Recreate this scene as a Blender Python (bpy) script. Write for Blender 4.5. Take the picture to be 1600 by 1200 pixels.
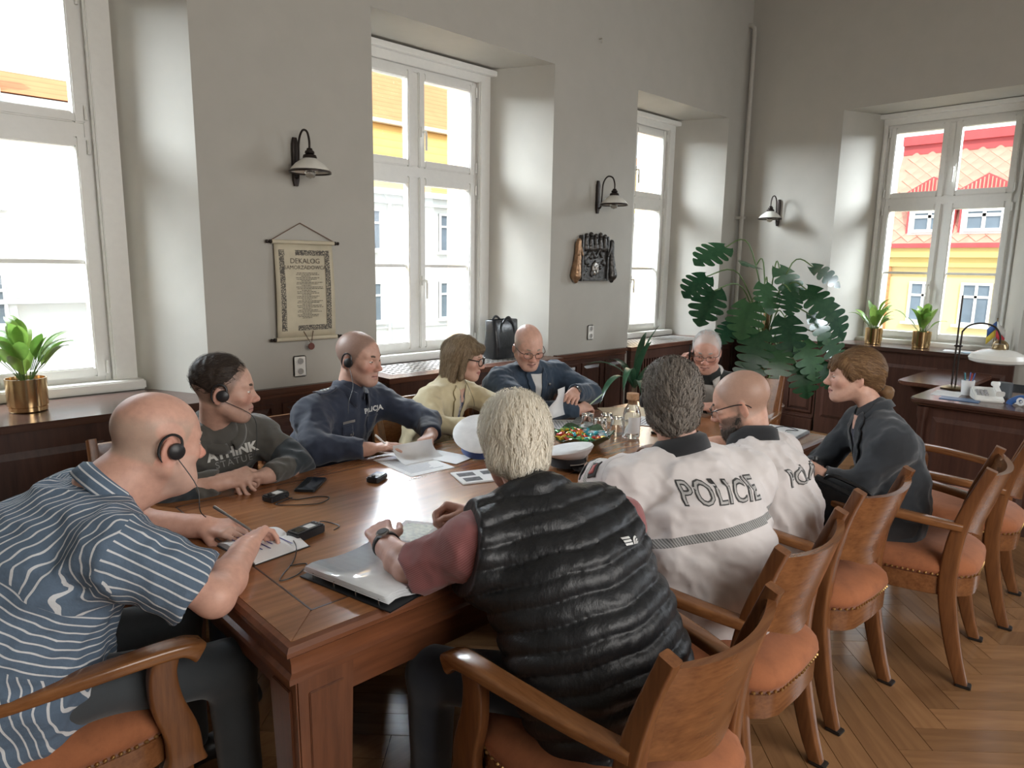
import bpy, bmesh, math, random
import numpy as np
from mathutils import Matrix, Vector
random.seed(7); np.random.seed(7)
for o in list(bpy.data.objects): bpy.data.objects.remove(o)
SC = bpy.context.scene; COL = SC.collection
# ---------------------------------------------------------------- camera
CAMH = 1.60
cam = bpy.data.cameras.new('camera'); camo = bpy.data.objects.new('camera', cam); COL.objects.link(camo)
Rw = np.array([[0.72184, -0.69186, 0.01575], [0.10746, 0.13459, 0.98506], [-0.68365, -0.70937, 0.1715]])
_u, _s, _v = np.linalg.svd(Rw); Rw = _u @ _v
mw = Matrix.Identity(4)
for i in range(3):
    for j in range(3): mw[i][j] = Rw[j][i]
mw[2][3] = CAMH
camo.matrix_world = mw
cam.sensor_fit = 'HORIZONTAL'; cam.sensor_width = 36.0; cam.lens = 36.0 * 1075.0 / 1600.0
cam.clip_start = 0.02; cam.clip_end = 300
SC.camera = camo
# ---------------------------------------------------------------- light
w = bpy.data.worlds.new('sky'); SC.world = w; w.use_nodes = True
nt = w.node_tree; bg = nt.nodes['Background']
bg.inputs['Color'].default_value = (0.80, 0.91, 1.0, 1); bg.inputs['Strength'].default_value = 2.6
def sun_lamp():
    d = bpy.data.lights.new('sun', 'SUN'); d.energy = 3.5; d.angle = 0.01; d.color = (1.0, 0.93, 0.82)
    o = bpy.data.objects.new('sun', d); COL.objects.link(o)
    v = Vector((0.62, 0.50, -0.60)); o.rotation_euler = v.to_track_quat('-Z', 'Y').to_euler()
sun_lamp()
def area(name, loc, target, sx, sy, power, color):
    d = bpy.data.lights.new(name, 'AREA'); d.shape = 'RECTANGLE'; d.size = sx; d.size_y = sy; d.energy = power; d.color = color
    o = bpy.data.objects.new(name, d); COL.objects.link(o); o.location = loc
    o.rotation_euler = (Vector(target) - Vector(loc)).to_track_quat('-Z', 'Y').to_euler()
SKYC = (0.86, 0.93, 1.0)
# daylight coming down through the windows from the open sky above the street
for xc in (0.565, 3.195, 5.79):
    area('window_daylight', (xc - 1.5, 5.9, 3.7), (xc + .7, 3.7, 1.7), 1.5, 1.7, 950, SKYC)
area('window_daylight', (9.1, 0.3, 3.7), (6.9, 2.5, 1.7), 1.5, 1.7, 950, SKYC)
# added fill lamps out of view, right and behind; no windows are built there
area('window_daylight', (6.6, -0.9, 2.0), (3.0, 0.6, 0.9), 1.2, 2.0, 60, SKYC)
area('window_daylight', (1.5, -2.2, 2.2), (2.0, 2.0, 0.9), 2.8, 2.0, 125, (1.0, 0.97, 0.93))
vs = SC.view_settings
vs.view_transform = 'Standard'; vs.look = 'None'; vs.gamma = 1.0; vs.use_curve_mapping = False; vs.exposure = 0.0
# ---------------------------------------------------------------- materials
MATS = {}
def nodes(name):
    m = bpy.data.materials.new(name); m.use_nodes = True
    return m, m.node_tree, m.node_tree.nodes['Principled BSDF']
def rgb(c): return (c[0], c[1], c[2], 1.0)
def N(nt, t, **kw):
    n = nt.nodes.new(t)
    for k, v in kw.items(): setattr(n, k, v)
    return n
def noise_val(nt, scale, detail=4, stretch=None, coord='Object', rough=0.55):
    tc = N(nt, 'ShaderNodeTexCoord'); mp = N(nt, 'ShaderNodeMapping')
    nt.links.new(tc.outputs[coord], mp.inputs['Vector'])
    if stretch: mp.inputs['Scale'].default_value = stretch
    nz = N(nt, 'ShaderNodeTexNoise'); nz.inputs['Scale'].default_value = scale; nz.inputs['Detail'].default_value = detail
    nz.inputs['Roughness'].default_value = rough
    nt.links.new(mp.outputs['Vector'], nz.inputs['Vector'])
    return nz
def ramp(nt, fac, stops):
    r = N(nt, 'ShaderNodeValToRGB'); e = r.color_ramp.elements
    while len(e) < len(stops): e.new(0.5)
    for i, (p, c) in enumerate(stops): e[i].position = p; e[i].color = rgb(c)
    nt.links.new(fac, r.inputs['Fac']); return r
def bump(nt, b, height, strength=0.2, dist=0.01):
    bp = N(nt, 'ShaderNodeBump'); bp.inputs['Strength'].default_value = strength; bp.inputs['Distance'].default_value = dist
    nt.links.new(height, bp.inputs['Height']); nt.links.new(bp.outputs['Normal'], b.inputs['Normal'])
def plain(name, c, rough=0.6, metal=0.0, var=0.06, scale=30, bmp=0.0, spec=0.5, coat=0.0):
    if name in MATS: return MATS[name]
    m, nt, b = nodes(name)
    nz = noise_val(nt, scale)
    r = ramp(nt, nz.outputs['Fac'], [(0.3, [x * (1 - var) for x in c]), (0.7, [min(1, x * (1 + var)) for x in c])])
    nt.links.new(r.outputs['Color'], b.inputs['Base Color'])
    b.inputs['Roughness'].default_value = rough; b.inputs['Metallic'].default_value = metal
    b.inputs['Specular IOR Level'].default_value = spec; b.inputs['Coat Weight'].default_value = coat
    if bmp: bump(nt, b, nz.outputs['Fac'], bmp)
    MATS[name] = m; return m
def wood(name, c1, c2, axis='Z', rough=0.35, scale=6.0, coat=0.0, rnd=False, spec=0.5):
    if name in MATS: return MATS[name]
    m, nt, b = nodes(name)
    st = {'X': (0.08, 1, 1), 'Y': (1, 0.08, 1), 'Z': (1, 1, 0.08)}[axis]
    nz = noise_val(nt, scale * 5, 6, st, rough=0.65)
    n2 = noise_val(nt, scale * 16, 3, st)
    mx = N(nt, 'ShaderNodeMix'); mx.data_type = 'FLOAT'; mx.inputs['Factor'].default_value = 0.35
    nt.links.new(nz.outputs['Fac'], mx.inputs['A']); nt.links.new(n2.outputs['Fac'], mx.inputs['B'])
    mid = [(a + d) / 2 for a, d in zip(c1, c2)]
    r = ramp(nt, mx.outputs['Result'], [(0.34, c2), (0.5, mid), (0.66, c1)])
    out = r.outputs['Color']
    if rnd:
        hs = N(nt, 'ShaderNodeHueSaturation')
        mr = N(nt, 'ShaderNodeMapRange'); mr.inputs['To Min'].default_value = 0.78; mr.inputs['To Max'].default_value = 1.22
        if rnd == 'island': g = N(nt, 'ShaderNodeNewGeometry'); src = g.outputs['Random Per Island']
        else: g = N(nt, 'ShaderNodeObjectInfo'); src = g.outputs['Random']
        nt.links.new(src, mr.inputs['Value'])
        nt.links.new(mr.outputs['Result'], hs.inputs['Value']); nt.links.new(out, hs.inputs['Color']); out = hs.outputs['Color']
    nt.links.new(out, b.inputs['Base Color'])
    b.inputs['Roughness'].default_value = rough; b.inputs['Coat Weight'].default_value = coat; b.inputs['Coat Roughness'].default_value = 0.15
    b.inputs['Specular IOR Level'].default_value = spec
    bump(nt, b, mx.outputs['Result'], 0.05)
    MATS[name] = m; return m
def glass(name, tint=(1, 1, 1), rough=0.0, ior=1.45):
    if name in MATS: return MATS[name]
    m, nt, b = nodes(name)
    b.inputs['Base Color'].default_value = rgb(tint); b.inputs['Transmission Weight'].default_value = 1.0
    b.inputs['Roughness'].default_value = rough; b.inputs['IOR'].default_value = ior
    MATS[name] = m; return m
def pane_mat():
    if 'pane' in MATS: return MATS['pane']
    m = bpy.data.materials.new('window_pane'); m.use_nodes = True; nt = m.node_tree; nt.nodes.clear()
    t = N(nt, 'ShaderNodeBsdfTransparent'); g = N(nt, 'ShaderNodeBsdfGlossy'); g.inputs['Roughness'].default_value = 0.02
    lw = N(nt, 'ShaderNodeLayerWeight'); pw_ = N(nt, 'ShaderNodeMath', operation='POWER'); pw_.inputs[1].default_value = 4.0
    fr = N(nt, 'ShaderNodeMath', operation='MULTIPLY_ADD'); fr.inputs[1].default_value = 0.7; fr.inputs[2].default_value = 0.02
    lw.inputs['Blend'].default_value = 0.5; nt.links.new(lw.outputs['Facing'], pw_.inputs[0]); nt.links.new(pw_.outputs[0], fr.inputs[0])
    mx = N(nt, 'ShaderNodeMixShader'); o = N(nt, 'ShaderNodeOutputMaterial')
    t.inputs['Color'].default_value = (0.97, 0.98, 0.98, 1)
    nt.links.new(fr.outputs[0], mx.inputs['Fac']); nt.links.new(t.outputs[0], mx.inputs[1]); nt.links.new(g.outputs[0], mx.inputs[2])
    nt.links.new(mx.outputs[0], o.inputs['Surface']); MATS['pane'] = m; return m
# ---------------------------------------------------------------- mesh helpers
WM = {}          # world matrices of empties, kept by name
def inv_of(parent):
    M = Matrix.Identity(4)
    while parent is not None:
        M = parent.matrix_basis @ M; parent = parent.parent
    return M.inverted()
def link_mesh(name, me, mat, parent=None, world=False):
    o = bpy.data.objects.new(name, me); COL.objects.link(o)
    for mm in (mat if isinstance(mat, (list, tuple)) else [mat]):
        if mm is not None and len(me.materials) < 8: me.materials.append(mm)
    if parent is not None:
        o.parent = parent
        if world: me.transform(inv_of(parent))
    return o
def thing(name, label, cat, loc=(0, 0, 0), rotz=0.0, group=None):
    o = bpy.data.objects.new(name, None); COL.objects.link(o); o.empty_display_size = 0.1
    o.location = loc; o.rotation_euler = (0, 0, rotz); o['label'] = label; o['category'] = cat
    if group: o['group'] = group
    return o
def tag(o, label, cat, group=None):
    o['label'] = label; o['category'] = cat
    if group: o['group'] = group
    return o
def struct(o): o['kind'] = 'structure'; return o
def dup(root, loc=None, rotz=None, label=None):
    r = root.copy(); COL.objects.link(r)
    if loc is not None: r.location = loc
    if rotz is not None: r.rotation_euler = (0, 0, rotz)
    if label: r['label'] = label
    for ch in list(root.children):
        c = ch.copy(); COL.objects.link(c); c.parent = r
        for g in list(ch.children):
            d = g.copy(); COL.objects.link(d); d.parent = c
    return r
class MB:
    def __init__(s): s.v = []; s.f = []; s.mi = []; s.cur = 0
    def add(s, vs, fs):
        b = len(s.v); s.v += [tuple(map(float, p)) for p in vs]
        for f in fs: s.f.append(tuple(b + i for i in f)); s.mi.append(s.cur)
        return s
    def box(s, x0, x1, y0, y1, z0, z1, M=None):
        vs = [(x, y, z) for z in (z0, z1) for y in (y0, y1) for x in (x0, x1)]
        if M is not None: vs = [tuple(M @ Vector(p)) for p in vs]
        return s.add(vs, [(0, 2, 3, 1), (4, 5, 7, 6), (0, 1, 5, 4), (2, 6, 7, 3), (0, 4, 6, 2), (1, 3, 7, 5)])
    def hexa(s, p):   # 8 points: bottom 4 ccw, top 4 ccw
        return s.add(p, [(3, 2, 1, 0), (4, 5, 6, 7), (0, 1, 5, 4), (1, 2, 6, 5), (2, 3, 7, 6), (3, 0, 4, 7)])
    def prism(s, poly, z0, z1, M=None):
        n = len(poly); vs = [(x, y, z0) for x, y in poly] + [(x, y, z1) for x, y in poly]
        if M is not None: vs = [tuple(M @ Vector(p)) for p in vs]
        return s.add(vs, [tuple(range(n - 1, -1, -1)), tuple(range(n, 2 * n))] + [(i, (i + 1) % n, n + (i + 1) % n, n + i) for i in range(n)])
    def rings(s, rings, cap=True, closed=True):
        n = len(rings[0]); vs = [p for r in rings for p in r]; fs = []
        for a in range(len(rings) - 1):
            for i in range(n if closed else n - 1):
                j = (i + 1) % n
                fs.append((a * n + i, a * n + j, (a + 1) * n + j, (a + 1) * n + i))
        if cap: fs += [tuple(range(n - 1, -1, -1)), tuple(range((len(rings) - 1) * n, len(rings) * n))]
        return s.add(vs, fs)
    def sweep(s, path, sec, up=(0, 0, 1), scl=None, cap=True):
        """cross-section sec (list of (side, up)) carried along path; scl: per point scale or (su, sv)"""
        path = [Vector(p) for p in path]; rs = []; up = Vector(up)
        for i, p in enumerate(path):
            t = (path[min(i + 1, len(path) - 1)] - path[max(i - 1, 0)])
            if t.length < 1e-9: t = Vector((0, 0, 1))
            t.normalize(); sd = t.cross(up)
            if sd.length < 1e-4: sd = t.cross(Vector((1, 0.01, 0)))
            sd.normalize(); u2 = sd.cross(t)
            k = scl[i] if scl else 1.0; ka, kb = k if isinstance(k, (tuple, list)) else (k, k)
            rs.append([tuple(p + sd * (a * ka) + u2 * (b * kb)) for a, b in sec])
        return s.rings(rs, cap)
    def tube(s, path, r, n=8, cap=True):
        sec = [(math.cos(2 * math.pi * i / n), math.sin(2 * math.pi * i / n)) for i in range(n)]
        if not isinstance(r, (list, tuple)): r = [r] * len(path)
        # parallel transport
        path = [Vector(p) for p in path]; rs = []; ref = None
        for i, p in enumerate(path):
            t = (path[min(i + 1, len(path) - 1)] - path[max(i - 1, 0)]).normalized()
            if ref is None: ref = t.orthogonal().normalized()
            ref = (ref - t * ref.dot(t))
            if ref.length < 1e-6: ref = t.orthogonal()
            ref.normalize(); bt = t.cross(ref)
            rs.append([tuple(p + (ref * a + bt * b) * r[i]) for a, b in sec])
        return s.rings(rs, cap)
    def lathe(s, prof, n=24, M=None, cap=True):
        rs = []
        for r, z in prof:
            ring = [Vector((r * math.cos(2 * math.pi * i / n), r * math.sin(2 * math.pi * i / n), z)) for i in range(n)]
            if M is not None: ring = [M @ p for p in ring]
            rs.append([tuple(p) for p in ring])
        return s.rings(rs, cap)
    def mesh(s, name='mesh', smooth=True, angle=0.6, bev=0):
        me = bpy.data.meshes.new(name); me.from_pydata(s.v, [], s.f)
        if any(s.mi): me.polygons.foreach_set('material_index', s.mi)
        bm = bmesh.new(); bm.from_mesh(me); bmesh.ops.recalc_face_normals(bm, faces=bm.faces)
        if bev: bmesh.ops.bevel(bm, geom=[e for e in bm.edges if len(e.link_faces) == 2 and e.calc_face_angle(0) > 0.7], offset=bev, segments=2, affect='EDGES', clamp_overlap=True)
        bm.to_mesh(me); bm.free()
        if smooth: me.shade_smooth(); me.set_sharp_from_angle(angle=angle)
        me.update(); return me
    def build(s, name, mat, parent=None, world=False, smooth=True, angle=0.6, bev=0):
        return link_mesh(name, s.mesh(name, smooth, angle, bev), mat, parent, world)
def T(loc=(0, 0, 0), rz=0, rx=0, ry=0): return Matrix.Translation(loc) @ Matrix.Rotation(rz, 4, 'Z') @ Matrix.Rotation(ry, 4, 'Y') @ Matrix.Rotation(rx, 4, 'X')
def circ(r, n=8, ph=0): return [(r * math.cos(2 * math.pi * i / n + ph), r * math.sin(2 * math.pi * i / n + ph)) for i in range(n)]
def rrect(a, b, r=0.3, n=3):
    out = []
    rr = min(a, b) * r
    for cx, cy, a0 in ((a - rr, b - rr, 0), (-a + rr, b - rr, 90), (-a + rr, -b + rr, 180), (a - rr, -b + rr, 270)):
        for i in range(n + 1):
            an = math.radians(a0 + 90 * i / n); out.append((cx + rr * math.cos(an), cy + rr * math.sin(an)))
    return out
def spline(pts, n=6):
    P = [Vector(p) for p in pts]; out = []
    for i in range(len(P) - 1):
        p0 = P[max(i - 1, 0)]; p1 = P[i]; p2 = P[i + 1]; p3 = P[min(i + 2, len(P) - 1)]
        for k in range(n):
            t = k / n
            out.append(0.5 * ((2 * p1) + (p2 - p0) * t + (2 * p0 - 5 * p1 + 4 * p2 - p3) * t * t + (3 * p1 - p0 - 3 * p2 + p3) * t ** 3))
    out.append(P[-1]); return out
def lerp(a, b, t): return a + (b - a) * t
def text_mesh(txt, size, extrude=0.0, offset=0.0, shear=0.0, align='CENTER', spacing=1.0):
    cu = bpy.data.curves.new('t', 'FONT'); cu.body = txt; cu.size = size; cu.extrude = extrude; cu.offset = offset
    cu.shear = shear; cu.align_x = align; cu.align_y = 'CENTER'; cu.space_character = spacing; cu.resolution_u = 3
    o = bpy.data.objects.new('t', cu); COL.objects.link(o)
    dg = bpy.context.evaluated_depsgraph_get(); me = bpy.data.meshes.new_from_object(o.evaluated_get(dg))
    bpy.data.objects.remove(o); bpy.data.curves.remove(cu); me.materials.clear(); return me
# ---------------------------------------------------------------- setting
YW = 3.72; XW = 6.87; ZC = 4.45; DN = 0.47; YO = 4.55
WALLC = (0.455, 0.435, 0.388)
M_wall = plain('wall_plaster', WALLC, 0.85, var=0.025, scale=6, bmp=0.03)
M_stone = plain('sandstone', (0.62, 0.44, 0.26), 0.9, var=0.22, scale=7, bmp=0.25)
M_white = plain('white_window_paint', (0.80, 0.79, 0.75), 0.35, var=0.02)
M_dark = wood('dark_wainscot_wood', (0.075, 0.036, 0.027), (0.034, 0.017, 0.014), 'Z', 0.35, 4.0)
M_darkH = wood('dark_shelf_wood', (0.085, 0.044, 0.032), (0.04, 0.021, 0.017), 'X', 0.22, 4.0)
M_darkY = wood('dark_shelf_wood_far', (0.10, 0.048, 0.034), (0.05, 0.024, 0.018), 'Y', 0.22, 4.0)
M_red = wood('red_brown_wood', (0.085, 0.038, 0.026), (0.045, 0.019, 0.014), 'Z', 0.32, 4.0)
M_redH = wood('red_brown_wood_flat', (0.14, 0.06, 0.037), (0.075, 0.031, 0.021), 'X', 0.25, 4.0)
M_black = plain('matt_black', (0.012, 0.012, 0.014), 0.5, var=0.1)
M_grille = plain('grille_metal', (0.34, 0.32, 0.30), 0.35, 0.6)
NICHE = [(-0.24, 1.346, -0.165, 1.015), (2.389, 3.977, 2.47, 3.65), (5.013, 6.531, 5.02, 6.20)]
# left wall: piers, lintels, parapets; niches splayed towards the right
mb = MB()
edges = [(-2.6, -2.6)] + [e for n in NICHE for e in ((n[0], n[0] + 0.02), (n[1], n[1] - 0.22))] + [(7.35, 7.35)]
for i in range(0, len(edges), 2):
    a, b = edges[i], edges[i + 1]
    mb.prism([(a[0], YW), (b[0], YW), (b[1], YW + DN), (a[1], YW + DN)], 0, ZC)
for n in NICHE:
    for z0, z1 in ((3.07, ZC), (0, 0.862)):
        mb.prism([(n[0], YW), (n[1], YW), (n[1] - 0.22, YW + DN), (n[0] + 0.02, YW + DN)], z0, z1)
FB = DN + 0.035 + 0.07
xs = [-2.6] + [e for n in NICHE for e in (n[2] - 0.001, n[3] + 0.001)] + [7.35]
for i in range(0, len(xs), 2): mb.box(xs[i], xs[i + 1], YW + DN + .006, YW + FB, -3, ZC + 1.5)
for n in NICHE:
    for z0, z1 in ((2.966, ZC + 1.5), (-3, 0.929)): mb.box(n[2], n[3], YW + DN + .006, YW + FB, z0, z1)
mb.cur = 1
xs = [-2.6] + [e for n in NICHE for e in (n[2] + 0.03, n[3] - 0.03)] + [7.35]
for i in range(0, len(xs), 2): mb.box(xs[i], xs[i + 1], YW + FB + 0.001, YO, -3, ZC + 1.5)
for i in range(3):
    mb.box(NICHE[i][2] + 0.03, NICHE[i][3] - 0.03, YW + FB + 0.001, YO, 2.955, ZC + 1.5)
    mb.box(NICHE[i][2] + 0.03, NICHE[i][3] - 0.03, YW + FB + 0.001, YO, -3, 0.9)
wl = struct(mb.build('wall_left', [M_wall, M_stone], smooth=False))
# far wall with its window niche
NF = (1.17, 2.74, 1.40, 2.51)
mb = MB()
for z0, z1, ya, yb, ya2, yb2 in ((0, ZC, 2.74, 3.72, 2.54, 3.72), (0, ZC, -2.6, 1.17, -2.6, 1.37), (3.06, ZC, 1.17, 2.74, 1.37, 2.54), (0, 0.87, 1.17, 2.74, 1.37, 2.54)):
    mb.prism([(XW, ya), (XW + DN, ya2), (XW + DN, yb2), (XW, yb)], z0, z1)
for y0, y1, z0, z1 in ((NF[3] + .001, 4.5, -3, ZC + 1.5), (-2.6, NF[2] - .001, -3, ZC + 1.5), (NF[2], NF[3], 2.966, ZC + 1.5), (NF[2], NF[3], -3, 0.929)):
    mb.box(XW + DN + .006, XW + FB, y0, y1, z0, z1)
mb.cur = 1
for y0, y1, z0, z1 in ((2.48, 4.5, -3, ZC + 1.5), (-2.6, 1.43, -3, ZC + 1.5), (1.43, 2.48, 2.955, ZC + 1.5), (1.43, 2.48, -3, 0.9)):
    mb.box(XW + FB + 0.001, XW + 0.83, y0, y1, z0, z1)
struct(mb.build('wall_far', [M_wall, M_stone], smooth=False))
struct(MB().box(-2.7, -2.6, -2.6, 3.72, 0, ZC).build('wall_behind', M_wall, smooth=False))
struct(MB().box(-2.7, 6.87, -2.7, -2.6, 0, ZC).build('wall_right', M_wall, smooth=False))
struct(MB().box(-2.7, 7.7, -2.7, 4.55, ZC, ZC + 0.25).build('ceiling', M_wall, smooth=False))
# floor: herringbone parquet
M_plank = wood('oak_parquet', (0.31, 0.165, 0.075), (0.205, 0.102, 0.047), 'X', 0.22, 3.0, rnd='object')
M_plank2 = wood('oak_parquet_rest', (0.31, 0.165, 0.075), (0.205, 0.102, 0.047), 'X', 0.22, 3.0, rnd='island')
fl = struct(MB().box(-2.6, 6.87, -2.6, 3.72, -0.12, -0.012).build('floor', plain('floor_joint', (0.07, 0.032, 0.016), 0.5), smooth=False))
pw, pn = 0.115, 5; pl = pw * pn; g = 0.0012
pm = MB().box(-pl / 2 + g, pl / 2 - g, -pw / 2 + g, pw / 2 - g, -0.02, 0).mesh('plank', False)
pm.materials.append(M_plank)
spots = []
c45 = math.sqrt(0.5)
for k in range(-70, 75):
    for mm in range(-9, 10):
        for kind in (0, 1):
            if kind == 0: u, v = k * pw + mm * 2 * pl + pl / 2, k * pw + pw / 2
            else: u, v = k * pw + pw / 2, (k - 2 * pn + 1) * pw + mm * 2 * pl + pl / 2
            x = (u + v) * c45 + 2.0; y = (v - u) * c45 + 0.5
            if -2.5 < x < 6.95 and -2.5 < y < 3.85: spots.append((x, y, -math.pi / 4 + kind * math.pi / 2))
def fscore(p):
    x, y, _ = p
    c = Rw @ np.array([x, y, -CAMH])
    if c[2] > -0.4: return 9e9
    px = 800 - 1075 * c[0] / c[2]; py = 600 + 1075 * c[1] / c[2]
    if not (-40 < px < 1650 and py < 1260): return 1e6
    return (abs(px - 1420) / 300 + abs(py - 950) / 200 + (0 if px > 1150 else 3)) * 100
spots.sort(key=fscore)
for x, y, r in spots[:290]:
    o = bpy.data.objects.new('plank', pm); COL.objects.link(o); o.parent = fl; o.location = (x, y, 0); o.rotation_euler = (0, 0, r)
mb = MB()
for x, y, r in spots[290:]: mb.box(-pl / 2 + g, pl / 2 - g, -pw / 2 + g, pw / 2 - g, -0.02, 0, T((x, y, 0), r))
o = mb.build('plank_field', M_plank2, fl, smooth=False); o['kind'] = 'stuff'
# ---------------------------------------------------------------- windows
def bar(mb, x0, x1, y0, y1, z0, z1): mb.box(x0, x1, y0, y1, z0, z1)
def window(name, M, W, z0=0.93, z1=2.965, zt=2.243, zm=1.577, handles=True):
    f = MB(); F = 0.045; C = W / 2
    for b in ((0, F, 0, .07, z0, z1), (W - F, W, 0, .07, z0, z1), (F, W - F, 0, .07, z1 - F, z1), (F, W - F, 0, .07, z0, z0 + F), (F, W - F, -.012, .07, zt - .04, zt + .04), (C - .028, C + .028, -.012, .07, z0 + F, zt - .04), (C - .028, C + .028, -.012, .07, zt + .04, z1 - F)): f.box(*b)
    f.v = [tuple(M @ Vector(p)) for p in f.v]
    root = struct(f.build(name, M_white, bev=0.006))
    for a, b in ((F - .008, C - .022), (C + .022, W - F + .008)):
        for lo, hi in ((z0 + F - .008, zt - .034), (zt + .034, z1 - F + .008)):
            s = MB(); S = 0.052; y0, y1 = -.028, .045
            for q in ((a, a + S, y0, y1, lo, hi), (b - S, b, y0, y1, lo, hi), (a + S, b - S, y0, y1, hi - S, hi), (a + S, b - S, y0, y1, lo, lo + S)): s.box(*q)
            s.v = [tuple(M @ Vector(p)) for p in s.v]
            so = s.build('sash', M_white, root, bev=0.007)
            if lo < zm < hi:
                q = MB().box(a + S, b - S, .0, .03, zm - .011, zm + .011); q.v = [tuple(M @ Vector(p)) for p in q.v]
                q.build('muntin', M_white, so, bev=0.003)
                parts = ((lo + S - .006, zm), (zm, hi - S + .006))
            else: parts = ((lo + S - .006, hi - S + .006),)
            for p0, p1 in parts:
                q = MB().box(a + S - .006, b - S + .006, .012, .018, p0, p1); q.v = [tuple(M @ Vector(p)) for p in q.v]
                q.build('pane', pane_mat(), so, smooth=False)
            # handle
            if handles and ((a > C) == (name != 'window_4') or lo > zt):
                hx = a + S / 2 if a > C else b - S / 2; hz = (lo + hi) / 2 - (0.12 if lo < zt else 0.08)
                if a > C or lo < zt:
                    q = MB(); q.box(hx - .013, hx + .013, y0 - .012, y0, hz - .035, hz + .035)
                    q.tube([(hx, y0 - .01, hz), (hx, y0 - .045, hz), (hx, y0 - .05, hz - .02), (hx, y0 - .05, hz - .13)], .009, 8)
                    q.v = [tuple(M @ Vector(p)) for p in q.v]; q.build('handle', M_white, so)
            hx = a - .004 if a < C else b + .004
            for hz in (lo + .05, hi - .05):
                q = MB().tube([(hx, y0 - .004, hz - .035), (hx, y0 - .004, hz + .035)], .008, 8); q.v = [tuple(M @ Vector(p)) for p in q.v]
                q.build('hinge', M_white, so)
    # casing boards and inner sill
    cs = MB()
    cs.box(-.135, .010, -.035, .0, z0 - .03, z1 + .085); cs.box(W - .010, W + .135, -.035, .0, z0 - .03, z1 + .085)
    cs.box(0, W, -.035, 0, z1 - .01, z1 + .085); cs.box(-.02, 0, -.05, 0, z0, z1); cs.box(W, W + .02, -.05, 0, z0, z1); cs.box(-.17, W + .17, -.085, -.035, z1 + .05, z1 + .09)
    cs.v = [tuple(M @ Vector(p)) for p in cs.v]; cs.build('casing', M_white, root, bev=0.004)
    sl = MB().box(-.1, W + .13, -.12, .0, z0 - .042, z0 + .012); sl.v = [tuple(M @ Vector(p)) for p in sl.v]
    sl.build('inner_sill', M_white, root, bev=0.008)
    return root
for i, n in enumerate(NICHE): window('window_%d' % (i + 1), T((n[2], YW + DN + 0.035, 0)), n[3] - n[2])
window('window_4', T((XW + DN + 0.035, NF[3], 0), -math.pi / 2), NF[3] - NF[2])
# ---------------------------------------------------------------- wainscot on the left wall
def wains_run(name, M, L, mat, matH, zt=0.885, npan=3, tall=True):
    b = MB().box(0, L, -.022, 0, 0, zt - .03); b.v = [tuple(M @ Vector(p)) for p in b.v]
    root = struct(b.build(name, mat, smooth=False))
    c = MB(); c.box(-.0, L, -.05, 0, zt - .03, zt); c.box(0, L, -.038, 0, zt - .055, zt - .03); c.v = [tuple(M @ Vector(p)) for p in c.v]
    c.build('cap_rail', matH, root, bev=0.006)
    c = MB(); c.box(0, L, -.045, 0, 0, .12); c.box(0, L, -.035, 0, .12, .14); c.v = [tuple(M @ Vector(p)) for p in c.v]
    c.build('base_rail', mat, root, bev=0.006)
    pw_ = L / npan
    for i in range(npan):
        q = MB(); a, e = i * pw_ + .045, (i + 1) * pw_ - .045
        q.hexa([(a, -.022, .2), (e, -.022, .2), (e, -.022, zt - .11), (a, -.022, zt - .11), (a + .03, -.036, .23), (e - .03, -.036, .23), (e - .03, -.036, zt - .14), (a + .03, -.036, zt - .14)])
        # frame moulding around the panel
        for s in ((a - .02, e + .02, -.032, -.02, .18, .2), (a - .02, e + .02, -.032, -.02, zt - .11, zt - .09), (a - .02, a, -.032, -.02, .2, zt - .11), (e, e + .02, -.032, -.02, .2, zt - .11)): q.box(*s)
        q.v = [tuple(M @ Vector(p)) for p in q.v]; q.build('panel', mat, root, smooth=False)
    return root
k = 1
for a, b, n in ((-2.6, -0.30, 4), (1.40, 2.33, 3), (4.03, 4.96, 3), (6.58, 6.87, 1)):
    wains_run('wainscot_left_%d' % k, T((a, YW, 0)), b - a, M_red if k > 1 else M_dark, M_redH if k > 1 else M_darkH, npan=n).name = 'trim_%d' % k; k += 1
wains_run('trim_5', T((XW, 3.68, 0), -math.pi / 2), 3.68 - 2.76, M_red, M_darkY, npan=3, zt=0.90)
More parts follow.
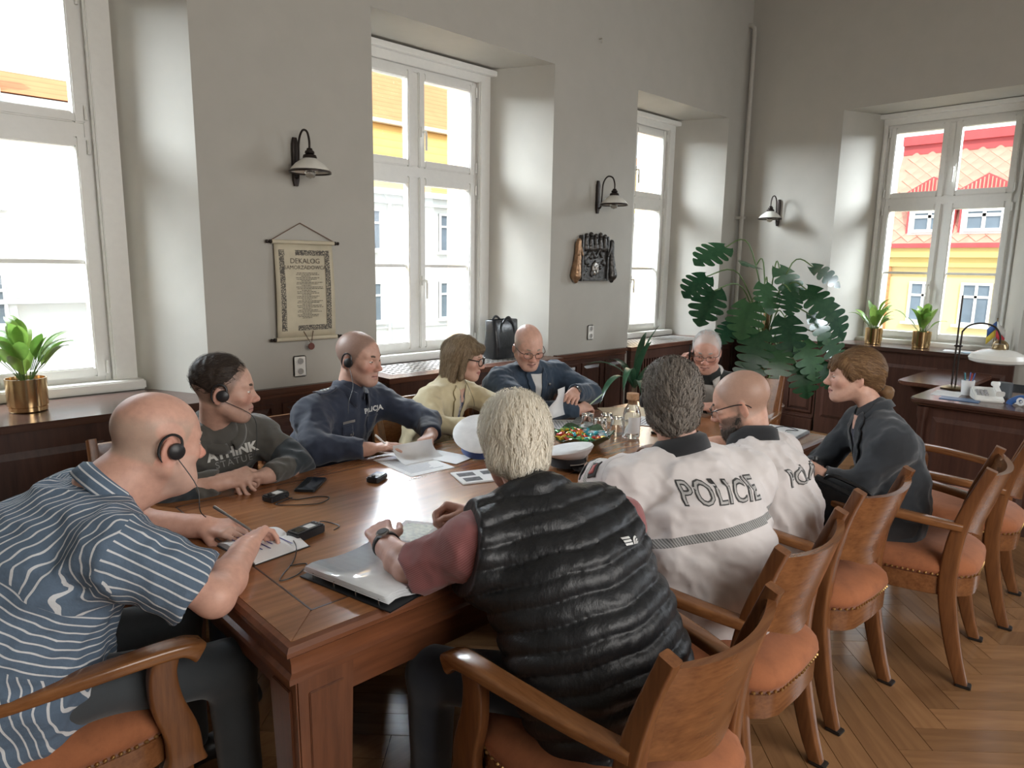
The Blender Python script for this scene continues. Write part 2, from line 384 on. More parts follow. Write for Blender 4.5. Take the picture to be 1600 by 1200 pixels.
# radiator cabinets under the windows: body, top board, grille
def rad_cabinet(name, M, W, prot, label, grille=True, slats=True, mat=M_dark, matH=M_darkH, depth=DN, zt=0.885, z_b=0.862):
    loc = M.translation; t = struct(thing(name, label, 'cabinet', tuple(loc), M.to_euler().z)); del t['category']
    b = MB(); y0 = -prot
    if slats:
        b.box(0, W, y0, y0 + .03, .04, .13); b.box(0, W, y0, y0 + .03, .76, zt - .035); b.box(0, .07, y0, y0 + .03, .13, .76); b.box(W - .07, W, y0, y0 + .03, .13, .76); b.box(W / 2 - .03, W / 2 + .03, y0, y0 + .03, .13, .76)
        b.box(0, .02, y0 + .03, -.002, .04, zt - .035); b.box(W - .02, W, y0 + .03, -.002, .04, zt - .035)
        b.box(.0, W, y0, -.002, 0, .04)
    else: b.box(0, W, y0, -.002, 0, zt - .035)
    b.build('body', mat, t, bev=0.004)
    if slats:
        n = 34; sm = MB().box(-.009, .009, y0 + .006, y0 + .022, .13, .76).mesh('slat', False); sm.materials.append(mat)
        for i in range(n):
            x = .085 + (W - .17) * i / (n - 1)
            if abs(x - W / 2) < .035: continue
            o = bpy.data.objects.new('slat', sm); COL.objects.link(o); o.parent = t; o.location = (x, 0, 0)
        MB().box(.02, W - .02, -.012, -.004, .05, zt - .05).build('dark_backing', M_black, t, smooth=False)
    else:
        for a, e in ((.05, W / 3 - .02), (W / 3 + .02, 2 * W / 3 - .02), (2 * W / 3 + .02, W - .05)):
            q = MB(); q.hexa([(a, y0, .16), (e, y0, .16), (e, y0, .76), (a, y0, .76), (a + .03, y0 - .014, .19), (e - .03, y0 - .014, .19), (e - .03, y0 - .014, .73), (a + .03, y0 - .014, .73)])
            q.build('panel', mat, t, smooth=False)
    # top board with the grille set in
    tb = MB(); tz0 = zt - .035; yb = depth - .09
    poly = lambda y: (0.02 * max(0, y) / DN, W - .22 * max(0, y) / DN)
    if grille:
        g0, g1 = -.02, yb - .04; x0, x1 = .10, W - .27
        tb.box(-.012, W + .012, y0 - .015, g0, tz0, zt); tb.box(-.012, x0, g0, 0, tz0, zt); tb.box(x1, W + .012, g0, 0, tz0, zt)
        for ya, yb_ in ((g1, yb),):
            a, b2 = poly(ya), poly(yb_)
            tb.hexa([(a[0] + .002, ya, z_b + .001), (a[1] - .002, ya, z_b + .001), (b2[1] - .002, yb_, z_b + .001), (b2[0] + .002, yb_, z_b + .001), (a[0] + .002, ya, zt), (a[1] - .002, ya, zt), (b2[1] - .002, yb_, zt), (b2[0] + .002, yb_, zt)])
        g0_ = 0.0; a, b2 = poly(g0_), poly(g1)
        for (p, q), (r, s) in (((a[0], x0), (b2[0], x0)), ((x1, a[1]), (x1, b2[1]))):
            tb.hexa([(p + .002, g0_, z_b + .001), (q, g0_, z_b + .001), (s, g1, z_b + .001), (r + .002, g1, z_b + .001), (p + .002, g0_, zt), (q - .002, g0_, zt), (s - .002, g1, zt), (r + .002, g1, zt)])
        tb.build('top_board', matH, t, bev=0.0)
        gr = MB(); n = int((x1 - x0) / .048); m_ = int((g1 - g0) / .048)
        for i in range(n + 1): x = x0 + (x1 - x0) * i / n; gr.box(x - .010, x + .010, g0, g1, zt - .004, zt + .001)
        for j in range(m_ + 1): y = g0 + (g1 - g0) * j / m_; gr.box(x0, x1, y - .010, y + .010, zt - .0045, zt + .0005)
        gr.build('grille', M_grille, t, smooth=False)
        MB().box(x0, x1, g0, g1, z_b + .001, z_b + .003).build('grille_backing', M_black, t, smooth=False)
    else:
        tb.box(-.015, W + .015, y0 - .02, 0, tz0, zt)
        a, b2 = poly(0), poly(yb)
        tb.hexa([(a[0] + .002, 0, z_b + .001), (a[1] - .002, 0, z_b + .001), (b2[1] - .002, yb, z_b + .001), (b2[0] + .002, yb, z_b + .001), (a[0] + .002, 0, zt), (a[1] - .002, 0, zt), (b2[1] - .002, yb, zt), (b2[0] + .002, yb, zt)])
        tb.build('top_board', matH, t)
    return t
rad_cabinet('trim_6', T((NICHE[0][0], YW, 0)), 1.586, .15, 'dark wooden window shelf with panels under the leftmost window', grille=False, slats=False)
rad_cabinet('trim_7', T((NICHE[1][0], YW, 0)), 1.588, .14, 'radiator cabinet with wide metal grille top under the middle window', mat=M_red, matH=M_redH)
rad_cabinet('trim_8', T((NICHE[2][0], YW, 0)), 1.518, .045, 'radiator cabinet with grille beside the tall leafy houseplants', mat=M_red, matH=M_redH)
rad_cabinet('trim_9', T((XW, NF[1], 0), -math.pi / 2), 1.57, .04, 'dark panelled window shelf cabinet behind the desk', grille=False, slats=False, mat=M_red, matH=M_darkH, zt=0.905)
# wall pipe in the corner
p = MB(); p.tube([(6.80, 3.655, 0.9), (6.80, 3.655, 3.90)], .022, 12); p.tube([(6.80, 3.655, 3.90), (6.80, 3.66, 3.95), (6.80, 3.69, 3.98), (6.80, 3.72, 3.985)], .022, 12)
pr = thing('heating_pipe', 'painted vertical heating pipe in the corner of the room', 'pipe', (6.80, 3.655, 0.9))
link_mesh('pipe_run', p.mesh(), M_wall, pr, True)
q = MB(); q.box(6.772, 6.828, 3.63, 3.72, 2.10, 2.125); q.build('pipe_clip', M_wall, pr, True)
# ---------------------------------------------------------------- street outside
M_fac = plain('white_render', (0.80, 0.79, 0.75), 0.9, var=0.03, scale=1)
M_facs = plain('white_render_trim', (0.66, 0.66, 0.63), 0.9, var=0.03, scale=1)
M_win = plain('far_window_glass', (0.16, 0.20, 0.24), 0.1, var=0.2, scale=1)
M_yel = plain('yellow_render', (0.80, 0.66, 0.32), 0.9, var=0.04, scale=0.6)
M_yel2 = plain('yellow_render_cornice', (0.74, 0.55, 0.20), 0.9, var=0.04, scale=0.6)
M_rred = plain('red_sheet_metal', (0.50, 0.08, 0.08), 0.6, var=0.12, scale=2)
M_slate = plain('weathered_red_slate', (0.62, 0.33, 0.24), 0.8, var=0.25, scale=1.2)
def rowmat(name, c, per, dark=0.75):
    m, nt, b = nodes(name); tc = N(nt, 'ShaderNodeTexCoord'); wv = N(nt, 'ShaderNodeTexWave'); wv.bands_direction = 'Z'; wv.wave_profile = 'SAW'
    wv.inputs['Scale'].default_value = per; wv.inputs['Distortion'].default_value = 0.15
    nt.links.new(tc.outputs['Object'], wv.inputs['Vector'])
    nz = noise_val(nt, 1.3, 5)
    r = ramp(nt, wv.outputs['Fac'], [(0.0, [x * dark for x in c]), (0.25, c), (1.0, [min(1, x * 1.05) for x in c])])
    mx = N(nt, 'ShaderNodeMix'); mx.data_type = 'RGBA'; mx.blend_type = 'MULTIPLY'; mx.inputs['Factor'].default_value = 0.5
    r2 = ramp(nt, nz.outputs['Fac'], [(0.3, (0.75, 0.72, 0.7)), (0.7, (1, 1, 1))])
    nt.links.new(r.outputs['Color'], mx.inputs['A']); nt.links.new(r2.outputs['Color'], mx.inputs['B'])
    nt.links.new(mx.outputs['Result'], b.inputs['Base Color']); b.inputs['Roughness'].default_value = 0.8; return m
M_mans = rowmat('yellow_mansard_tiles', (0.86, 0.52, 0.17), 0.9)
M_tile = rowmat('orange_roof_tiles', (0.72, 0.29, 0.12), 1.3)
def far_window(root, M, x0, x1, z0, z1, sill=True):
    f = MB(); fr = (x1 - x0) * .09
    for b in ((x0, x0 + fr, -.12, .05, z0, z1), (x1 - fr, x1, -.12, .05, z0, z1), (x0 + fr, x1 - fr, -.12, .05, z1 - fr, z1), (x0 + fr, x1 - fr, -.12, .05, z0, z0 + fr), ((x0 + x1) / 2 - fr / 2, (x0 + x1) / 2 + fr / 2, -.1, .05, z0 + fr, z1 - fr), (x0 + fr, x1 - fr, -.1, .05, z0 + (z1 - z0) * .64, z0 + (z1 - z0) * .64 + fr)): f.box(*b)
    if sill: f.box(x0 - .15, x1 + .15, -.22, .05, z0 - .1, z0)
    f.v = [tuple(M @ Vector(p)) for p in f.v]; o = f.build('window', M_fac, root, True, smooth=False)
    g = MB().box(x0, x1, -.04, .02, z0, z1); g.v = [tuple(M @ Vector(p)) for p in g.v]; g.build('pane', M_win, o, True, smooth=False)
# white street front with mansard and tiled roof, seen through the left windows
A = thing('white_townhouse', 'white townhouse with orange mansard roof outside the middle window', 'building', (18, 26, -6))
I4 = Matrix.Identity(4)
def wb(root, name, mat, *boxes, M=I4):
    b = MB()
    for q in boxes: b.box(*q)
    b.v = [tuple(M @ Vector(p)) for p in b.v]; return b.build(name, mat, root, True, smooth=False)
wb(A, 'wall', M_fac, (11.0, 40, 26, 34, -6, 4.6)); wb(A, 'cornice', M_facs, (11.0, 40, 25.7, 26, 4.1, 4.45), (11.0, 40, 25.5, 26, 4.45, 4.7)); wb(A, 'string_course', M_facs, (11, 40, 25.9, 26, -1.3, -1.1))
b = MB(); b.hexa([(11, 25.6, 4.7), (40, 25.6, 4.7), (40, 34, 4.7), (11, 34, 4.7), (11, 27.2, 7.75), (40, 27.2, 7.75), (40, 33, 7.75), (11, 33, 7.75)]); b.build('mansard', M_mans, A, True, smooth=False)
b = MB(); b.hexa([(11, 26.9, 7.75), (40, 26.9, 7.75), (40, 34, 7.75), (11, 34, 7.75), (11, 31, 11.9), (21.5, 31, 11.9), (21.5, 31.2, 11.9), (11, 31.2, 11.9)]); b.build('roof', M_tile, A, True, smooth=False)
wb(A, 'gutter', M_facs, (11, 40, 26.75, 27.0, 7.62, 7.78))
for x in (13.4, 16.0, 20.15, 23.0, 26.0, 30.0):
    for z in (2.1, -1.0, -3.9): far_window(A, T((0, 26, 0)), x, x + 1.0, z, z + 1.75)
wb(A, 'dormer', M_win, (20.6, 21.3, 25.9, 26.6, 4.9, 5.5))
b = MB(); b.tube([(17.0, 25.7, 4.5), (17.3, 25.7, 4.1), (17.3, 25.85, 3.6), (17.3, 25.85, -6)], .07, 8); b.build('downpipe', M_facs, A, True)
# older white house seen through the leftmost window
B = thing('white_house', 'bright white house with red roof outside the leftmost window', 'building', (0, 27, -6))
wb(B, 'wall', M_fac, (-12, 3.9, 27, 34, -6, 7.3), (3.9, 10.5, 27.4, 34, -6, 6.5)); wb(B, 'cornice', M_facs, (-12, 4.0, 26.7, 27, 3.0, 3.2), (-12, 4.0, 26.6, 27, 6.4, 6.6), (3.9, 10.5, 27.1, 27.4, 6.3, 6.55), (-12, 10.5, 26.85, 27.3, 0.1, 0.25))
b = MB(); b.hexa([(4.0, 27.1, 6.6), (10.5, 27.1, 6.6), (10.5, 33, 6.6), (4.0, 33, 6.6), (4.0, 29, 7.6), (10.5, 29, 7.6), (10.5, 31, 7.6), (4.0, 31, 7.6)]); b.build('roof', M_tile, B, True, smooth=False)
b = MB(); b.prism([(3.0, 7.3), (4.0, 7.3), (4.0, 7.9), (3.2, 7.7), (1.0, 7.3)], -.3, .3, Matrix(((1, 0, 0, 0), (0, 0, 1, 27.2), (0, 1, 0, 0), (0, 0, 0, 1)))); b.build('gable_coping', M_facs, B, True, smooth=False)
for x in (-1.5, 2.6, 6.2, 8.5):
    for z in (2.6 + .3, -.4 - .2, -3.8): far_window(B, T((0, 27 if x < 3.8 else 27.4, 0)), x, x + 1.05, z, z + 1.7)
# yellow building with red slate mansard seen through the far window
D = thing('yellow_townhouse', 'yellow townhouse with red slate roof and dormers outside the far window', 'building', (30, 5, -6))
MF = T((30, 0, 0), -math.pi / 2)     # local x -> -Y, local y -> +X (away)
wb(D, 'wall', M_yel, (-9.9, 8, 0, 8, -6, 2.2), M=MF)
wb(D, 'cornice', M_yel2, (-10.0, 8, -.25, 0, 1.75, 2.1), (-10.05, 8, -.45, 0, 2.1, 2.45), (-9.9, 8, -.1, 0, 1.45, 1.53), M=MF)
wb(D, 'gutter', M_rred, (-10.1, 8, -.6, -.4, 2.45, 2.62), M=MF)
b = MB(); b.hexa([(-10.0, -.45, 2.5), (8, -.45, 2.5), (8, 8, 2.5), (-10.0, 8, 2.5), (-10.0, 1.6, 6.6), (8, 1.6, 6.6), (8, 6.5, 6.6), (-10.0, 6.5, 6.6)]); b.v = [tuple(MF @ Vector(p)) for p in b.v]; b.build('roof', M_slate, D, True, smooth=False)
wb(D, 'ridge_band', M_rred, (-10.0, 8, 1.35, 1.8, 6.15, 6.5), (-10.0, 8, 1.2, 1.7, 6.5, 6.85), M=MF)
b = MB(); b.tube([(-9.6, -.3, 2.3), (-9.6, -.12, 1.9), (-9.6, -.12, -6)], .08, 8); b.v = [tuple(MF @ Vector(p)) for p in b.v]; b.build('downpipe', M_tile, D, True)
for x in (-8.32, -6.58, -4.84, -3.1):
    for z in (-.36, -3.6): far_window(D, MF, x - .5, x + .5, z, z + 1.55)
a_ = math.atan2(2.05, 4.1); slopeM = MF @ Matrix.Translation((0, -.45, 2.5)) @ Matrix.Rotation(-a_, 4, 'X')
sm = MB().prism([(-.27, 0), (0, -.24), (.27, 0), (0, .24)], -.02, .02, Matrix(((1, 0, 0, 0), (0, 0, 1, 0), (0, 1, 0, 0), (0, 0, 0, 1)))).mesh('slate', False); sm.materials.append(M_slate)
dinv = inv_of(D)
cnt = 0
for r in range(0, 17):
    for c in range(-17, 1):
        x = c * .56 + (.28 if r % 2 else 0); z = .42 + r * .25
        if z > 4.1 or x < -9.7: continue
        o = bpy.data.objects.new('slate', sm); COL.objects.link(o); o.parent = D
        o.matrix_local = dinv @ slopeM @ Matrix.Translation((x, -.02, z)) @ Matrix.Rotation(.06, 4, 'X')
        cnt += 1
for x in (-8.32, -6.58, -4.84):     # dormers
    b = MB(); b.box(x - .8, x + .8, -.25, 2.2, 2.85, 4.45); b.v = [tuple(MF @ Vector(p)) for p in b.v]; d = b.build('dormer', M_rred, D, True, smooth=False)
    b = MB(); b.hexa([(x - 1.0, -.4, 4.45), (x + 1.0, -.4, 4.45), (x + 1.0, 2.4, 4.45), (x - 1.0, 2.4, 4.45), (x - .01, -.4, 5.05), (x + .01, -.4, 5.05), (x + .01, 2.4, 5.05), (x - .01, 2.4, 5.05)]); b.v = [tuple(MF @ Vector(p)) for p in b.v]; b.build('gable', M_rred, d, True, smooth=False)
    b = MB()
    for i in range(15): b.box(x - .85 + i * .12, x - .81 + i * .12, -.43, -.39, 4.47, 4.49 + .5 * (1 - abs(i - 7) / 7.5))
    b.v = [tuple(MF @ Vector(p)) for p in b.v]; b.build('batten', M_slate, d, True, smooth=False)
    far_window(d, MF @ Matrix.Translation((0, -.25, 0)), x - .62, x + .62, 3.03, 3.85, False)
    b = MB(); b.box(x - .72, x + .72, -.28, -.24, 2.95, 3.95); b.v = [tuple(MF @ Vector(p)) for p in b.v]; b.build('white_surround', M_fac, d, True, smooth=False)
struct(MB().box(-60, 80, 4.56, 80, -6.3, -6.0).box(7.71, 80, -60, 4.5, -6.3, -6.0).build('street', plain('asphalt', (0.25, 0.25, 0.25), 0.9), smooth=False))['label'] = 'street outside'
# ---------------------------------------------------------------- furniture
OAK1, OAK2 = (0.235, 0.095, 0.034), (0.115, 0.042, 0.016)
M_oakZ = wood('chair_oak', OAK1, OAK2, 'Z', 0.28, 7.0, coat=0.25)
M_oakY = wood('chair_oak_arm', (0.28, 0.12, 0.043), (0.145, 0.055, 0.02), 'Y', 0.25, 7.0, coat=0.3)
M_oakX = wood('chair_oak_back', (0.26, 0.107, 0.04), (0.135, 0.05, 0.019), 'X', 0.26, 7.0, coat=0.3)
M_brass = plain('brass_nails', (0.45, 0.28, 0.11), 0.35, 0.9)
def suede(name, c):
    m, nt, b = nodes(name)
    nz = noise_val(nt, 9, 6, rough=0.7); r = ramp(nt, nz.outputs['Fac'], [(0.3, [x * .72 for x in c]), (0.5, c), (0.72, [x * 1.2 for x in c])])
    nt.links.new(r.outputs['Color'], b.inputs['Base Color']); b.inputs['Roughness'].default_value = 0.9; b.inputs['Sheen Weight'].default_value = 0.15; b.inputs['Sheen Roughness'].default_value = 0.4
    n2 = noise_val(nt, 260, 2); bump(nt, b, n2.outputs['Fac'], 0.12, 0.004); return m
M_suede = suede('orange_suede', (0.33, 0.115, 0.046))
M_foot = plain('black_foot', (0.02, 0.015, 0.012), 0.5)
def seat_outline(s=1.0, o=0.0):
    # front edge at +y, rounded rear behind the posts
    pts = []
    n = 28
    for i in range(n):
        a = 2 * math.pi * i / n; c, sn = math.cos(a), math.sin(a)
        ex = 0.42
        x = math.copysign(abs(c) ** ex, c) * (0.262 + o); y = math.copysign(abs(sn) ** (0.5 if sn > 0 else 0.8), sn) * ((0.25 if sn > 0 else 0.30) + o)
        x *= 1.0 - 0.10 * max(0, -y) / .3
        pts.append((x * s, y * s - 0.015))
    return pts
def make_chair(label, group):
    t = thing('armchair', label, 'chair', group=group)
    # seat rail
    MB().prism(seat_outline(), .345, .425).build('seat_rail', M_oakX, t, bev=0.004)
    c = MB(); rs = []
    for z, s, o in ((.425, 1, .0), (.45, 1, .008), (.47, .985, .006), (.488, .93, 0), (.498, .80, 0), (.504, .55, 0), (.507, .2, 0)):
        rs.append([(x, y, z + 0.004 * math.sin(9 * x) * math.cos(7 * y)) for x, y in seat_outline(s, o)])
    c.rings(rs); c.build('seat_cushion', M_suede, t, angle=1.4)
    nl = MB(); ol = seat_outline(1, .004); per = []
    for i in range(len(ol)):
        a, b = Vector(ol[i]), Vector(ol[(i + 1) % len(ol)]); k = max(1, int((b - a).length / .0165))
        for j in range(k): per.append(a.lerp(b, j / k))
    for p in per: nl.lathe([(.0058, -.0058), (.0058, -.001), (.0042, .0032), (.0, .0045)], 6, Matrix.Translation((p.x, p.y, .431)) @ Vector((p.x, p.y, 0)).to_track_quat('Z', 'Y').to_matrix().to_4x4())
    o = nl.build('nail_trim', M_brass, t); o['kind'] = 'stuff'
    for s in (-1, 1):
        path = spline([(s * .225, -.315, 0), (s * .222, -.275, .12), (s * .218, -.235, .30), (s * .216, -.222, .44), (s * .214, -.235, .60), (s * .213, -.268, .74), (s * .213, -.315, .875)], 4)
        n = len(path); sc = [(0.82 + .35 * math.sin(math.pi * i / (n - 1)), 0.8 + .5 * math.sin(math.pi * min(1, i / (n - 1) * 1.1))) for i in range(n)]
        o = MB().sweep(path, rrect(.021, .024, .35), (0, 1, 0), sc).build('rear_post', M_oakZ, t)
        MB().box(s * .225 - .022, s * .225 + .022, -.345, -.292, 0, .012).build('foot_cap', M_foot, o, bev=0.003)
        path = spline([(s * .262, .262, 0), (s * .250, .235, .10), (s * .240, .215, .24), (s * .238, .212, .36)], 4)
        MB().sweep(path, rrect(.021, .021, .35), (0, 1, 0), [lerp(.78, 1.1, i / (len(path) - 1)) for i in range(len(path))]).build('front_leg', M_oakZ, t)
        path = spline([(s * .262, .212, .33), (s * .268, .206, .42), (s * .274, .176, .52), (s * .277, .168, .60), (s * .277, .18, .645)], 5)
        MB().sweep(path, rrect(.017, .034, .4), (0, 1, 0), [(1.15, 1.5), (1.1, 1.4)] + [(1, lerp(1.25, .85, i / (len(path) - 3))) for i in range(len(path) - 2)]).build('arm_support', M_oakZ, t)
        path = spline([(s * .222, -.245, .635), (s * .252, -.12, .648), (s * .278, .06, .662), (s * .283, .18, .663), (s * .281, .225, .655), (s * .279, .255, .636)], 5)
        n = len(path); sc = []
        for i in range(n):
            f = i / (n - 1); sc.append((lerp(.75, 1.12, min(1, f * 1.3)), lerp(.85, 1.0, f) + (.55 * max(0, f - .72) / .28)))
        sc[-1] = (.7, .9)
        MB().sweep(path, rrect(.030, .0175, .55), (0, 0, 1), sc).build('armrest', M_oakY, t)
    # curved back panel
    b = MB(); nx, nz = 16, 8; fr, bk = [], []
    for j in range(nz + 1):
        for i in range(nx + 1):
            u = i / nx * 2 - 1; v = j / nz
            zb = .585 - .028 * math.cos(u * math.pi * .95); ztp = .853 - .010 * math.cos(u * math.pi * .5)
            z = lerp(zb, ztp, v); yy = -.235 - .08 * max(0, (z - .6)) / .275 - .052 * (1 - u * u) - .004
            fr.append((u * .208, yy + .011, z)); bk.append((u * .208, yy - .011, z))
    m_ = nx + 1; fs = []
    F = len(fr)
    for j in range(nz):
        for i in range(nx):
            a = j * m_ + i; fs.append((a, a + 1, a + m_ + 1, a + m_)); fs.append((F + a, F + a + m_, F + a + m_ + 1, F + a + 1))
    for i in range(nx):
        fs.append((i, F + i, F + i + 1, i + 1)); a = nz * m_ + i; fs.append((a, a + 1, F + a + 1, F + a))
    for j in range(nz):
        a = j * m_; fs.append((a, a + m_, F + a + m_, F + a)); a += nx; fs.append((a, F + a, F + a + m_, a + m_))
    b.add(fr + bk, fs).build('backrest', M_oakX, t, angle=0.8)
    return t
GA = 'armchairs around the meeting table'
CH = [((1.258, 0.957), 0.0, 'oak armchair with orange seat occupied by the white-haired man in a padded vest'),
      ((1.90, 1.05), 0.03, 'oak armchair behind the man in the white shirt with police lettering'),
      ((2.585, 1.075), -0.05, 'oak armchair behind the bald bearded officer, black bag beside it'),
      ((3.17, 0.875), 0.13, 'oak armchair of the woman in the dark blazer, seat half showing'),
      ((3.84, 0.86), 0.10, 'empty oak armchair at the right picture edge near the desk'),
      ((0.285, 1.96), -math.pi / 2, 'oak armchair of the man in the striped shirt at the table head'),
      ((0.86, 2.80), math.pi, 'oak armchair behind the man in the dark hooded sweatshirt'),
      ((1.56, 2.84), math.pi, 'oak armchair behind the officer in the navy uniform'),
      ((2.22, 2.86), math.pi, 'oak armchair behind the woman in the cream jacket'),
      ((2.86, 2.86), math.pi, 'oak armchair behind the leaning man in the blue jacket'),
      ((4.20, 2.22), math.pi / 2 + .15, 'oak armchair at the far table end with the grey-haired man phoning')]
c0 = None
for (x, y), r, lb in CH:
    if c0 is None: c0 = make_chair(lb, GA); c0.location = (x, y, 0); c0.rotation_euler = (0, 0, r)
    else: dup(c0, (x, y, 0), r, lb)
# meeting table
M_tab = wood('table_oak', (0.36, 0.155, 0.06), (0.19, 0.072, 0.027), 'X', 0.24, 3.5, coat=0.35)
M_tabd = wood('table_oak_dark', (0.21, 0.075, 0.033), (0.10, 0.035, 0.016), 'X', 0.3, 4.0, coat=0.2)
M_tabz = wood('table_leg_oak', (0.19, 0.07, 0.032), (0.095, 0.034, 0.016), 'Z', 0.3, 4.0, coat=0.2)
TX0, TX1, TY0, TY1, TZ = 0.625, 3.50, 1.338, 2.49, 0.77
t = thing('meeting_table', 'long oak meeting table with inlaid border in the room centre', 'table', ((TX0 + TX1) / 2, (TY0 + TY1) / 2, 0))
MB().box(TX0 + .1, TX1 - .1, TY0 + .1, TY1 - .1, TZ - .03, TZ).build('table_top_field', M_tab, t, True, smooth=False)
b = MB(); i_ = .1015
for q in ([(TX0, TY0), (TX1, TY0), (TX1 - i_, TY0 + i_), (TX0 + i_, TY0 + i_)], [(TX0, TY1), (TX0 + i_, TY1 - i_), (TX1 - i_, TY1 - i_), (TX1, TY1)], [(TX0, TY0), (TX0 + i_, TY0 + i_), (TX0 + i_, TY1 - i_), (TX0, TY1)], [(TX1, TY0), (TX1, TY1), (TX1 - i_, TY1 - i_), (TX1 - i_, TY0 + i_)]):
    MB().prism(q, TZ - .03, TZ).build('border_board', M_tab, t, True, bev=0.0015)
k = .1
b = MB()
for q in ((TX0 + k, TX1 - k, TY0 + k, TY0 + k + .005), (TX0 + k, TX1 - k, TY1 - k - .005, TY1 - k), (TX0 + k, TX0 + k + .005, TY0 + k, TY1 - k), (TX1 - k - .005, TX1 - k, TY0 + k, TY1 - k)): b.box(*q, TZ - .02, TZ + .0006)
b.build('inlay_line', plain('inlay', (0.05, 0.02, 0.01), 0.4), t, True, smooth=False)
# moulded edge
b = MB(); rs = []
for o_, z in ((.0, TZ), (.012, TZ - .004), (.020, TZ - .014), (.020, TZ - .024), (.008, TZ - .034), (.004, TZ - .052), (.004, TZ - .075), (.014, TZ - .082), (.014, TZ - .095), (-.01, TZ - .1), (-.05, TZ - .1), (-.05, TZ - .03)):
    rs.append([(TX0 - o_, TY0 - o_, z), (TX1 + o_, TY0 - o_, z), (TX1 + o_, TY1 + o_, z), (TX0 - o_, TY1 + o_, z)])
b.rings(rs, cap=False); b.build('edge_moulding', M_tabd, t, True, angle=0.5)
b = MB()
for q in ((TX0 + .05, TX1 - .05, TY0 + .03, TY0 + .055), (TX0 + .05, TX1 - .05, TY1 - .055, TY1 - .03), (TX0 + .03, TX0 + .055, TY0 + .05, TY1 - .05), (TX1 - .055, TX1 - .03, TY0 + .05, TY1 - .05)): b.box(*q, TZ - .20, TZ - .09)
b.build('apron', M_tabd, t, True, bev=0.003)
for x, y in ((TX0 + .09, TY0 + .09), (TX1 - .09, TY0 + .09), (TX0 + .09, TY1 - .09), (TX1 - .09, TY1 - .09)):
    b = MB(); p = .075; q = .06
    b.hexa([(x - q, y - q, 0), (x + q, y - q, 0), (x + q, y + q, 0), (x - q, y + q, 0), (x - p, y - p, TZ - .1), (x + p, y - p, TZ - .1), (x + p, y + p, TZ - .1), (x - p, y + p, TZ - .1)])
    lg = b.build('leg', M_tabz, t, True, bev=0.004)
    f = MB()
    for sx, sy in ((0, -1), (-1, 0)):
        if sx == 0: f.hexa([(x - .035, y + sy * (q + .004), .06), (x + .035, y + sy * (q + .004), .06), (x + .035, y + sy * (q - .01), .06), (x - .035, y + sy * (q - .01), .06), (x - .045, y + sy * (p + .004), TZ - .15), (x + .045, y + sy * (p + .004), TZ - .15), (x + .045, y + sy * (p - .01), TZ - .15), (x - .045, y + sy * (p - .01), TZ - .15)])
        else: f.hexa([(x + sx * (q + .004), y - .035, .06), (x + sx * (q + .004), y + .035, .06), (x + sx * (q - .01), y + .035, .06), (x + sx * (q - .01), y - .035, .06), (x + sx * (p + .004), y - .045, TZ - .15), (x + sx * (p + .004), y + .045, TZ - .15), (x + sx * (p - .01), y + .045, TZ - .15), (x + sx * (p - .01), y - .045, TZ - .15)])
    f.build('leg_panel', M_tabz, lg, True, bev=0.002)
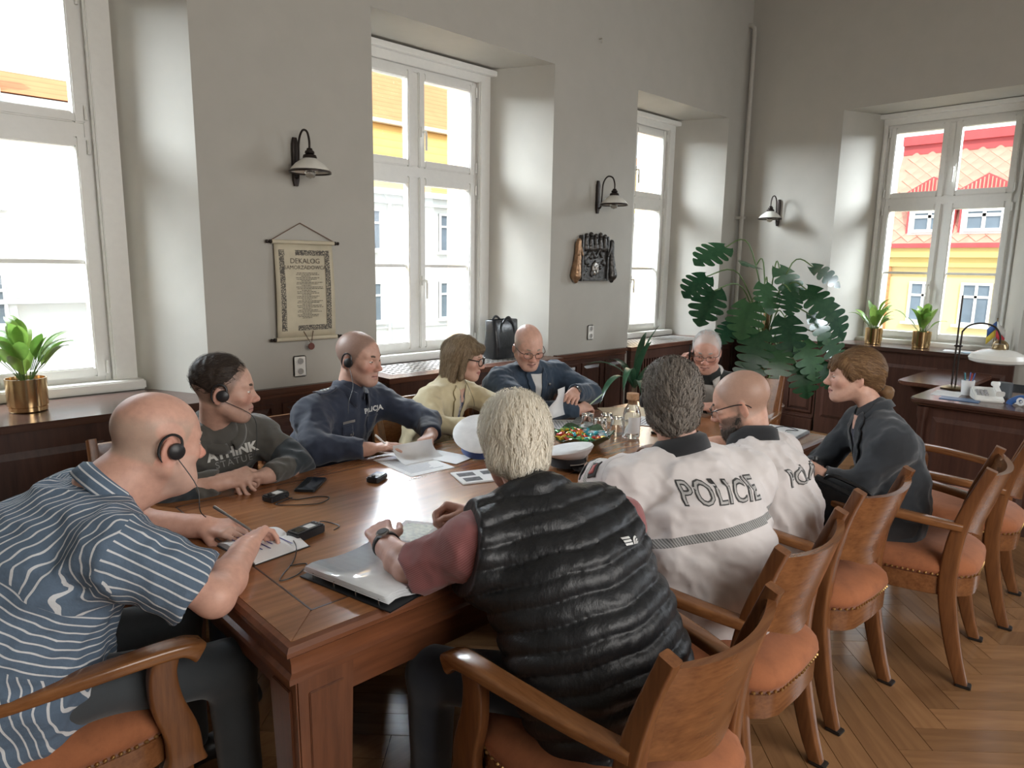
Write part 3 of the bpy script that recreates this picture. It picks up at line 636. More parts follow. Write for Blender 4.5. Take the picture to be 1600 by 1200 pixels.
# ---------------------------------------------------------------- soft-body modelling: blended distance field -> quad mesh
def V3(p): return np.array(p, dtype=np.float64)
def unit(v): v = V3(v); return v / (np.linalg.norm(v) + 1e-12)
class Field:
    def __init__(s, lo, hi, res):
        s.lo = V3(lo); s.res = res; s.n = np.ceil((V3(hi) - s.lo) / res).astype(int) + 1
        s.F = np.full(tuple(s.n), 0.15, np.float32)
    def sub(s, blo, bhi):
        a = np.clip(np.floor((V3(blo) - s.lo) / s.res).astype(int), 0, s.n); b = np.clip(np.ceil((V3(bhi) - s.lo) / s.res).astype(int) + 1, 0, s.n)
        if np.any(b - a < 1): return None
        sl = tuple(slice(a[i], b[i]) for i in range(3))
        g = [(s.lo[i] + s.res * np.arange(a[i], b[i])).astype(np.float32) for i in range(3)]
        return sl, g[0][:, None, None], g[1][None, :, None], g[2][None, None, :]
    def put(s, sl, d, k, carve=False):
        f = s.F[sl]
        if carve:
            h = np.clip(0.5 - 0.5 * (f + d) / k, 0, 1); s.F[sl] = f * (1 - h) - d * h + k * h * (1 - h)
        else:
            h = np.clip(0.5 + 0.5 * (f - d) / k, 0, 1); s.F[sl] = f * (1 - h) + d * h - k * h * (1 - h)
    def cone(s, a, b, ra, rb, k=0.02, cut=False, carve=False):
        a, b = V3(a), V3(b); m = max(ra, rb) + k + 0.03
        q = s.sub(np.minimum(a, b) - m, np.maximum(a, b) + m)
        if q is None: return
        sl, X, Y, Z = q; ba = b - a; L2 = max(float(ba @ ba), 1e-9)
        t = ((X - a[0]) * ba[0] + (Y - a[1]) * ba[1] + (Z - a[2]) * ba[2]) / L2; tc = np.clip(t, 0, 1)
        d = np.sqrt((X - a[0] - tc * ba[0]) ** 2 + (Y - a[1] - tc * ba[1]) ** 2 + (Z - a[2] - tc * ba[2]) ** 2) - (ra + (rb - ra) * tc)
        if cut: d = np.maximum(d, (t - 1) * math.sqrt(L2))
        s.put(sl, d.astype(np.float32), k, carve)
    def ell(s, c, r, ax=None, k=0.02, carve=False):
        c, r = V3(c), V3(r); m = r.max() + k + 0.03; q = s.sub(c - m, c + m)
        if q is None: return
        sl, X, Y, Z = q
        if ax is None: u, v, w_ = X - c[0], Y - c[1], Z - c[2]
        else: u, v, w_ = [(X - c[0]) * e[0] + (Y - c[1]) * e[1] + (Z - c[2]) * e[2] for e in ax]
        k0 = np.sqrt((u / r[0]) ** 2 + (v / r[1]) ** 2 + (w_ / r[2]) ** 2); k1 = np.sqrt((u / r[0] ** 2) ** 2 + (v / r[1] ** 2) ** 2 + (w_ / r[2] ** 2) ** 2)
        s.put(sl, (k0 * (k0 - 1) / (k1 + 1e-6)).astype(np.float32), k, carve)
    def etube(s, pts, A, B, Lat, k=0.03):
        """elliptic tube: half-widths A along Lat, B along the third direction"""
        Lat = unit(Lat)
        for i in range(len(pts) - 1):
            a, b = V3(pts[i]), V3(pts[i + 1]); m = max(A[i], A[i + 1], B[i], B[i + 1]) + k + .03
            q = s.sub(np.minimum(a, b) - m, np.maximum(a, b) + m)
            if q is None: continue
            sl, X, Y, Z = q; ba = b - a; L = math.sqrt(float(ba @ ba)); t_ = ba / L; l = unit(Lat - t_ * (Lat @ t_)); n = np.cross(t_, l)
            dx, dy, dz = X - a[0], Y - a[1], Z - a[2]
            w_ = dx * t_[0] + dy * t_[1] + dz * t_[2]; tc = np.clip(w_ / L, 0, 1)
            u = dx * l[0] + dy * l[1] + dz * l[2]; v = dx * n[0] + dy * n[1] + dz * n[2]; e = w_ - tc * L
            ra = A[i] + (A[i + 1] - A[i]) * tc; rb = B[i] + (B[i + 1] - B[i]) * tc; rc = np.minimum(ra, rb) * .6
            k0 = np.sqrt((u / ra) ** 2 + (v / rb) ** 2 + (e / rc) ** 2); k1 = np.sqrt((u / ra ** 2) ** 2 + (v / rb ** 2) ** 2 + (e / rc ** 2) ** 2)
            s.put(sl, (k0 * (k0 - 1) / (k1 + 1e-6)).astype(np.float32), k)
    def plane(s, p, n, k=0.004):      # keep the side n points away from
        p, n = V3(p), unit(n); q = s.sub(s.lo, s.lo + s.n * s.res); sl, X, Y, Z = q
        d = (X - p[0]) * n[0] + (Y - p[1]) * n[1] + (Z - p[2]) * n[2]
        s.F = np.maximum(s.F, d.astype(np.float32))
    def disp(s, fn):
        q = s.sub(s.lo, s.lo + s.n * s.res); sl, X, Y, Z = q
        m = np.abs(s.F) < .05
        i, j, k = np.nonzero(m)
        s.F[i, j, k] += fn(X[i, 0, 0], Y[0, j, 0], Z[0, 0, k]).astype(np.float32)
    def mesh(s, smooth=0):
        F = s.F; S = F < 0; nx, ny, nz = S.shape
        c = np.zeros((nx - 1, ny - 1, nz - 1), np.uint8)
        for dx in (0, 1):
            for dy in (0, 1):
                for dz in (0, 1): c += S[dx:nx - 1 + dx, dy:ny - 1 + dy, dz:nz - 1 + dz]
        idx = np.argwhere((c > 0) & (c < 8)); M = len(idx)
        ids = np.full(c.shape, -1, np.int32); ids[idx[:, 0], idx[:, 1], idx[:, 2]] = np.arange(M)
        cor = [(x, y, z) for x in (0, 1) for y in (0, 1) for z in (0, 1)]
        vals = {q: F[idx[:, 0] + q[0], idx[:, 1] + q[1], idx[:, 2] + q[2]] for q in cor}
        acc = np.zeros((M, 3)); cnt = np.zeros(M)
        for q in cor:
            for ax in range(3):
                if q[ax]: continue
                r = list(q); r[ax] = 1; v0, v1 = vals[q], vals[tuple(r)]; m = (v0 < 0) != (v1 < 0)
                t = np.where(m, v0 / np.where(m, v0 - v1, 1), 0); p = np.tile(np.array(q, float), (M, 1)); p[:, ax] += t
                acc[m] += p[m]; cnt[m] += 1
        v = s.lo + (idx + acc / np.maximum(cnt, 1)[:, None]) * s.res
        quads = []
        for ax in range(3):
            o1, o2 = [(1, 2), (2, 0), (0, 1)][ax]
            a = [slice(None)] * 3; b = [slice(None)] * 3; a[ax] = slice(0, -1); b[ax] = slice(1, None)
            e = np.argwhere(S[tuple(a)] != S[tuple(b)])
            e = e[(e[:, o1] > 0) & (e[:, o2] > 0) & (e[:, o1] < s.n[o1] - 1) & (e[:, o2] < s.n[o2] - 1)]
            ins = S[e[:, 0], e[:, 1], e[:, 2]]
            def cell(d1, d2):
                q = e.copy(); q[:, o1] -= d1; q[:, o2] -= d2; return ids[q[:, 0], q[:, 1], q[:, 2]]
            Q = np.stack([cell(1, 1), cell(0, 1), cell(0, 0), cell(1, 0)], 1)
            Q[~ins] = Q[~ins][:, ::-1]; quads.append(Q)
        quads = np.concatenate(quads); quads = quads[(quads >= 0).all(1)]
        for _ in range(smooth):
            acc = np.zeros_like(v); cn = np.zeros(len(v))
            for i in range(4):
                a, b = quads[:, i], quads[:, (i + 1) % 4]
                for ax in range(3): acc[:, ax] += np.bincount(a, v[b, ax], len(v)) + np.bincount(b, v[a, ax], len(v))
                cn += np.bincount(a, minlength=len(v)) + np.bincount(b, minlength=len(v))
            v = v * .4 + .6 * acc / np.maximum(cn, 1)[:, None]
        return v, quads
def quad_mesh(name, v, q):
    me = bpy.data.meshes.new(name); me.vertices.add(len(v)); me.vertices.foreach_set('co', np.ascontiguousarray(v, np.float32).ravel())
    me.loops.add(4 * len(q)); me.loops.foreach_set('vertex_index', np.ascontiguousarray(q, np.int32).ravel())
    me.polygons.add(len(q)); me.polygons.foreach_set('loop_start', np.arange(len(q), dtype=np.int32) * 4)
    me.update(calc_edges=True); me.validate(); me.shade_smooth(); return me
def vattr(me, name, arr):
    arr = np.asarray(arr, np.float32)
    if arr.ndim == 1: a = me.attributes.new(name, 'FLOAT', 'POINT'); a.data.foreach_set('value', arr)
    else: a = me.attributes.new(name, 'FLOAT_VECTOR', 'POINT'); a.data.foreach_set('vector', np.ascontiguousarray(arr).ravel())
def folds(seed, amp, scale=14.0, n=7, axis=None):
    r = np.random.RandomState(seed); W = r.normal(size=(n, 3)); W /= np.linalg.norm(W, axis=1)[:, None]
    if axis is not None: W -= np.outer(W @ unit(axis), unit(axis)) * .95; W /= np.linalg.norm(W, axis=1)[:, None]
    W *= scale * r.uniform(.5, 1.8, (n, 1)); ph = r.uniform(0, 6.28, n); W2 = r.normal(size=(n, 3)) * scale * .35
    def f(x, y, z):
        o = 0
        for i in range(n):
            o = o + np.sin(W[i, 0] * x + W[i, 1] * y + W[i, 2] * z + ph[i] + 1.6 * np.sin(W2[i, 0] * x + W2[i, 1] * y + W2[i, 2] * z))
        o = o / n
        return amp * (np.abs(o) * 2.0 - .5)
    return f
# ---------------------------------------------------------------- hands
FING = [(.030, .086, (.041, .025, .019), .0088), (.010, .090, (.045, .028, .020), .0092), (-.011, .086, (.041, .026, .019), .0087), (-.030, .078, (.032, .020, .017), .0078)]
def add_hand(F, wrist, D, Np, right=True, curl=.5, spread=.06, sc=1.0, thumb=.6, curls=None, fing_k=.003):
    wrist = V3(wrist); D = unit(D); Np = unit(V3(Np) - D * (V3(Np) @ D)); Sd = np.cross(D, Np) * (1 if right else -1)
    tips = []
    F.cone(wrist - D * .03, wrist + D * .02, .027 * sc, .026 * sc, .02)
    for i, (off, ln, seg, r) in enumerate(FING):
        kn = wrist + D * ln * sc + Sd * off * sc - Np * .004 * sc
        F.cone(wrist + D * .012 + Sd * off * .55 * sc, kn, .0145 * sc, .0118 * sc, .012)
        c = (curls[i] if curls else curl); ang = 0.0; p = kn; dd = unit(D + Sd * off / .03 * spread)
        for j, L in enumerate(seg):
            ang += c * (1.0, 1.25, .8)[j]
            di = unit(dd * math.cos(ang) + Np * math.sin(ang)); q = p + di * L * sc
            F.cone(p, q, r * sc * (1 - .07 * j), r * sc * (1 - .07 * (j + 1)), fing_k if j or True else .008); p = q
        tips.append(p)
    # thumb from the side of the palm
    b0 = wrist + D * .022 * sc + Sd * .024 * sc + Np * .006 * sc; d1 = unit(D * .75 + Sd * (.85 - .5 * thumb) + Np * (.15 + .5 * thumb))
    b1 = b0 + d1 * .042 * sc; d2 = unit(D * .9 + Sd * (.35 - .6 * thumb) + Np * .45 * thumb); b2 = b1 + d2 * .032 * sc; d3 = unit(d2 + Np * .25 * thumb - Sd * .3 * thumb); b3 = b2 + d3 * .025 * sc
    F.cone(b0, b1, .0150 * sc, .0115 * sc, .012); F.cone(b1, b2, .0108 * sc, .0100 * sc, .004); F.cone(b2, b3, .0102 * sc, .0082 * sc, .003)
    return tips, b3
# ---------------------------------------------------------------- heads
def head_frame(fwd, up=(0, 0, 1), tilt=0.0):
    f = unit(fwd); u = V3(up); u = unit(u - f * (u @ f)); r = np.cross(f, u)
    if tilt: u, r = u * math.cos(tilt) + r * math.sin(tilt), r * math.cos(tilt) - u * math.sin(tilt)
    return np.stack([r, f, u])          # rows: right, forward, up
def add_head(F, c, A, s=1.0, wide=1.0, jaw=1.0, nose=1.0, fat=0.0, female=False):
    c = V3(c)
    def W(p): return c + s * (p[0] * A[0] + p[1] * A[1] + p[2] * A[2])
    def e(p, r, k=.02, carve=False, ax=A): F.ell(W(p), [x * s for x in r], ax, k, carve)
    def co(a, b, ra, rb, k=.015, carve=False): F.cone(W(a), W(b), ra * s, rb * s, k, False, carve)
    w_ = wide
    e((0, -.018, .036), (.075 * w_, .096, .084)); e((0, .022, .01), (.068 * w_, .074, .085), .03)
    e((0, .032, -.045), (.056 * w_ + fat * .5, .058, .066), .03)
    e((0, .048, -.078), (.040 * jaw + fat * .5, .040, .036), .03)
    for x in (-1, 1):
        co((x * (.058 * w_ + fat * .6), -.004, -.05), (x * .024 * jaw, .068, -.098), .018 + fat, .016 + fat, .03)
        e((x * .044 * w_, .062, -.022), (.022, .020, .020), .025)
        co((x * .012, .086, .020), (x * .046, .070, .024), .010, .008, .014)
        e((x * .031, .098, -.001), (.018, .016, .0115), None and 0 or .010, True)
        # ear
        e((x * (.076 * w_ + fat * .5), -.012, -.012), (.008, .019, .032), .006, ax=np.stack([unit(A[0] + x * .45 * A[1]), unit(A[1] - x * .45 * A[0] - .18 * A[2]), unit(A[2] + .18 * A[1])]))
        e((x * (.086 * w_ + fat * .5), -.006, -.008), (.006, .009, .016), .005, True)
        e((x * .013, .101, -.036), (.0095 * nose, .012, .0085), .006)
    e((0, .074, -.100), (.019 * jaw, .015, .015), .02)
    co((0, .084, .014), (0, .108 + .006 * (nose - 1), -.026), .0085, .0105 * nose, .010); e((0, .113 + .008 * (nose - 1), -.031), (.0125 * nose, .0115, .0105), .008)
    co((-.025, .078, -.0625), (0, .0945, -.0600), .0042, .0062, .007); co((.025, .078, -.0625), (0, .0945, -.0600), .0042, .0062, .007)
    co((-.022, .080, -.0715), (0, .0925, -.0735), .0045, .0068, .007); co((.022, .080, -.0715), (0, .0925, -.0735), .0045, .0068, .007)
    co((-.024, .089, -.067), (.024, .089, -.067), .0022, .0022, .004, True)
    return W
# ---------------------------------------------------------------- node expressions
class Ex:
    def __init__(s, nt, v): s.nt = nt; s.v = v
    def _b(s, op, o, swap=False):
        n = s.nt.nodes.new('ShaderNodeMath'); n.operation = op
        a, b = (o, s) if swap else (s, o)
        for i, q in enumerate((a, b)):
            if q is None: continue
            q = q.v if isinstance(q, Ex) else q
            if isinstance(q, (int, float)): n.inputs[i].default_value = q
            else: s.nt.links.new(q, n.inputs[i])
        return Ex(s.nt, n.outputs[0])
    def __add__(s, o): return s._b('ADD', o)
    def __radd__(s, o): return s._b('ADD', o)
    def __sub__(s, o): return s._b('SUBTRACT', o)
    def __rsub__(s, o): return s._b('SUBTRACT', o, True)
    def __mul__(s, o): return s._b('MULTIPLY', o)
    def __rmul__(s, o): return s._b('MULTIPLY', o)
    def __truediv__(s, o): return s._b('DIVIDE', o)
    def abs(s): return s._b('ABSOLUTE', None)
    def sin(s): return s._b('SINE', None)
    def max(s, o): return s._b('MAXIMUM', o)
    def min(s, o): return s._b('MINIMUM', o)
    def gt(s, o): return s._b('GREATER_THAN', o)
    def lt(s, o): return s._b('LESS_THAN', o)
    def fract(s): return s._b('FRACT', None)
    def floor(s): return s._b('FLOOR', None)
    def step(s, a, b):            # smooth 0..1 while going a -> b
        n = s.nt.nodes.new('ShaderNodeMapRange'); n.interpolation_type = 'SMOOTHSTEP'; n.inputs['From Min'].default_value = a; n.inputs['From Max'].default_value = b
        s.nt.links.new(s.v, n.inputs['Value']); return Ex(s.nt, n.outputs['Result'])
def attr3(nt, name):
    a = N(nt, 'ShaderNodeAttribute'); a.attribute_name = name; sp = N(nt, 'ShaderNodeSeparateXYZ'); nt.links.new(a.outputs['Vector'], sp.inputs[0])
    return [Ex(nt, sp.outputs[i]) for i in range(3)]
def attr1(nt, name):
    a = N(nt, 'ShaderNodeAttribute'); a.attribute_name = name; return Ex(nt, a.outputs['Fac'])
def mixc(nt, fac, a, b):
    n = N(nt, 'ShaderNodeMix'); n.data_type = 'RGBA'
    nt.links.new(fac.v, n.inputs['Factor'])
    for key, q in (('A', a), ('B', b)):
        if isinstance(q, (tuple, list)): n.inputs[key].default_value = rgb(q)
        else: nt.links.new(q, n.inputs[key])
    return n.outputs['Result']
def skin_mat(name, base, lip=(0.50, 0.25, 0.21), fuzz=None, top=None, beard=None, beard_amt=0.8, red=0.5, fuzz_amt=.8):
    base = [min(.8, c * 1.12) for c in base]
    m, nt, b = nodes(name); x, y, z = attr3(nt, 'hp'); ax = x.abs()
    nz = noise_val(nt, 45, 5); nzv = Ex(nt, nz.outputs['Fac']); nf = Ex(nt, noise_val(nt, 420, 2).outputs['Fac'])
    col = ramp(nt, nz.outputs['Fac'], [(0.3, [base[0] * .90, base[1] * .86, base[2] * .85]), (0.7, [base[0] * 1.06, base[1] * 1.05, base[2] * 1.04])]).outputs['Color']
    redc = (base[0] * .95, base[1] * .62, base[2] * .58)
    q = ((ax - .042) * 28) * ((ax - .042) * 28) + ((z + .028) * 28) * ((z + .028) * 28); chk = (1 - q.step(0, 1)) * y.step(.02, .05)
    near = (z.abs().lt(.13)) * (y.abs().lt(.16)) * ax.lt(.115); ear = ax.step(.070, .080) * (1 - (y + .012).abs().step(.012, .032)) * (1 - (z + .012).abs().step(.026, .045)); nose = y.step(.100, .112) * (1 - ax.step(.012, .026)) * z.lt(0)
    col = mixc(nt, (chk + ear * .7 + nose * .8).min(1) * near * red, col, redc)
    if fuzz:
        hl = z - (y * 1.9 - .058 + (nzv - .5) * .03); msk = hl.step(-.012, .022) * (z + .062 + y * .25).step(-.004, .014) * (1 - ax.step(.077, .080))
        if top is not None: msk = msk * (1 - (z + (nzv - .5) * .02).step(top - .012, top + .03))
        col = mixc(nt, msk * (.4 + nf * .7).min(1) * fuzz_amt, col, fuzz)
    if beard:
        m1 = (z + .050 - (ax - .03).max(0) * .62 + (nzv - .5) * .015); msk = (1 - m1.step(-.006, .004)) * y.step(-.005, .012) * (z + .135).step(0, .012)
        mus = (1 - (z + .047).step(-.003, .002)) * ax.lt(.034) * y.gt(.06); msk = msk.max(mus)
        lips = ((ax / .019) * (ax / .019) + ((z + .067) / .0085) * ((z + .067) / .0085)); msk = msk * lips.step(.8, 1.4)
        col = mixc(nt, msk * (.5 + nf * .7).min(1) * beard_amt, col, beard)
    lm = ((ax / .027) * (ax / .027) + ((z + .067) / .0115) * ((z + .067) / .0115)); lmk = (1 - lm.step(.55, 1.15)) * y.step(.074, .082)
    col = mixc(nt, lmk * .75, col, lip)
    line = (1 - (z + .067 + ax * ax * 2.0).abs().step(.0008, .0028)) * ax.lt(.026) * y.gt(.07); col = mixc(nt, line * .8, col, (.10, .03, .03))
    nt.links.new(col, b.inputs['Base Color']); b.inputs['Roughness'].default_value = 0.48; b.inputs['Subsurface Weight'].default_value = 0.0
    bump(nt, b, nf.v, 0.06, 0.002); return m
def cloth(name, c, rough=0.85, var=0.08, weave=700, bmp=0.10, sheen=0.25, wr=0.35):
    m, nt, b = nodes(name); nz = noise_val(nt, 12, 5); r = ramp(nt, nz.outputs['Fac'], [(0.3, [x * (1 - var) for x in c]), (0.7, [x * (1 + var) for x in c])])
    nt.links.new(r.outputs['Color'], b.inputs['Base Color']); b.inputs['Roughness'].default_value = rough; b.inputs['Sheen Weight'].default_value = sheen
    n2 = noise_val(nt, weave, 2); n3 = noise_val(nt, 16, 4, rough=.5)
    h = Ex(nt, n2.outputs['Fac']) * .08 + Ex(nt, n3.outputs['Fac']) * wr; bump(nt, b, h.v, 0.5, 0.03 * max(bmp, .05) * 3); return m
# ---------------------------------------------------------------- person builder
def person(name_label, hip, C, head, hfwd, lat, elL, wrL, elR, wrR, skin, shirt, trousers, handL=None, handR=None, sleeve='long', sw=.195, hs=1.0, tilt=0.0,
           wa=(.17, .13), ch=(.175, .12), fat=0.0, slouch=.04, knees=None, face=(0, 1), neck_r=.054, wide=1.0, jaw=1.0, nose=1.0, female=False, sdisp=None, sres=.0075,
           up=(0, 0, 1), shL=None, shR=None, sl_r=(.066, .058, .052, .040), sl_cut=.62, hem=.0, collar_z=.045, hsc=1.0, shoe=(0.02, 0.018, 0.016), shirt_name='shirt', upa=.155, seatz=.0, yoke=.058, forearm=(.040, .027), sdrop=.030):
    hip, C, head = V3(hip), V3(C), V3(head); lat = unit(lat); fc = unit((face[0], face[1], 0))
    spine0 = unit(C - hip)
    root = thing('person', name_label, 'person', (hip[0], hip[1], 0))
    shL = C - lat * sw - spine0 * sdrop if shL is None else V3(shL); shR = C + lat * sw - spine0 * sdrop if shR is None else V3(shR)
    elL, wrL, elR, wrR = map(V3, (elL, wrL, elR, wrR)); A = head_frame(hfwd, up, tilt)
    spine = unit(C - hip); back = -fc
    nb = C + spine * collar_z
    # --- skin
    pts = [head + .17, head - .17, C, shL, shR]; handsp = []
    for el, wr, hd in ((elL, wrL, handL), (elR, wrR, handR)):
        pts += [el, wr]
        if hd is not None: pts += [wr + .17 * unit(hd['D']) + .05, wr + .17 * unit(hd['D']) - .05]
    pts = np.array(pts); F = Field(pts.min(0) - .07, pts.max(0) + .07, .004)
    for sh, el, wr in ((shL, elL, wrL), (shR, elR, wrR)):
        F.cone(C, sh, .04, .04, .03); F.cone(sh, el, .043, forearm[0] * .95, .03); F.cone(el, el + (wr - el) * .35, forearm[0], forearm[0] * 1.02, .02); F.cone(el + (wr - el) * .35, wr, forearm[0] * 1.02, forearm[1], .02)
    F.cone(C - spine * .08, C, .06, .06, .03)
    W = add_head(F, head, A, hs, wide, jaw, nose, fat, female)
    F.cone(W((0, -.028, -.055)), nb + back * .005, neck_r, neck_r * 1.08, .03)
    if fat: F.cone(W((0, .03, -.10)), nb + fc * .05, .038 + fat, .05 + fat, .04)
    info = dict(root=root, A=A, W=W, hs=hs, shL=shL, shR=shR, C=C, hip=hip, lat=lat, fc=fc, spine=spine, nb=nb, head=head, back=back, wide=wide, fat=fat)
    for hd, wr, el, right, key in ((handL, wrL, elL, False, 'tipsL'), (handR, wrR, elR, True, 'tipsR')):
        if hd is None: continue
        kw = {k: v for k, v in hd.items() if k not in ('D', 'N')}
        info[key] = add_hand(F, wr, hd['D'], hd['N'], right, sc=kw.pop('sc', hsc), **kw)
    v, q = F.mesh(); me = quad_mesh('body', v, q); vattr(me, 'hp', ((v - head) @ A.T) / hs)
    info['body'] = link_mesh('body', me, skin, root, True)
    # --- shirt
    P = []; t_ = [-.16, .12, .40, .70, .93]; k_ = [0, .6, 1, .8, .3]
    mid = [hip + (C - hip) * t + back * slouch * k for t, k in zip(t_, k_)]
    AA = [wa[0] * 1.0, wa[0], (wa[0] + ch[0]) / 2, ch[0], upa]; BB = [wa[1] * 1.0, wa[1], (wa[1] + ch[1]) / 2, ch[1], ch[1] * .78]
    ps = np.array([hip, C, shL, shR, elL, elR] + ([wrL, wrR] if sleeve == 'long' else []))
    F = Field(ps.min(0) - max(wa) - .05, ps.max(0) + max(ch[1], .13) + .05, sres)
    F.etube(mid, AA, BB, lat, .05)
    for sgn, sh in ((-1, shL), (1, shR)): F.cone(nb + lat * sgn * .035 - spine * .012, sh, .048, sl_r[0] * .93, .06)
    F.cone(shL - spine * .03, shR - spine * .03, yoke * 1.15, yoke * 1.15, .07)
    F.cone(C - spine * .02, nb + spine * .01, .07, .058, .04)
    for sh, el, wr in ((shL, elL, wrL), (shR, elR, wrR)):
        if sleeve == 'long':
            F.cone(sh, el, sl_r[0], sl_r[1], .035); F.cone(el, wr - unit(wr - el) * .012, sl_r[2], sl_r[3], .03, cut=True)
        elif sleeve == 'short': F.cone(sh, sh + (el - sh) * sl_cut, sl_r[0], sl_r[1] * 1.10, .035, cut=True)
        else: F.cone(sh, sh + (el - sh) * .15, sl_r[0], sl_r[0], .05, cut=True)
    if sdisp:
        for dfn in (sdisp if isinstance(sdisp, (list, tuple)) else [sdisp]): F.disp(dfn)
    F.plane(hip + np.array([0, 0, -.095 + hem]), (0, 0, -1))
    v, q = F.mesh(1); me = quad_mesh(shirt_name, v, q); rel = v - hip
    info['sv'] = v
    vattr(me, 'tp', np.stack([rel @ lat, rel @ fc, rel @ spine], 1))
    best = np.full(len(v), 9.0); ang = np.zeros(len(v)); along = np.zeros(len(v))
    for sgn, sh, el in ((-1, shL, elL), (1, shR, elR)):
        d = el - sh; L = np.linalg.norm(d); d = d / L; r_ = v - sh; t = r_ @ d; per = r_ - np.outer(t, d); dist = np.linalg.norm(per, axis=1)
        e1 = unit(np.cross(d, spine)); e2 = np.cross(d, e1); an = np.arctan2(per @ e1, per @ e2) * sl_r[0]
        sc_ = np.maximum(dist - sl_r[0] * 1.25, -(t + .012)) 
        m = sc_ < best; best[m] = sc_[m]; ang[m] = an[m]; along[m] = t[m]
    vattr(me, 'arm', np.stack([best, ang, along], 1))
    from mathutils.bvhtree import BVHTree
    info['bvh'] = BVHTree.FromPolygons([tuple(p) for p in v], [tuple(int(i) for i in f) for f in q])
    info['shirt'] = link_mesh(shirt_name, me, shirt, root, True); info['sme'] = (v, q)
    # --- trousers and shoes
    if knees is None: knees = [hip + fc * .40 - lat * .11 + np.array([0, 0, -.055]), hip + fc * .40 + lat * .11 + np.array([0, 0, -.055])]
    knees = [V3(k) for k in knees]; ank = [np.array([k[0], k[1], 0]) + fc * .015 + np.array([0, 0, .09]) for k in knees]
    ps = np.array([hip] + knees + ank); F = Field(ps.min(0) - .23, ps.max(0) + .2, .011)
    F.ell(hip + np.array([0, 0, -.02]), (wa[0] * .98, max(.12, wa[1] * .9), .10), np.stack([lat, fc, V3((0, 0, 1))]), .05)
    for sgn, k, a in ((-1, knees[0], ank[0]), (1, knees[1], ank[1])):
        F.cone(hip + lat * sgn * .085 + np.array([0, 0, -.015]), k, .085, .066, .045); F.cone(k, a, .064, .052, .03, cut=True)
    F.disp(folds(11, .004, 22)); F.plane((0, 0, .508 + seatz) if False else (0, 0, .03), (0, 0, -1))
    v, q = F.mesh(1); link_mesh('trousers', quad_mesh('trousers', v, q), trousers, root, True)
    ms = plain('shoe_leather_%d' % int(shoe[0] * 1000), shoe, .4)
    for a in ank:
        F = Field(a - .3, a + .3, .008); g0 = np.array([a[0], a[1], .045])
        F.cone(g0 - fc * .05, g0 + fc * .13, .042, .036, .03); F.cone(g0 + fc * .1, g0 + fc * .17, .036, .026, .03); F.cone(g0 - fc * .04, a + np.array([0, 0, .02]), .04, .042, .03); F.plane((0, 0, .004), (0, 0, -1)); F.plane((0, 0, .12), (0, 0, 1))
        v, q = F.mesh(); link_mesh('shoe', quad_mesh('shoe', v, q), ms, root, True)
    # --- eyes
    info['eyes'] = []
    return info
M_eyew = plain('eye_white', (0.72, 0.68, 0.64), .25); M_iris = plain('iris', (0.10, 0.07, 0.05), .15)
def eyes(I, skin, open_=.5, look=(0, 0), brow=(0.10, 0.07, 0.05), browr=.0032):
    A, W, hs = I['A'], I['W'], I['hs']
    for x in (-1, 1):
        c = W((x * .031, .0785, .000)); R4 = Matrix([list(A[0]) + [0], list(A[2]) + [0], list(A[1]) + [0], [0, 0, 0, 1]]).transposed()
        M = Matrix.Translation(c) @ Matrix(((R4[0][0], R4[0][1], R4[0][2], 0), (R4[1][0], R4[1][1], R4[1][2], 0), (R4[2][0], R4[2][1], R4[2][2], 0), (0, 0, 0, 1)))
        r = .0122 * hs; b = MB()
        b.lathe([(r * math.sin(a), r * math.cos(a)) for a in [math.pi * i / 12 for i in range(13)]], 16, M @ Matrix.Rotation(look[0], 4, 'Y') @ Matrix.Rotation(-look[1], 4, 'X'))
        eo = b.build('eye', [M_eyew, M_iris], I['root'], True, angle=3)
        pol = eo.data.polygons
        for i, p in enumerate(pol):
            if i < 32 and len(p.vertices) == 4: p.material_index = 1
        # lids: caps above and below the opening
        l = MB(); r2 = r * 1.10; n = 14; up_a, lo_a = lerp(.05, .62, open_), lerp(-.05, -.38, open_)
        for a0, a1 in ((up_a, 1.7), (-1.7, lo_a)):
            rows = []
            for j in range(6):
                th = lerp(a0, a1, j / 5); rows.append([tuple(M @ Vector((r2 * math.sin(ph) * math.cos(th), r2 * math.sin(th), r2 * math.cos(ph) * math.cos(th)))) for ph in [lerp(-1.45, 1.45, i / n) for i in range(n + 1)]])
            l.rings(rows, False, False)
        lo = l.build('eyelid', skin, I['root'], True, angle=3)
        me = lo.data; vv = np.array([v.co for v in me.vertices]); off = np.array([I['hip'][0], I['hip'][1], 0]); vattr(me, 'hp', ((vv + off - I['head']) @ A.T) / hs)
        if brow:
            path = spline([W((x * .012, .0955, .0185)), W((x * .030, .0915, .026)), W((x * .048, .0745, .021))], 4)
            MB().sweep(path, rrect(.0022 * hs, browr * hs * 1.4, .8), tuple(A[2]), [.5] + [1] * (len(path) - 2) + [.3]).build('eyebrow', plain('brow_%02d_%02d' % (brow[0] * 99, brow[2] * 99), brow, .8), I['root'], True)
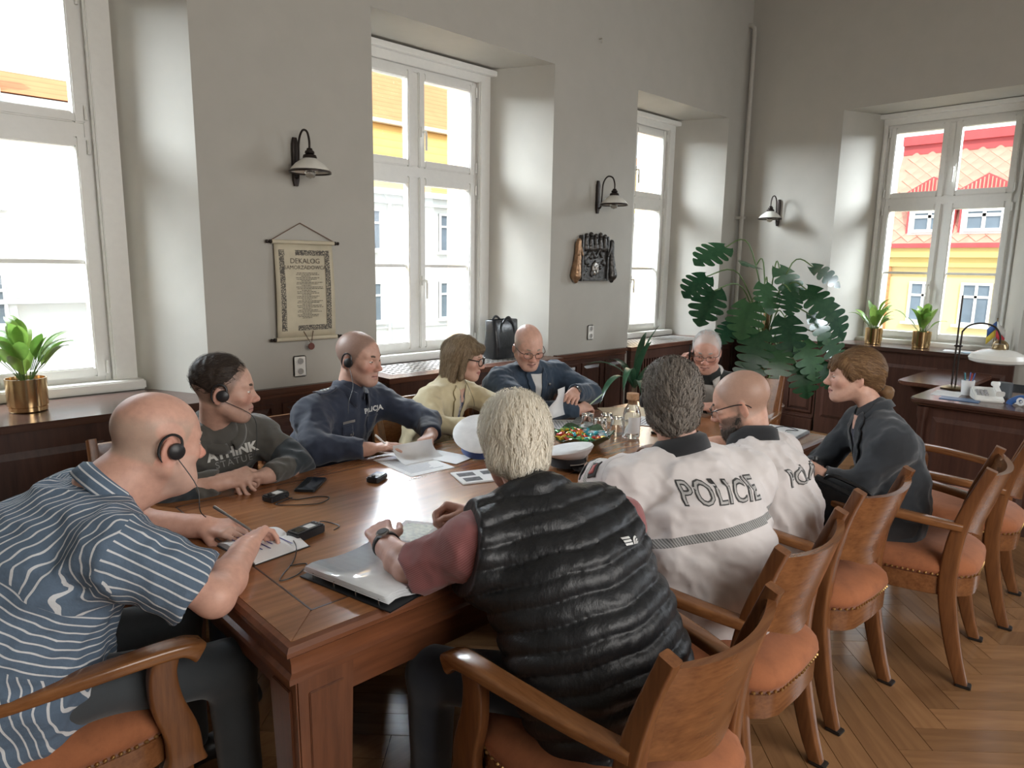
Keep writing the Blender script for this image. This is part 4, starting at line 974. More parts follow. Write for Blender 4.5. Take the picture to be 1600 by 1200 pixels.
def glasses(I, mat, w=.026, h=.019, rim=.0016, z=-.002, y=.112, round_=.85, temple=True):
    W = I['W']; b = MB(); e = I['wide']
    for x in (-1, 1):
        pts = []
        for i in range(20):
            a = 2 * math.pi * i / 19; c, s_ = math.cos(a), math.sin(a)
            pts.append(W((x * .032 + math.copysign(abs(c) ** round_, c) * w, y - abs(x * .032 + c * w) ** 2 * 3.2, z + math.copysign(abs(s_) ** round_, s_) * h)))
        b.tube(pts, rim, 6)
        if temple: b.tube(spline([W((x * (.032 + w), y - .012, z + .008)), W((x * (.070 * e + .004 + I['fat'] * .4), y - .035, z + .010)), W((x * (.079 * e + .003 + I['fat'] * .5), .01, z + .012)), W((x * (.079 * e + .002 + I['fat'] * .5), -.025, z + .004)), W((x * .076 * e, -.042, z - .012))], 4), rim * 1.25, 6)
    b.tube(spline([W((-.008, y - .001, z + .004)), W((0, y + .003, z + .008)), W((.008, y - .001, z + .004))], 3), rim, 6)
    g = b.build('glasses', mat, I['root'], True)
    l = MB()
    for x in (-1, 1):
        ring = []
        for i in range(18):
            a = 2 * math.pi * i / 18; c, s_ = math.cos(a), math.sin(a)
            ring.append(tuple(W((x * .032 + math.copysign(abs(c) ** round_, c) * w, y - abs(x * .032 + c * w) ** 2 * 3.2, z + math.copysign(abs(s_) ** round_, s_) * h))))
        l.add(ring, [tuple(range(18))])
    l.build('lens', pane_mat(), g, True, smooth=False); return g
def collar(I, mat, ra=.066, rb=.072, h=.038, flare=.012, gap=.55, drop=.0, name='collar', thick=.004, fwd=.004, tip=.0, front_drop=.03, turn=True):
    nb = I['nb']; up = unit(I['W']((0, -.03, -.06)) - nb) * .7 + I['spine'] * .3; up = unit(up); f = unit(I['fc'] - up * (I['fc'] @ up)); l = np.cross(f, up); n = 36; rows = [[], [], [], []]
    c0 = nb + f * fwd - up * drop
    for i in range(n + 1):
        a = gap + (2 * math.pi - 2 * gap) * i / n; s_, c = math.sin(a), math.cos(a); d = l * s_ * ra + f * c * rb; fr = max(0, c)
        p = c0 + d - up * front_drop * fr
        e = max(0, 1 - min(i, n - i) / 4)
        rows[0].append(p); rows[1].append(p + up * h * (1 - .25 * fr) - unit(d) * .003)
        rows[2].append(p + up * h * .75 + unit(d) * (flare * .7 + .004)); rows[3].append(p - up * (.004 + tip * e) + unit(d) * (flare + .006 + .4 * tip * e))
    b = MB(); b.rings([[tuple(p) for p in r] for r in (rows if turn else rows[:2])], False, False)
    o = b.build(name, mat, I['root'], True, angle=1.2); vattr(o.data, 'arm', np.ones((len(o.data.vertices), 3))); nr = 4 if turn else 2; vattr(o.data, 'tp', np.array([((0, .03, .050, .085)[k // (n + 1)] , 0, .5) for k in range(nr * (n + 1))])); m = o.modifiers.new('solid', 'SOLIDIFY'); m.thickness = thick; m.offset = 0; return o
def headset(I, side, mat, cord=None):
    W = I['W']; e = I['wide']; x = side * (.076 * e + I['fat'] * .5 + .012)
    b = MB(); A = I['A']; M = Matrix.Translation(W((x, .004, -.010))) @ Vector(tuple(A[0] * side)).to_track_quat('Z', 'Y').to_matrix().to_4x4()
    b.lathe([(.0, -.008), (.019, -.008), (.022, -.002), (.021, .005), (.014, .009), (.0, .010)], 20, M)
    b.tube(spline([W((x * .98, .018, -.002)), W((x * .96, .012, .022)), W((x * .95, -.010, .030)), W((x * .93, -.030, .014)), W((x * .92, -.034, -.016)), W((x * .93, -.022, -.036))], 4), .0035, 6)
    o = b.build('ear_headset', mat, I['root'], True)
    if cord:
        MB().tube(spline([W((x, .010, -.028))] + [V3(c) for c in cord], 5), .0014, 5).build('cord', mat, o, True)
    return o

def onto(I, me, origin, right, up, out, lift=.002, bvh=None, reach=.12):
    """lay a flat mesh (x right, y up) onto the clothing surface, looking along -out"""
    bvh = bvh or I['bvh']; right, up, out = V3(right), V3(up), V3(out); bm = bmesh.new(); bm.from_mesh(me)
    bmesh.ops.triangulate(bm, faces=bm.faces)
    for _ in range(5):
        es = [e for e in bm.edges if e.calc_length() > .016]
        if not es: break
        bmesh.ops.subdivide_edges(bm, edges=es, cuts=1); bmesh.ops.triangulate(bm, faces=[f for f in bm.faces if len(f.verts) > 3])
    bad = []
    for v in bm.verts:
        p = V3(origin) + right * v.co.x + up * v.co.y
        h = bvh.ray_cast(Vector(p + out * reach), Vector(-out), reach * 2 + .15)
        if h[0] is None: h = bvh.find_nearest(Vector(p))
        v.co = h[0] + Vector(out) * lift + h[1] * 0.0
    bmesh.ops.delete(bm, geom=[f for f in bm.faces if max(e.calc_length() for e in f.edges) > .04], context='FACES')
    bmesh.ops.recalc_face_normals(bm, faces=bm.faces); bm.to_mesh(me); bm.free(); me.shade_smooth(); return me
def lettering(I, txt, origin, right, up, out, size, mat, name='lettering', lift=.0025, offset=0.0, bvh=None, spacing=1.05, shear=0, sx=1.0, reach=.12):
    me = text_mesh(txt, size, offset=offset, spacing=spacing, shear=shear)
    if sx != 1.0: me.transform(Matrix.Diagonal((sx, 1, 1, 1)))
    onto(I, me, origin, unit(right), unit(up), unit(out), lift, bvh, reach); return link_mesh(name, me, mat, I['root'], True)
def patch(I, poly, origin, right, up, out, mat, name, lift=.003, thick=.0, bvh=None, reach=.12):
    b = MB(); b.add([(x, y, 0) for x, y in poly], [tuple(range(len(poly)))]); me = b.mesh(name, False)
    onto(I, me, origin, unit(right), unit(up), unit(out), lift, bvh, reach); o = link_mesh(name, me, mat, I['root'], True)
    if thick: m = o.modifiers.new('solid', 'SOLIDIFY'); m.thickness = thick; m.offset = 0
    return o
def arm_band(I, sh, el, t0, t1, r0, r1, mat, name, n=28):
    sh, el = V3(sh), V3(el); b = MB(); d = unit(el - sh)
    b.tube([sh + (el - sh) * t0, sh + (el - sh) * t1], [r0, r1], n, cap=False); o = b.build(name, mat, I['root'], True, angle=2); m = o.modifiers.new('solid', 'SOLIDIFY'); m.thickness = .005; m.offset = 1; return o
# ---------------------------------------------------------------- hair
def hair_mat(name, c1, c2, rough=.55):
    m, nt, b = nodes(name); g = N(nt, 'ShaderNodeNewGeometry'); nz = noise_val(nt, 90, 3)
    e = Ex(nt, g.outputs['Random Per Island']) * .7 + Ex(nt, nz.outputs['Fac']) * .3
    r = ramp(nt, e.v, [(0.1, c2), (0.9, c1)]); nt.links.new(r.outputs['Color'], b.inputs['Base Color']); b.inputs['Roughness'].default_value = rough; b.inputs['Specular IOR Level'].default_value = .2
    return m
def hair(I, prims, carves, mat, flow, n=2600, length=.05, width=.0022, lift=.002, waves=0.0, res=.004, rough=.003, seed=1, ext=(.13, .15, .15), keep=None, name='hair', lvar=.5, segs=6, droop=0.0, gscale=220):
    A, W, hs, c = I['A'], I['W'], I['hs'], I['head']; rs = np.random.RandomState(seed)
    F = Field(c - max(ext) * 1.25, c + max(ext) * 1.25, res)
    for p in prims:
        if p[0] == 'e': F.ell(W(p[1]), [x * hs for x in p[2]], A, p[3])
        else: F.cone(W(p[1]), W(p[2]), p[3] * hs, p[4] * hs, p[5])
    for p in carves:
        if p[0] == 'e': F.ell(W(p[1]), [x * hs for x in p[2]], A, p[3], True)
        else: F.cone(W(p[1]), W(p[2]), p[3] * hs, p[4] * hs, p[5], False, True)
    if rough: F.disp(folds(seed, rough, gscale * .5, 6))
    v, q = F.mesh()
    o = link_mesh(name, quad_mesh(name, v, q), mat, I['root'], True)
    from mathutils.bvhtree import BVHTree
    bvh = BVHTree.FromPolygons([tuple(p) for p in v], [tuple(int(i) for i in f) for f in q])
    idx = rs.permutation(len(v))[:n * 2]; mb = MB(); cnt = 0; vs, fs = [], []
    for i in idx:
        lp = ((v[i] - c) @ A.T) / hs
        if keep and not keep(lp): continue
        if cnt >= n: break
        p = v[i].copy(); L = length * (1 - lvar * rs.rand()); st = L / segs; pts = []; nrm = []; ph = rs.rand() * 6.28; jit = rs.normal(size=3) * .18
        for k in range(segs + 1):
            h = bvh.find_nearest(Vector(p)); sp, sn = V3(h[0]), V3(h[1])
            lq = ((p - c) @ A.T) / hs; d = V3(flow(lq)) + jit
            if waves: d = d + waves * math.sin(ph + k * 1.9) * np.cross(unit(d), ((sn @ A.T)))
            d = d @ A
            if droop == 0 or k < segs * .55 or droop < 0: d = d - sn * (d @ sn)
            d = unit(d)
            pos = sp + sn * (lift * (.35 + .9 * rs.rand()) + (0.0006 * k)) if (droop <= 0 or k < segs * .55) else p
            pts.append(pos); nrm.append(sn); p = pos + d * st
        base = len(vs)
        for k in range(segs + 1):
            t = unit(pts[min(k + 1, segs)] - pts[max(k - 1, 0)]); sd = np.cross(t, nrm[k]); w_ = width * (1 - .75 * (k / segs) ** 2) * .5
            vs.append(tuple(pts[k] + sd * w_)); vs.append(tuple(pts[k] - sd * w_))
        for k in range(segs): a = base + 2 * k; fs.append((a, a + 1, a + 3, a + 2))
        cnt += 1
    me = bpy.data.meshes.new('hair_strands'); me.from_pydata(vs, [], fs); me.shade_smooth()
    so = link_mesh('hair_strands', me, mat, o); me.transform(inv_of(I['root'])); so['kind'] = 'stuff'
    return o
# ---------------------------------------------------------------- the ten people
M_hs = plain('headset_black', (0.014, 0.014, 0.016), .4)
DN_ = (0, 0, -1)
ONLY = None
def wrinkles(seed, a=.0035, axis=None): return [folds(seed, a * 2.6, 34, 7, axis), folds(seed + 50, a * 1.1, 85, 6, axis)]
# 1 man in the striped shirt, at the table head
sk1 = skin_mat('skin_ruddy', (0.60, 0.35, 0.27), fuzz=(0.40, 0.33, 0.26), top=.050, red=.6, fuzz_amt=.75, beard=(0.62, 0.52, 0.45), beard_amt=.35)
def stripe_mat():
    m, nt, b = nodes('striped_cotton'); x, y, z = attr3(nt, 'tp'); am, ang, alo = attr3(nt, 'arm')
    base, wh = (0.110, 0.160, 0.230), (0.66, 0.68, 0.70)
    def st(e, per=.0195, wd=.2): return (e / per + 40).fract().lt(wd)
    yoke = (z + x * x * 1.2).gt(.325); tail = (z + y * .10).lt(.11); seam = (z + x * x * 1.2 - .325).abs().lt(.0025)
    s = st(z + y * .10 + x * .22) * (1 - yoke) * (1 - tail) + st(x + y * .10) * yoke + st(x + y * .95) * tail
    arm = am.lt(.0); s = s * (1 - arm) + st(ang) * arm
    nz = Ex(nt, noise_val(nt, 60, 3).outputs['Fac'])
    col = mixc(nt, s.max(seam * .0), mixc(nt, nz, [c * .85 for c in base], [c * 1.15 for c in base]), wh); nt.links.new(col, b.inputs['Base Color'])
    b.inputs['Roughness'].default_value = .85; n3 = noise_val(nt, 18, 4); bump(nt, b, n3.outputs['Fac'], .35, .02); return m
M_stripe = stripe_mat()
M_trD = cloth('dark_grey_trousers', (0.045, 0.052, 0.058)); M_trB = cloth('dark_jeans', (0.018, 0.024, 0.036)); M_trK = cloth('black_trousers', (0.012, 0.012, 0.014))
P1 = person('heavy bald man in a blue and white striped shirt writing at the table head', (.19, 1.94, .585), (.40, 1.93, .962), (.555, 1.925, 1.125), (.98, .08, -.20), (0, -1, 0),
    (.50, 2.30, .80), (.70, 2.06, .805), (.56, 1.60, .80), (.72, 1.80, .812), sk1, M_stripe, M_trD, dict(D=(.5, -.7, .0), N=(.2, .1, -1), curl=.55), dict(D=(.45, .45, .05), N=(.5, -.3, -1), curl=.7, thumb=.8),
    sleeve='short', sw=.225, wa=(.235, .225), ch=(.23, .185), fat=.010, slouch=.07, face=(1, 0), neck_r=.076, wide=1.08, jaw=1.15, sl_r=(.080, .082, 0, 0), sl_cut=.82, hs=1.06, upa=.19, yoke=.064,
    sdisp=wrinkles(3, .004), knees=[(.62, 2.10, .52), (.64, 1.74, .52)], hsc=1.05, forearm=(.047, .032), hem=-.03)
eyes(P1, sk1, .35, brow=(.45, .36, .28)); collar(P1, M_stripe, .080, .086, .045, .012, gap=.35); headset(P1, 1, M_hs, [(.60, 1.79, 1.02), (.60, 1.78, .96), (.62, 1.80, .93)])
# 2 man in the hooded sweatshirt
sk2 = skin_mat('skin_fair_a', (0.50, 0.31, 0.24), fuzz=(0.10, 0.075, 0.055), beard=(0.22, 0.16, 0.13), beard_amt=.35)
def hood_mat():
    m = cloth('dark_olive_jersey', (0.075, 0.070, 0.060), .9); nt = m.node_tree; b = nt.nodes['Principled BSDF']
    am, ang, alo = attr3(nt, 'arm'); src = b.inputs['Base Color'].links[0].from_socket
    nt.links.new(mixc(nt, am.lt(.004) * alo.gt(.15), src, (.022, .030, .036)), b.inputs['Base Color']); return m
M_hood = hood_mat()
P2 = person('man with short dark hair in a dark hooded sweatshirt, hands clasped', (.93, 2.86, .57), (.965, 2.66, .925), (.975, 2.555, 1.125), (.88, -.44, -.08), (-.95, -.2, 0),
    (1.24, 2.52, .795), (1.06, 2.42, .805), (.74, 2.50, .80), (.90, 2.42, .815), sk2, M_hood, M_trB, dict(D=(-.85, -.2, .05), N=(-.15, -.5, -.7), curl=.75, thumb=.8), dict(D=(.85, -.25, .12), N=(.1, .5, -.8), curl=.75, thumb=.5),
    sw=.20, wa=(.19, .15), ch=(.20, .14), face=(.15, -1), slouch=.05, sl_r=(.070, .060, .052, .042), sdisp=wrinkles(5, .005), hs=1.03, yoke=.060)
eyes(P2, sk2, .45, brow=(.08, .055, .04)); headset(P2, 1, M_hs, [(1.04, 2.47, 1.03), (1.05, 2.46, .96), (1.03, 2.44, .88)])
collar(P2, M_hood, .076, .076, .024, .022, gap=.12, name='hood', thick=.012, front_drop=.035)
M_print = plain('white_print', (.62, .60, .55), .7); M_printd = plain('outline_print', (.30, .29, .27), .7)
f2 = unit((-.34, -.90, .28)); r2 = unit((.91, -.36, .20)); u2 = unit(np.cross(f2, r2)); u2 = u2 if u2[2] > 0 else -u2
lettering(P2, 'ATHINK', (.985, 2.53, .890), r2, u2, f2, .050, M_print, spacing=1.0, offset=.0022, reach=.09)
lettering(P2, 'STATUE', (.990, 2.53, .851), r2, u2, f2, .036, M_printd, spacing=1.15, reach=.09)
hair(P2, [('e', (0, -.020, .045), (.079, .098, .086), .02)], [('e', (0, .075, -.045), (.11, .075, .10), .006), ('e', (0, -.02, -.075), (.13, .13, .080), .008), ('e', (0, .115, .03), (.09, .045, .075), .006)], hair_mat('hair_dark', (.075, .055, .042), (.030, .022, .018)), lambda p: (0.1 * p[0], .9, .25 if p[1] < .03 else -.4), 1700, .022, .0020, lift=.003, seed=21)
# 3 officer in navy
sk3 = skin_mat('skin_fair_b', (0.50, 0.30, 0.23), fuzz=(0.13, 0.10, 0.085), beard=(0.25, 0.17, 0.14), beard_amt=.3)
M_navy = cloth('navy_uniform', (0.018, 0.026, 0.050), .8)
P3 = person('close-cropped police officer in a navy uniform shirt turning a page', (1.58, 2.93, .57), (1.655, 2.84, .955), (1.70, 2.80, 1.155), (.42, -.90, -.10), (-.94, -.3, 0),
    (1.99, 2.66, .83), (1.89, 2.50, .812), (1.36, 2.60, .82), (1.53, 2.475, .812), sk3, M_navy, M_trK, dict(D=(-.7, -.55, -.05), N=(.2, -.2, -1), curl=.35), dict(D=(.85, -.5, .08), N=(.2, -.1, -1), curl=.18, spread=.12, thumb=.4),
    sw=.215, wa=(.19, .15), ch=(.205, .135), face=(.3, -1), sl_r=(.072, .064, .060, .046), sdisp=wrinkles(7, .004), hs=1.04, yoke=.062)
eyes(P3, sk3, .4, brow=(.12, .08, .06)); collar(P3, M_navy, .068, .073, .042, .014, gap=.42, tip=.03); headset(P3, 1, M_hs, [(1.60, 2.69, 1.05), (1.57, 2.68, .98), (1.56, 2.67, .93)])
f3 = unit((.30, -1, .1)); r3 = unit(np.cross((0, 0, 1), f3)); u3 = unit(np.cross(f3, r3)); o3 = V3((1.70, 2.70, .90))
M_wprint = plain('pale_lettering', (.66, .66, .64), .6); M_badge = plain('silver_badge', (.42, .40, .37), .35, .6)
lettering(P3, 'POLICJA', o3 + r3 * .085 + u3 * .010, r3, u3, f3, .034, M_wprint, offset=.0012)
patch(P3, rrect(.036, .006, .3), o3 - r3 * .085 - u3 * .020, r3, u3, f3, M_badge, 'name_bar')
patch(P3, [(math.sin(a) * .016, math.cos(a) * .021) for a in [i * 6.283 / 14 for i in range(14)]], o3 - r3 * .070 - u3 * .085, r3, u3, f3, M_badge, 'chest_badge', thick=.003)
patch(P3, [(-.062, -.11), (.0, -.11), (.0, -.045), (-.062, -.045)], o3 - r3 * .06 + u3 * .010, r3, u3, f3, M_navy, 'chest_pocket', .004, .003)
patch(P3, [(.03, -.11), (.11, -.11), (.11, -.03), (.03, -.03)], o3 + r3 * .02 + u3 * .010, r3, u3, f3, M_navy, 'chest_pocket', .004, .003)
for sg, sh in ((-1, P3['shL']), (1, P3['shR'])):
    ax = unit(sh - P3['nb']); q = P3['nb'] + (sh - P3['nb']) * .66; fw = unit(np.cross((0, 0, 1), ax))
    if fw @ f3 < 0: fw = -fw
    rr = unit(np.cross(fw, (0, 0, 1)))
    patch(P3, rrect(.055, .026, .3), q, ax, np.cross((0, 0, 1), ax), (0, 0, 1), M_navy, 'epaulette', .006, .005)
    for k in (-1, 0, 1): patch(P3, [(math.cos(a) * (.008 if i % 2 else .0045), math.sin(a) * (.008 if i % 2 else .0045)) for i, a in enumerate([j * 6.283 / 8 for j in range(8)])], q + ax * .020 * k, ax, np.cross((0, 0, 1), ax), (0, 0, 1), M_wprint, 'rank_star', .010, .002)
# 4 woman in the cream jacket
sk4 = skin_mat('skin_fair_c', (0.56, 0.35, 0.27), red=.35, lip=(.45, .16, .14))
M_cream = cloth('cream_wool', (0.60, 0.52, 0.33), .85)
P4 = person('fair-haired woman with glasses in a cream jacket', (2.20, 2.95, .56), (2.275, 2.85, .93), (2.335, 2.79, 1.105), (.54, -.83, -.14), (-.93, -.36, 0),
    (2.52, 2.64, .81), (2.45, 2.44, .80), (2.03, 2.68, .80), (2.20, 2.49, .80), sk4, M_cream, M_trK, dict(D=(-.5, -.7, 0), N=DN_, curl=.4), dict(D=(.5, -.8, 0), N=DN_, curl=.4),
    sw=.165, wa=(.155, .125), ch=(.16, .12), face=(.38, -1), sl_r=(.064, .058, .052, .042), sdisp=wrinkles(9, .0035), hs=.95, neck_r=.046, wide=.95, jaw=.9, nose=.9, hsc=.92, upa=.13, yoke=.056, shirt_name='jacket', forearm=(.033, .024))
eyes(P4, sk4, .5, brow=(.20, .13, .08), browr=.002)
M_rim = plain('dark_rim', (.015, .012, .012), .3)
glasses(P4, M_rim, .026, .021, .0024)
def blouse_mat():
    m, nt, b = nodes('patterned_blouse'); nz = noise_val(nt, 38, 3); r = ramp(nt, nz.outputs['Fac'], [(.40, (.03, .04, .09)), (.5, (.16, .17, .24)), (.58, (.52, .47, .44))]); nt.links.new(r.outputs['Color'], b.inputs['Base Color']); b.inputs['Roughness'].default_value = .7; return m
def lapels(I, inner, outer, V=.17, w=.055, top=.03, lw=.055, bare=0.0, skin=None, notch=True, shift=0.0):
    f = I['fc']; l = unit(np.cross((0, 0, 1), f)); u = I['spine']; f = unit(np.cross(l, u)); f = f if f @ I['fc'] > 0 else -f; o = I['C'] + l * shift
    patch(I, [(-w, top), (w, top), (.006, -V), (-.006, -V)], o, l, u, f, inner, 'inner_top', .0035, reach=.18)
    if skin is not None: 
        p = patch(I, [(-w * .8, top + .01), (w * .8, top + .01), (w * .15, top - bare), (-w * .15, top - bare)], o, l, u, f, skin, 'neckline', .0055, reach=.18); vattr(p.data, 'hp', np.zeros((len(p.data.vertices), 3)) - .3)
    for s in (-1, 1):
        poly = [(s * w * .95, top + .015), (s * .004, -V), (s * .012, -V - .01), (s * (w + lw * .55), -V * .32), (s * (w + lw), -.012), (s * (w + lw * .70), -.004), (s * (w + lw * .98), .022), (s * (w + lw * .3), top + .03)]
        patch(I, poly, o, l, u, f, outer, 'lapel', .009, .006, reach=.18)
    return o, l, u, f
lo4 = lapels(P4, blouse_mat(), M_cream, .23, .040, .03, .045, .06, sk4)
MB().tube(spline([P4['W']((.07, .0, -.05)), lo4[0] + lo4[1] * .07 + lo4[3] * .13 - lo4[2] * .02, lo4[0] + lo4[1] * .055 + lo4[3] * .15 - lo4[2] * .10, lo4[0] + lo4[1] * .06 + lo4[3] * .16 - lo4[2] * .20], 6), .0012, 5).build('earphone_cord', M_hs, P4['root'], True)
hair(P4, [('e', (0, -.022, .038), (.088, .106, .094), .02), ('c', (.070, -.03, .03), (.074, -.035, -.125), .028, .020, .03), ('c', (-.070, -.03, .03), (-.074, -.035, -.125), .028, .020, .03), ('c', (0, -.085, .03), (0, -.088, -.135), .045, .038, .04), ('c', (.045, -.075, .0), (.05, -.078, -.135), .035, .028, .04), ('c', (-.045, -.075, .0), (-.05, -.078, -.135), .035, .028, .04), ('c', (.068, .02, .02), (.074, .015, -.10), .02, .014, .02), ('c', (-.068, .02, .02), (-.074, .015, -.10), .02, .014, .02), ('c', (-.04, .075, .062), (.04, .075, .062), .022, .022, .02)],
    [('e', (0, .085, -.05), (.064, .075, .088), .006)], hair_mat('hair_ash_blond', (.36, .27, .17), (.17, .12, .075)), lambda p: (p[0] * 3.0, .55 if p[1] > .035 and p[2] > .05 else -.1, -.9 if p[2] < .09 else -.25), 3000, .085, .0026, lift=.003, seed=4, ext=(.15, .16, .19), segs=7)
# 5 man in the blue jacket
sk5 = skin_mat('skin_pink', (0.60, 0.36, 0.28), fuzz=(0.42, 0.36, 0.30), top=.045, red=.45)
M_blue = cloth('blue_grey_jacket', (0.030, 0.052, 0.085), .85)
P5 = person('bald man with glasses in a blue jacket leaning over to hand a paper', (2.93, 2.96, .57), (2.87, 2.84, .965), (2.79, 2.765, 1.135), (-.42, -.84, -.34), (-.98, .12, -.02),
    (3.16, 2.60, .84), (2.90, 2.50, .895), (2.60, 2.56, .81), (2.865, 2.433, .812), sk5, M_blue, M_trK, dict(D=(-.78, -.5, -.15), N=(-.3, .2, -1), curl=.5, thumb=.8), dict(D=(.95, .08, .05), N=(.1, .4, -1), curl=.6, thumb=.8),
    sw=.215, wa=(.19, .15), ch=(.20, .14), face=(-.1, -1), sl_r=(.075, .066, .060, .047), sdisp=wrinkles(13, .004), hs=1.02, yoke=.062, shirt_name='jacket')
eyes(P5, sk5, .4, brow=(.35, .28, .22)); glasses(P5, plain('brown_rim', (.06, .03, .025), .3), .025, .018, .0018)
M_wshirt = cloth('white_shirt_cotton', (.66, .65, .62), .8)
lo5 = lapels(P5, M_wshirt, M_blue, .16, .045, .03, .030)
patch(P5, circ(.008, 8), lo5[0] + lo5[1] * .085 - lo5[2] * .03, lo5[1], lo5[2], lo5[3], M_badge, 'lapel_pin', .012, .003)
def wrist_band(I, el, wr, t, r, mat, name, w=.012, face=None):
    el, wr = V3(el), V3(wr); d = unit(wr - el); c = el + (wr - el) * t; o = MB().tube([c - d * w, c + d * w], r, 20, cap=False).build(name, mat, I['root'], True, angle=2); m = o.modifiers.new('solid', 'SOLIDIFY'); m.thickness = .004; m.offset = 1
    if face is not None:
        f = unit(V3(face) - d * (V3(face) @ d)); M = Matrix.Translation(c + f * (r + .002)) @ Vector(f).to_track_quat('Z', 'Y').to_matrix().to_4x4()
        MB().lathe([(.0, 0), (.019, 0), (.019, .006), (.016, .009), (0, .009)], 20, M).build('watch_case', plain('steel', (.35, .35, .36), .25, .9), o, True)
        MB().lathe([(.0, .0091), (.0145, .0091), (.0145, .0098), (0, .0098)], 20, M).build('dial', M_black, o, True)
wrist_band(P5, (3.16, 2.60, .84), (2.90, 2.50, .895), 1.02, .030, M_black, 'wristwatch', .010, (.2, -.8, .6))
# 6 man on the phone at the far end
sk6 = skin_mat('skin_pink_b', (0.56, 0.32, 0.25), fuzz=(0.55, 0.54, 0.52), red=.5)
M_char = cloth('charcoal_suit', (0.020, 0.026, 0.026), .8)
P6 = person('grey-haired man with glasses in a dark suit listening to a phone', (4.06, 2.20, .57), (3.83, 2.175, .905), (3.705, 2.16, 1.10), (-.85, -.45, -.28), (-.15, .99, 0),
    (3.60, 1.90, .80), (3.50, 1.98, .81), (3.60, 2.45, .82), (3.655, 2.325, .990), sk6, M_char, M_trK, dict(D=(-.5, .35, .08), N=(.3, .2, -1), curl=.6, thumb=.7), dict(D=(.05, -.45, .75), N=(.25, -.8, -.3), curl=.65, thumb=.4),
    sw=.20, wa=(.18, .14), ch=(.19, .13), face=(-1, -.15), sl_r=(.072, .064, .058, .045), sdisp=wrinkles(15, .0035), hs=1.02, yoke=.060, shirt_name='jacket')
eyes(P6, sk6, .25, brow=(.4, .37, .34)); glasses(P6, plain('thin_metal_rim', (.10, .08, .07), .3, .5), .026, .016, .0014, round_=.7)
lapels(P6, M_wshirt, M_char, .26, .075, .035, .035); collar(P6, M_wshirt, .066, .070, .040, .010, gap=.45, tip=.025)
hair(P6, [('e', (0, -.024, .034), (.0805, .097, .086), .02)], [('e', (0, .072, .01), (.070, .085, .125), .006), ('e', (0, .09, -.05), (.11, .07, .09), .006), ('e', (0, -.01, -.090), (.13, .13, .075), .008)], hair_mat('hair_white_short', (.66, .65, .63), (.40, .39, .38)), lambda p: (p[0] * 2, .2, -.7 if p[2] < .07 else -.1), 1300, .02, .002, seed=6)
# 7 white-haired man in the padded vest
sk7 = skin_mat('skin_ruddy_b', (0.52, 0.31, 0.25), red=.5)
def polo_mat():
    m = cloth('rust_red_jersey', (0.24, 0.075, 0.075), .85); nt = m.node_tree; b = nt.nodes['Principled BSDF']; am, ang, alo = attr3(nt, 'arm'); src = b.inputs['Base Color'].links[0].from_socket
    nt.links.new(mixc(nt, ((ang / .0042 + 60).fract().lt(.35)) * .35, src, (.42, .22, .22)), b.inputs['Base Color']); return m
M_shirtR = polo_mat()
P7 = person('white-haired man in a black quilted vest over a red polo shirt, seen from behind', (1.27, .97, .575), (1.245, 1.17, .945), (1.29, 1.325, 1.115), (.56, .76, -.42), (.94, -.34, 0),
    (.985, 1.385, .805), (1.03, 1.585, .812), (1.53, 1.42, .80), (1.37, 1.585, .815), sk7, M_shirtR, M_trB, dict(D=(.35, .85, .1), N=(.35, -.1, -1), curl=.45, thumb=.3), dict(D=(-.55, .75, .1), N=(-.5, -.25, -.8), curl=.85, thumb=.8),
    sleeve='short', sw=.205, wa=(.175, .135), ch=(.17, .12), face=(.34, .94), slouch=.05, sl_r=(.064, .067, 0, 0), sl_cut=.88, sdisp=wrinkles(17, .0035), hs=1.04, yoke=.056, knees=[(1.02, 1.35, .52), (1.42, 1.38, .52)], hsc=1.02, forearm=(.044, .031))
def vest(I):
    m, nt, b = nodes('black_nylon_quilt'); nz = noise_val(nt, 26, 5, (1.2, 1.2, .5)); b.inputs['Base Color'].default_value = rgb((.010, .011, .013)); b.inputs['Roughness'].default_value = .47
    bump(nt, b, nz.outputs['Fac'], .28, .02)
    hip, C, lat, sp, back = I['hip'], I['C'], I['lat'], I['spine'], I['back']; nb = I['nb']
    F = Field(np.minimum(hip, C) - .40, np.maximum(hip, C) + .32, .006)
    t_ = [-.20, .10, .38, .68, .93]; mid = [hip + (C - hip) * t + back * .05 * k for t, k in zip(t_, [0, .6, 1, .8, .3])]
    F.etube(mid, [.215, .215, .215, .21, .175], [.17, .175, .165, .150, .115], lat, .05)
    for s, sh in ((-1, I['shL']), (1, I['shR'])): F.cone(nb + lat * s * .035, sh + sp * .004, .058, .073, .05)
    F.cone(C - sp * .03, nb + sp * .012, .085, .070, .04); F.cone(I['shL'] - sp * .05, I['shR'] - sp * .05, .086, .086, .06)
    for sh, el in ((I['shL'], V3((.985, 1.385, .805))), (I['shR'], V3((1.53, 1.42, .80)))): F.cone(sh, sh + (el - sh) * .35, .082, .086, .05)
    lo = hip
    def quilt(x, y, z):
        r = np.stack([x, y, z], -1) - lo; s = r @ sp; l = r @ lat
        w_ = (s + .018 * np.cos(l * 9) + .003 * np.sin(l * 40 + s * 13)) / .050; ph = np.abs(np.sin(math.pi * w_))
        return -.0115 * ph ** .6 + .0009 * np.sin(l * 120 + 5 * np.sin(s * 30)) * ph
    F.disp(quilt)
    for s, sh in ((-1, I['shL']), (1, I['shR'])): n_ = unit(lat * s + sp * .25); F.plane(sh + n_ * .014, n_)
    F.plane(hip + np.array([0, 0, -.10]), (0, 0, -1)); v, q = F.mesh(); o = link_mesh('padded_vest', quad_mesh('padded_vest', v, q), m, I['root'], True)
    from mathutils.bvhtree import BVHTree
    return o, m, BVHTree.FromPolygons([tuple(p) for p in v], [tuple(int(i) for i in f) for f in q])
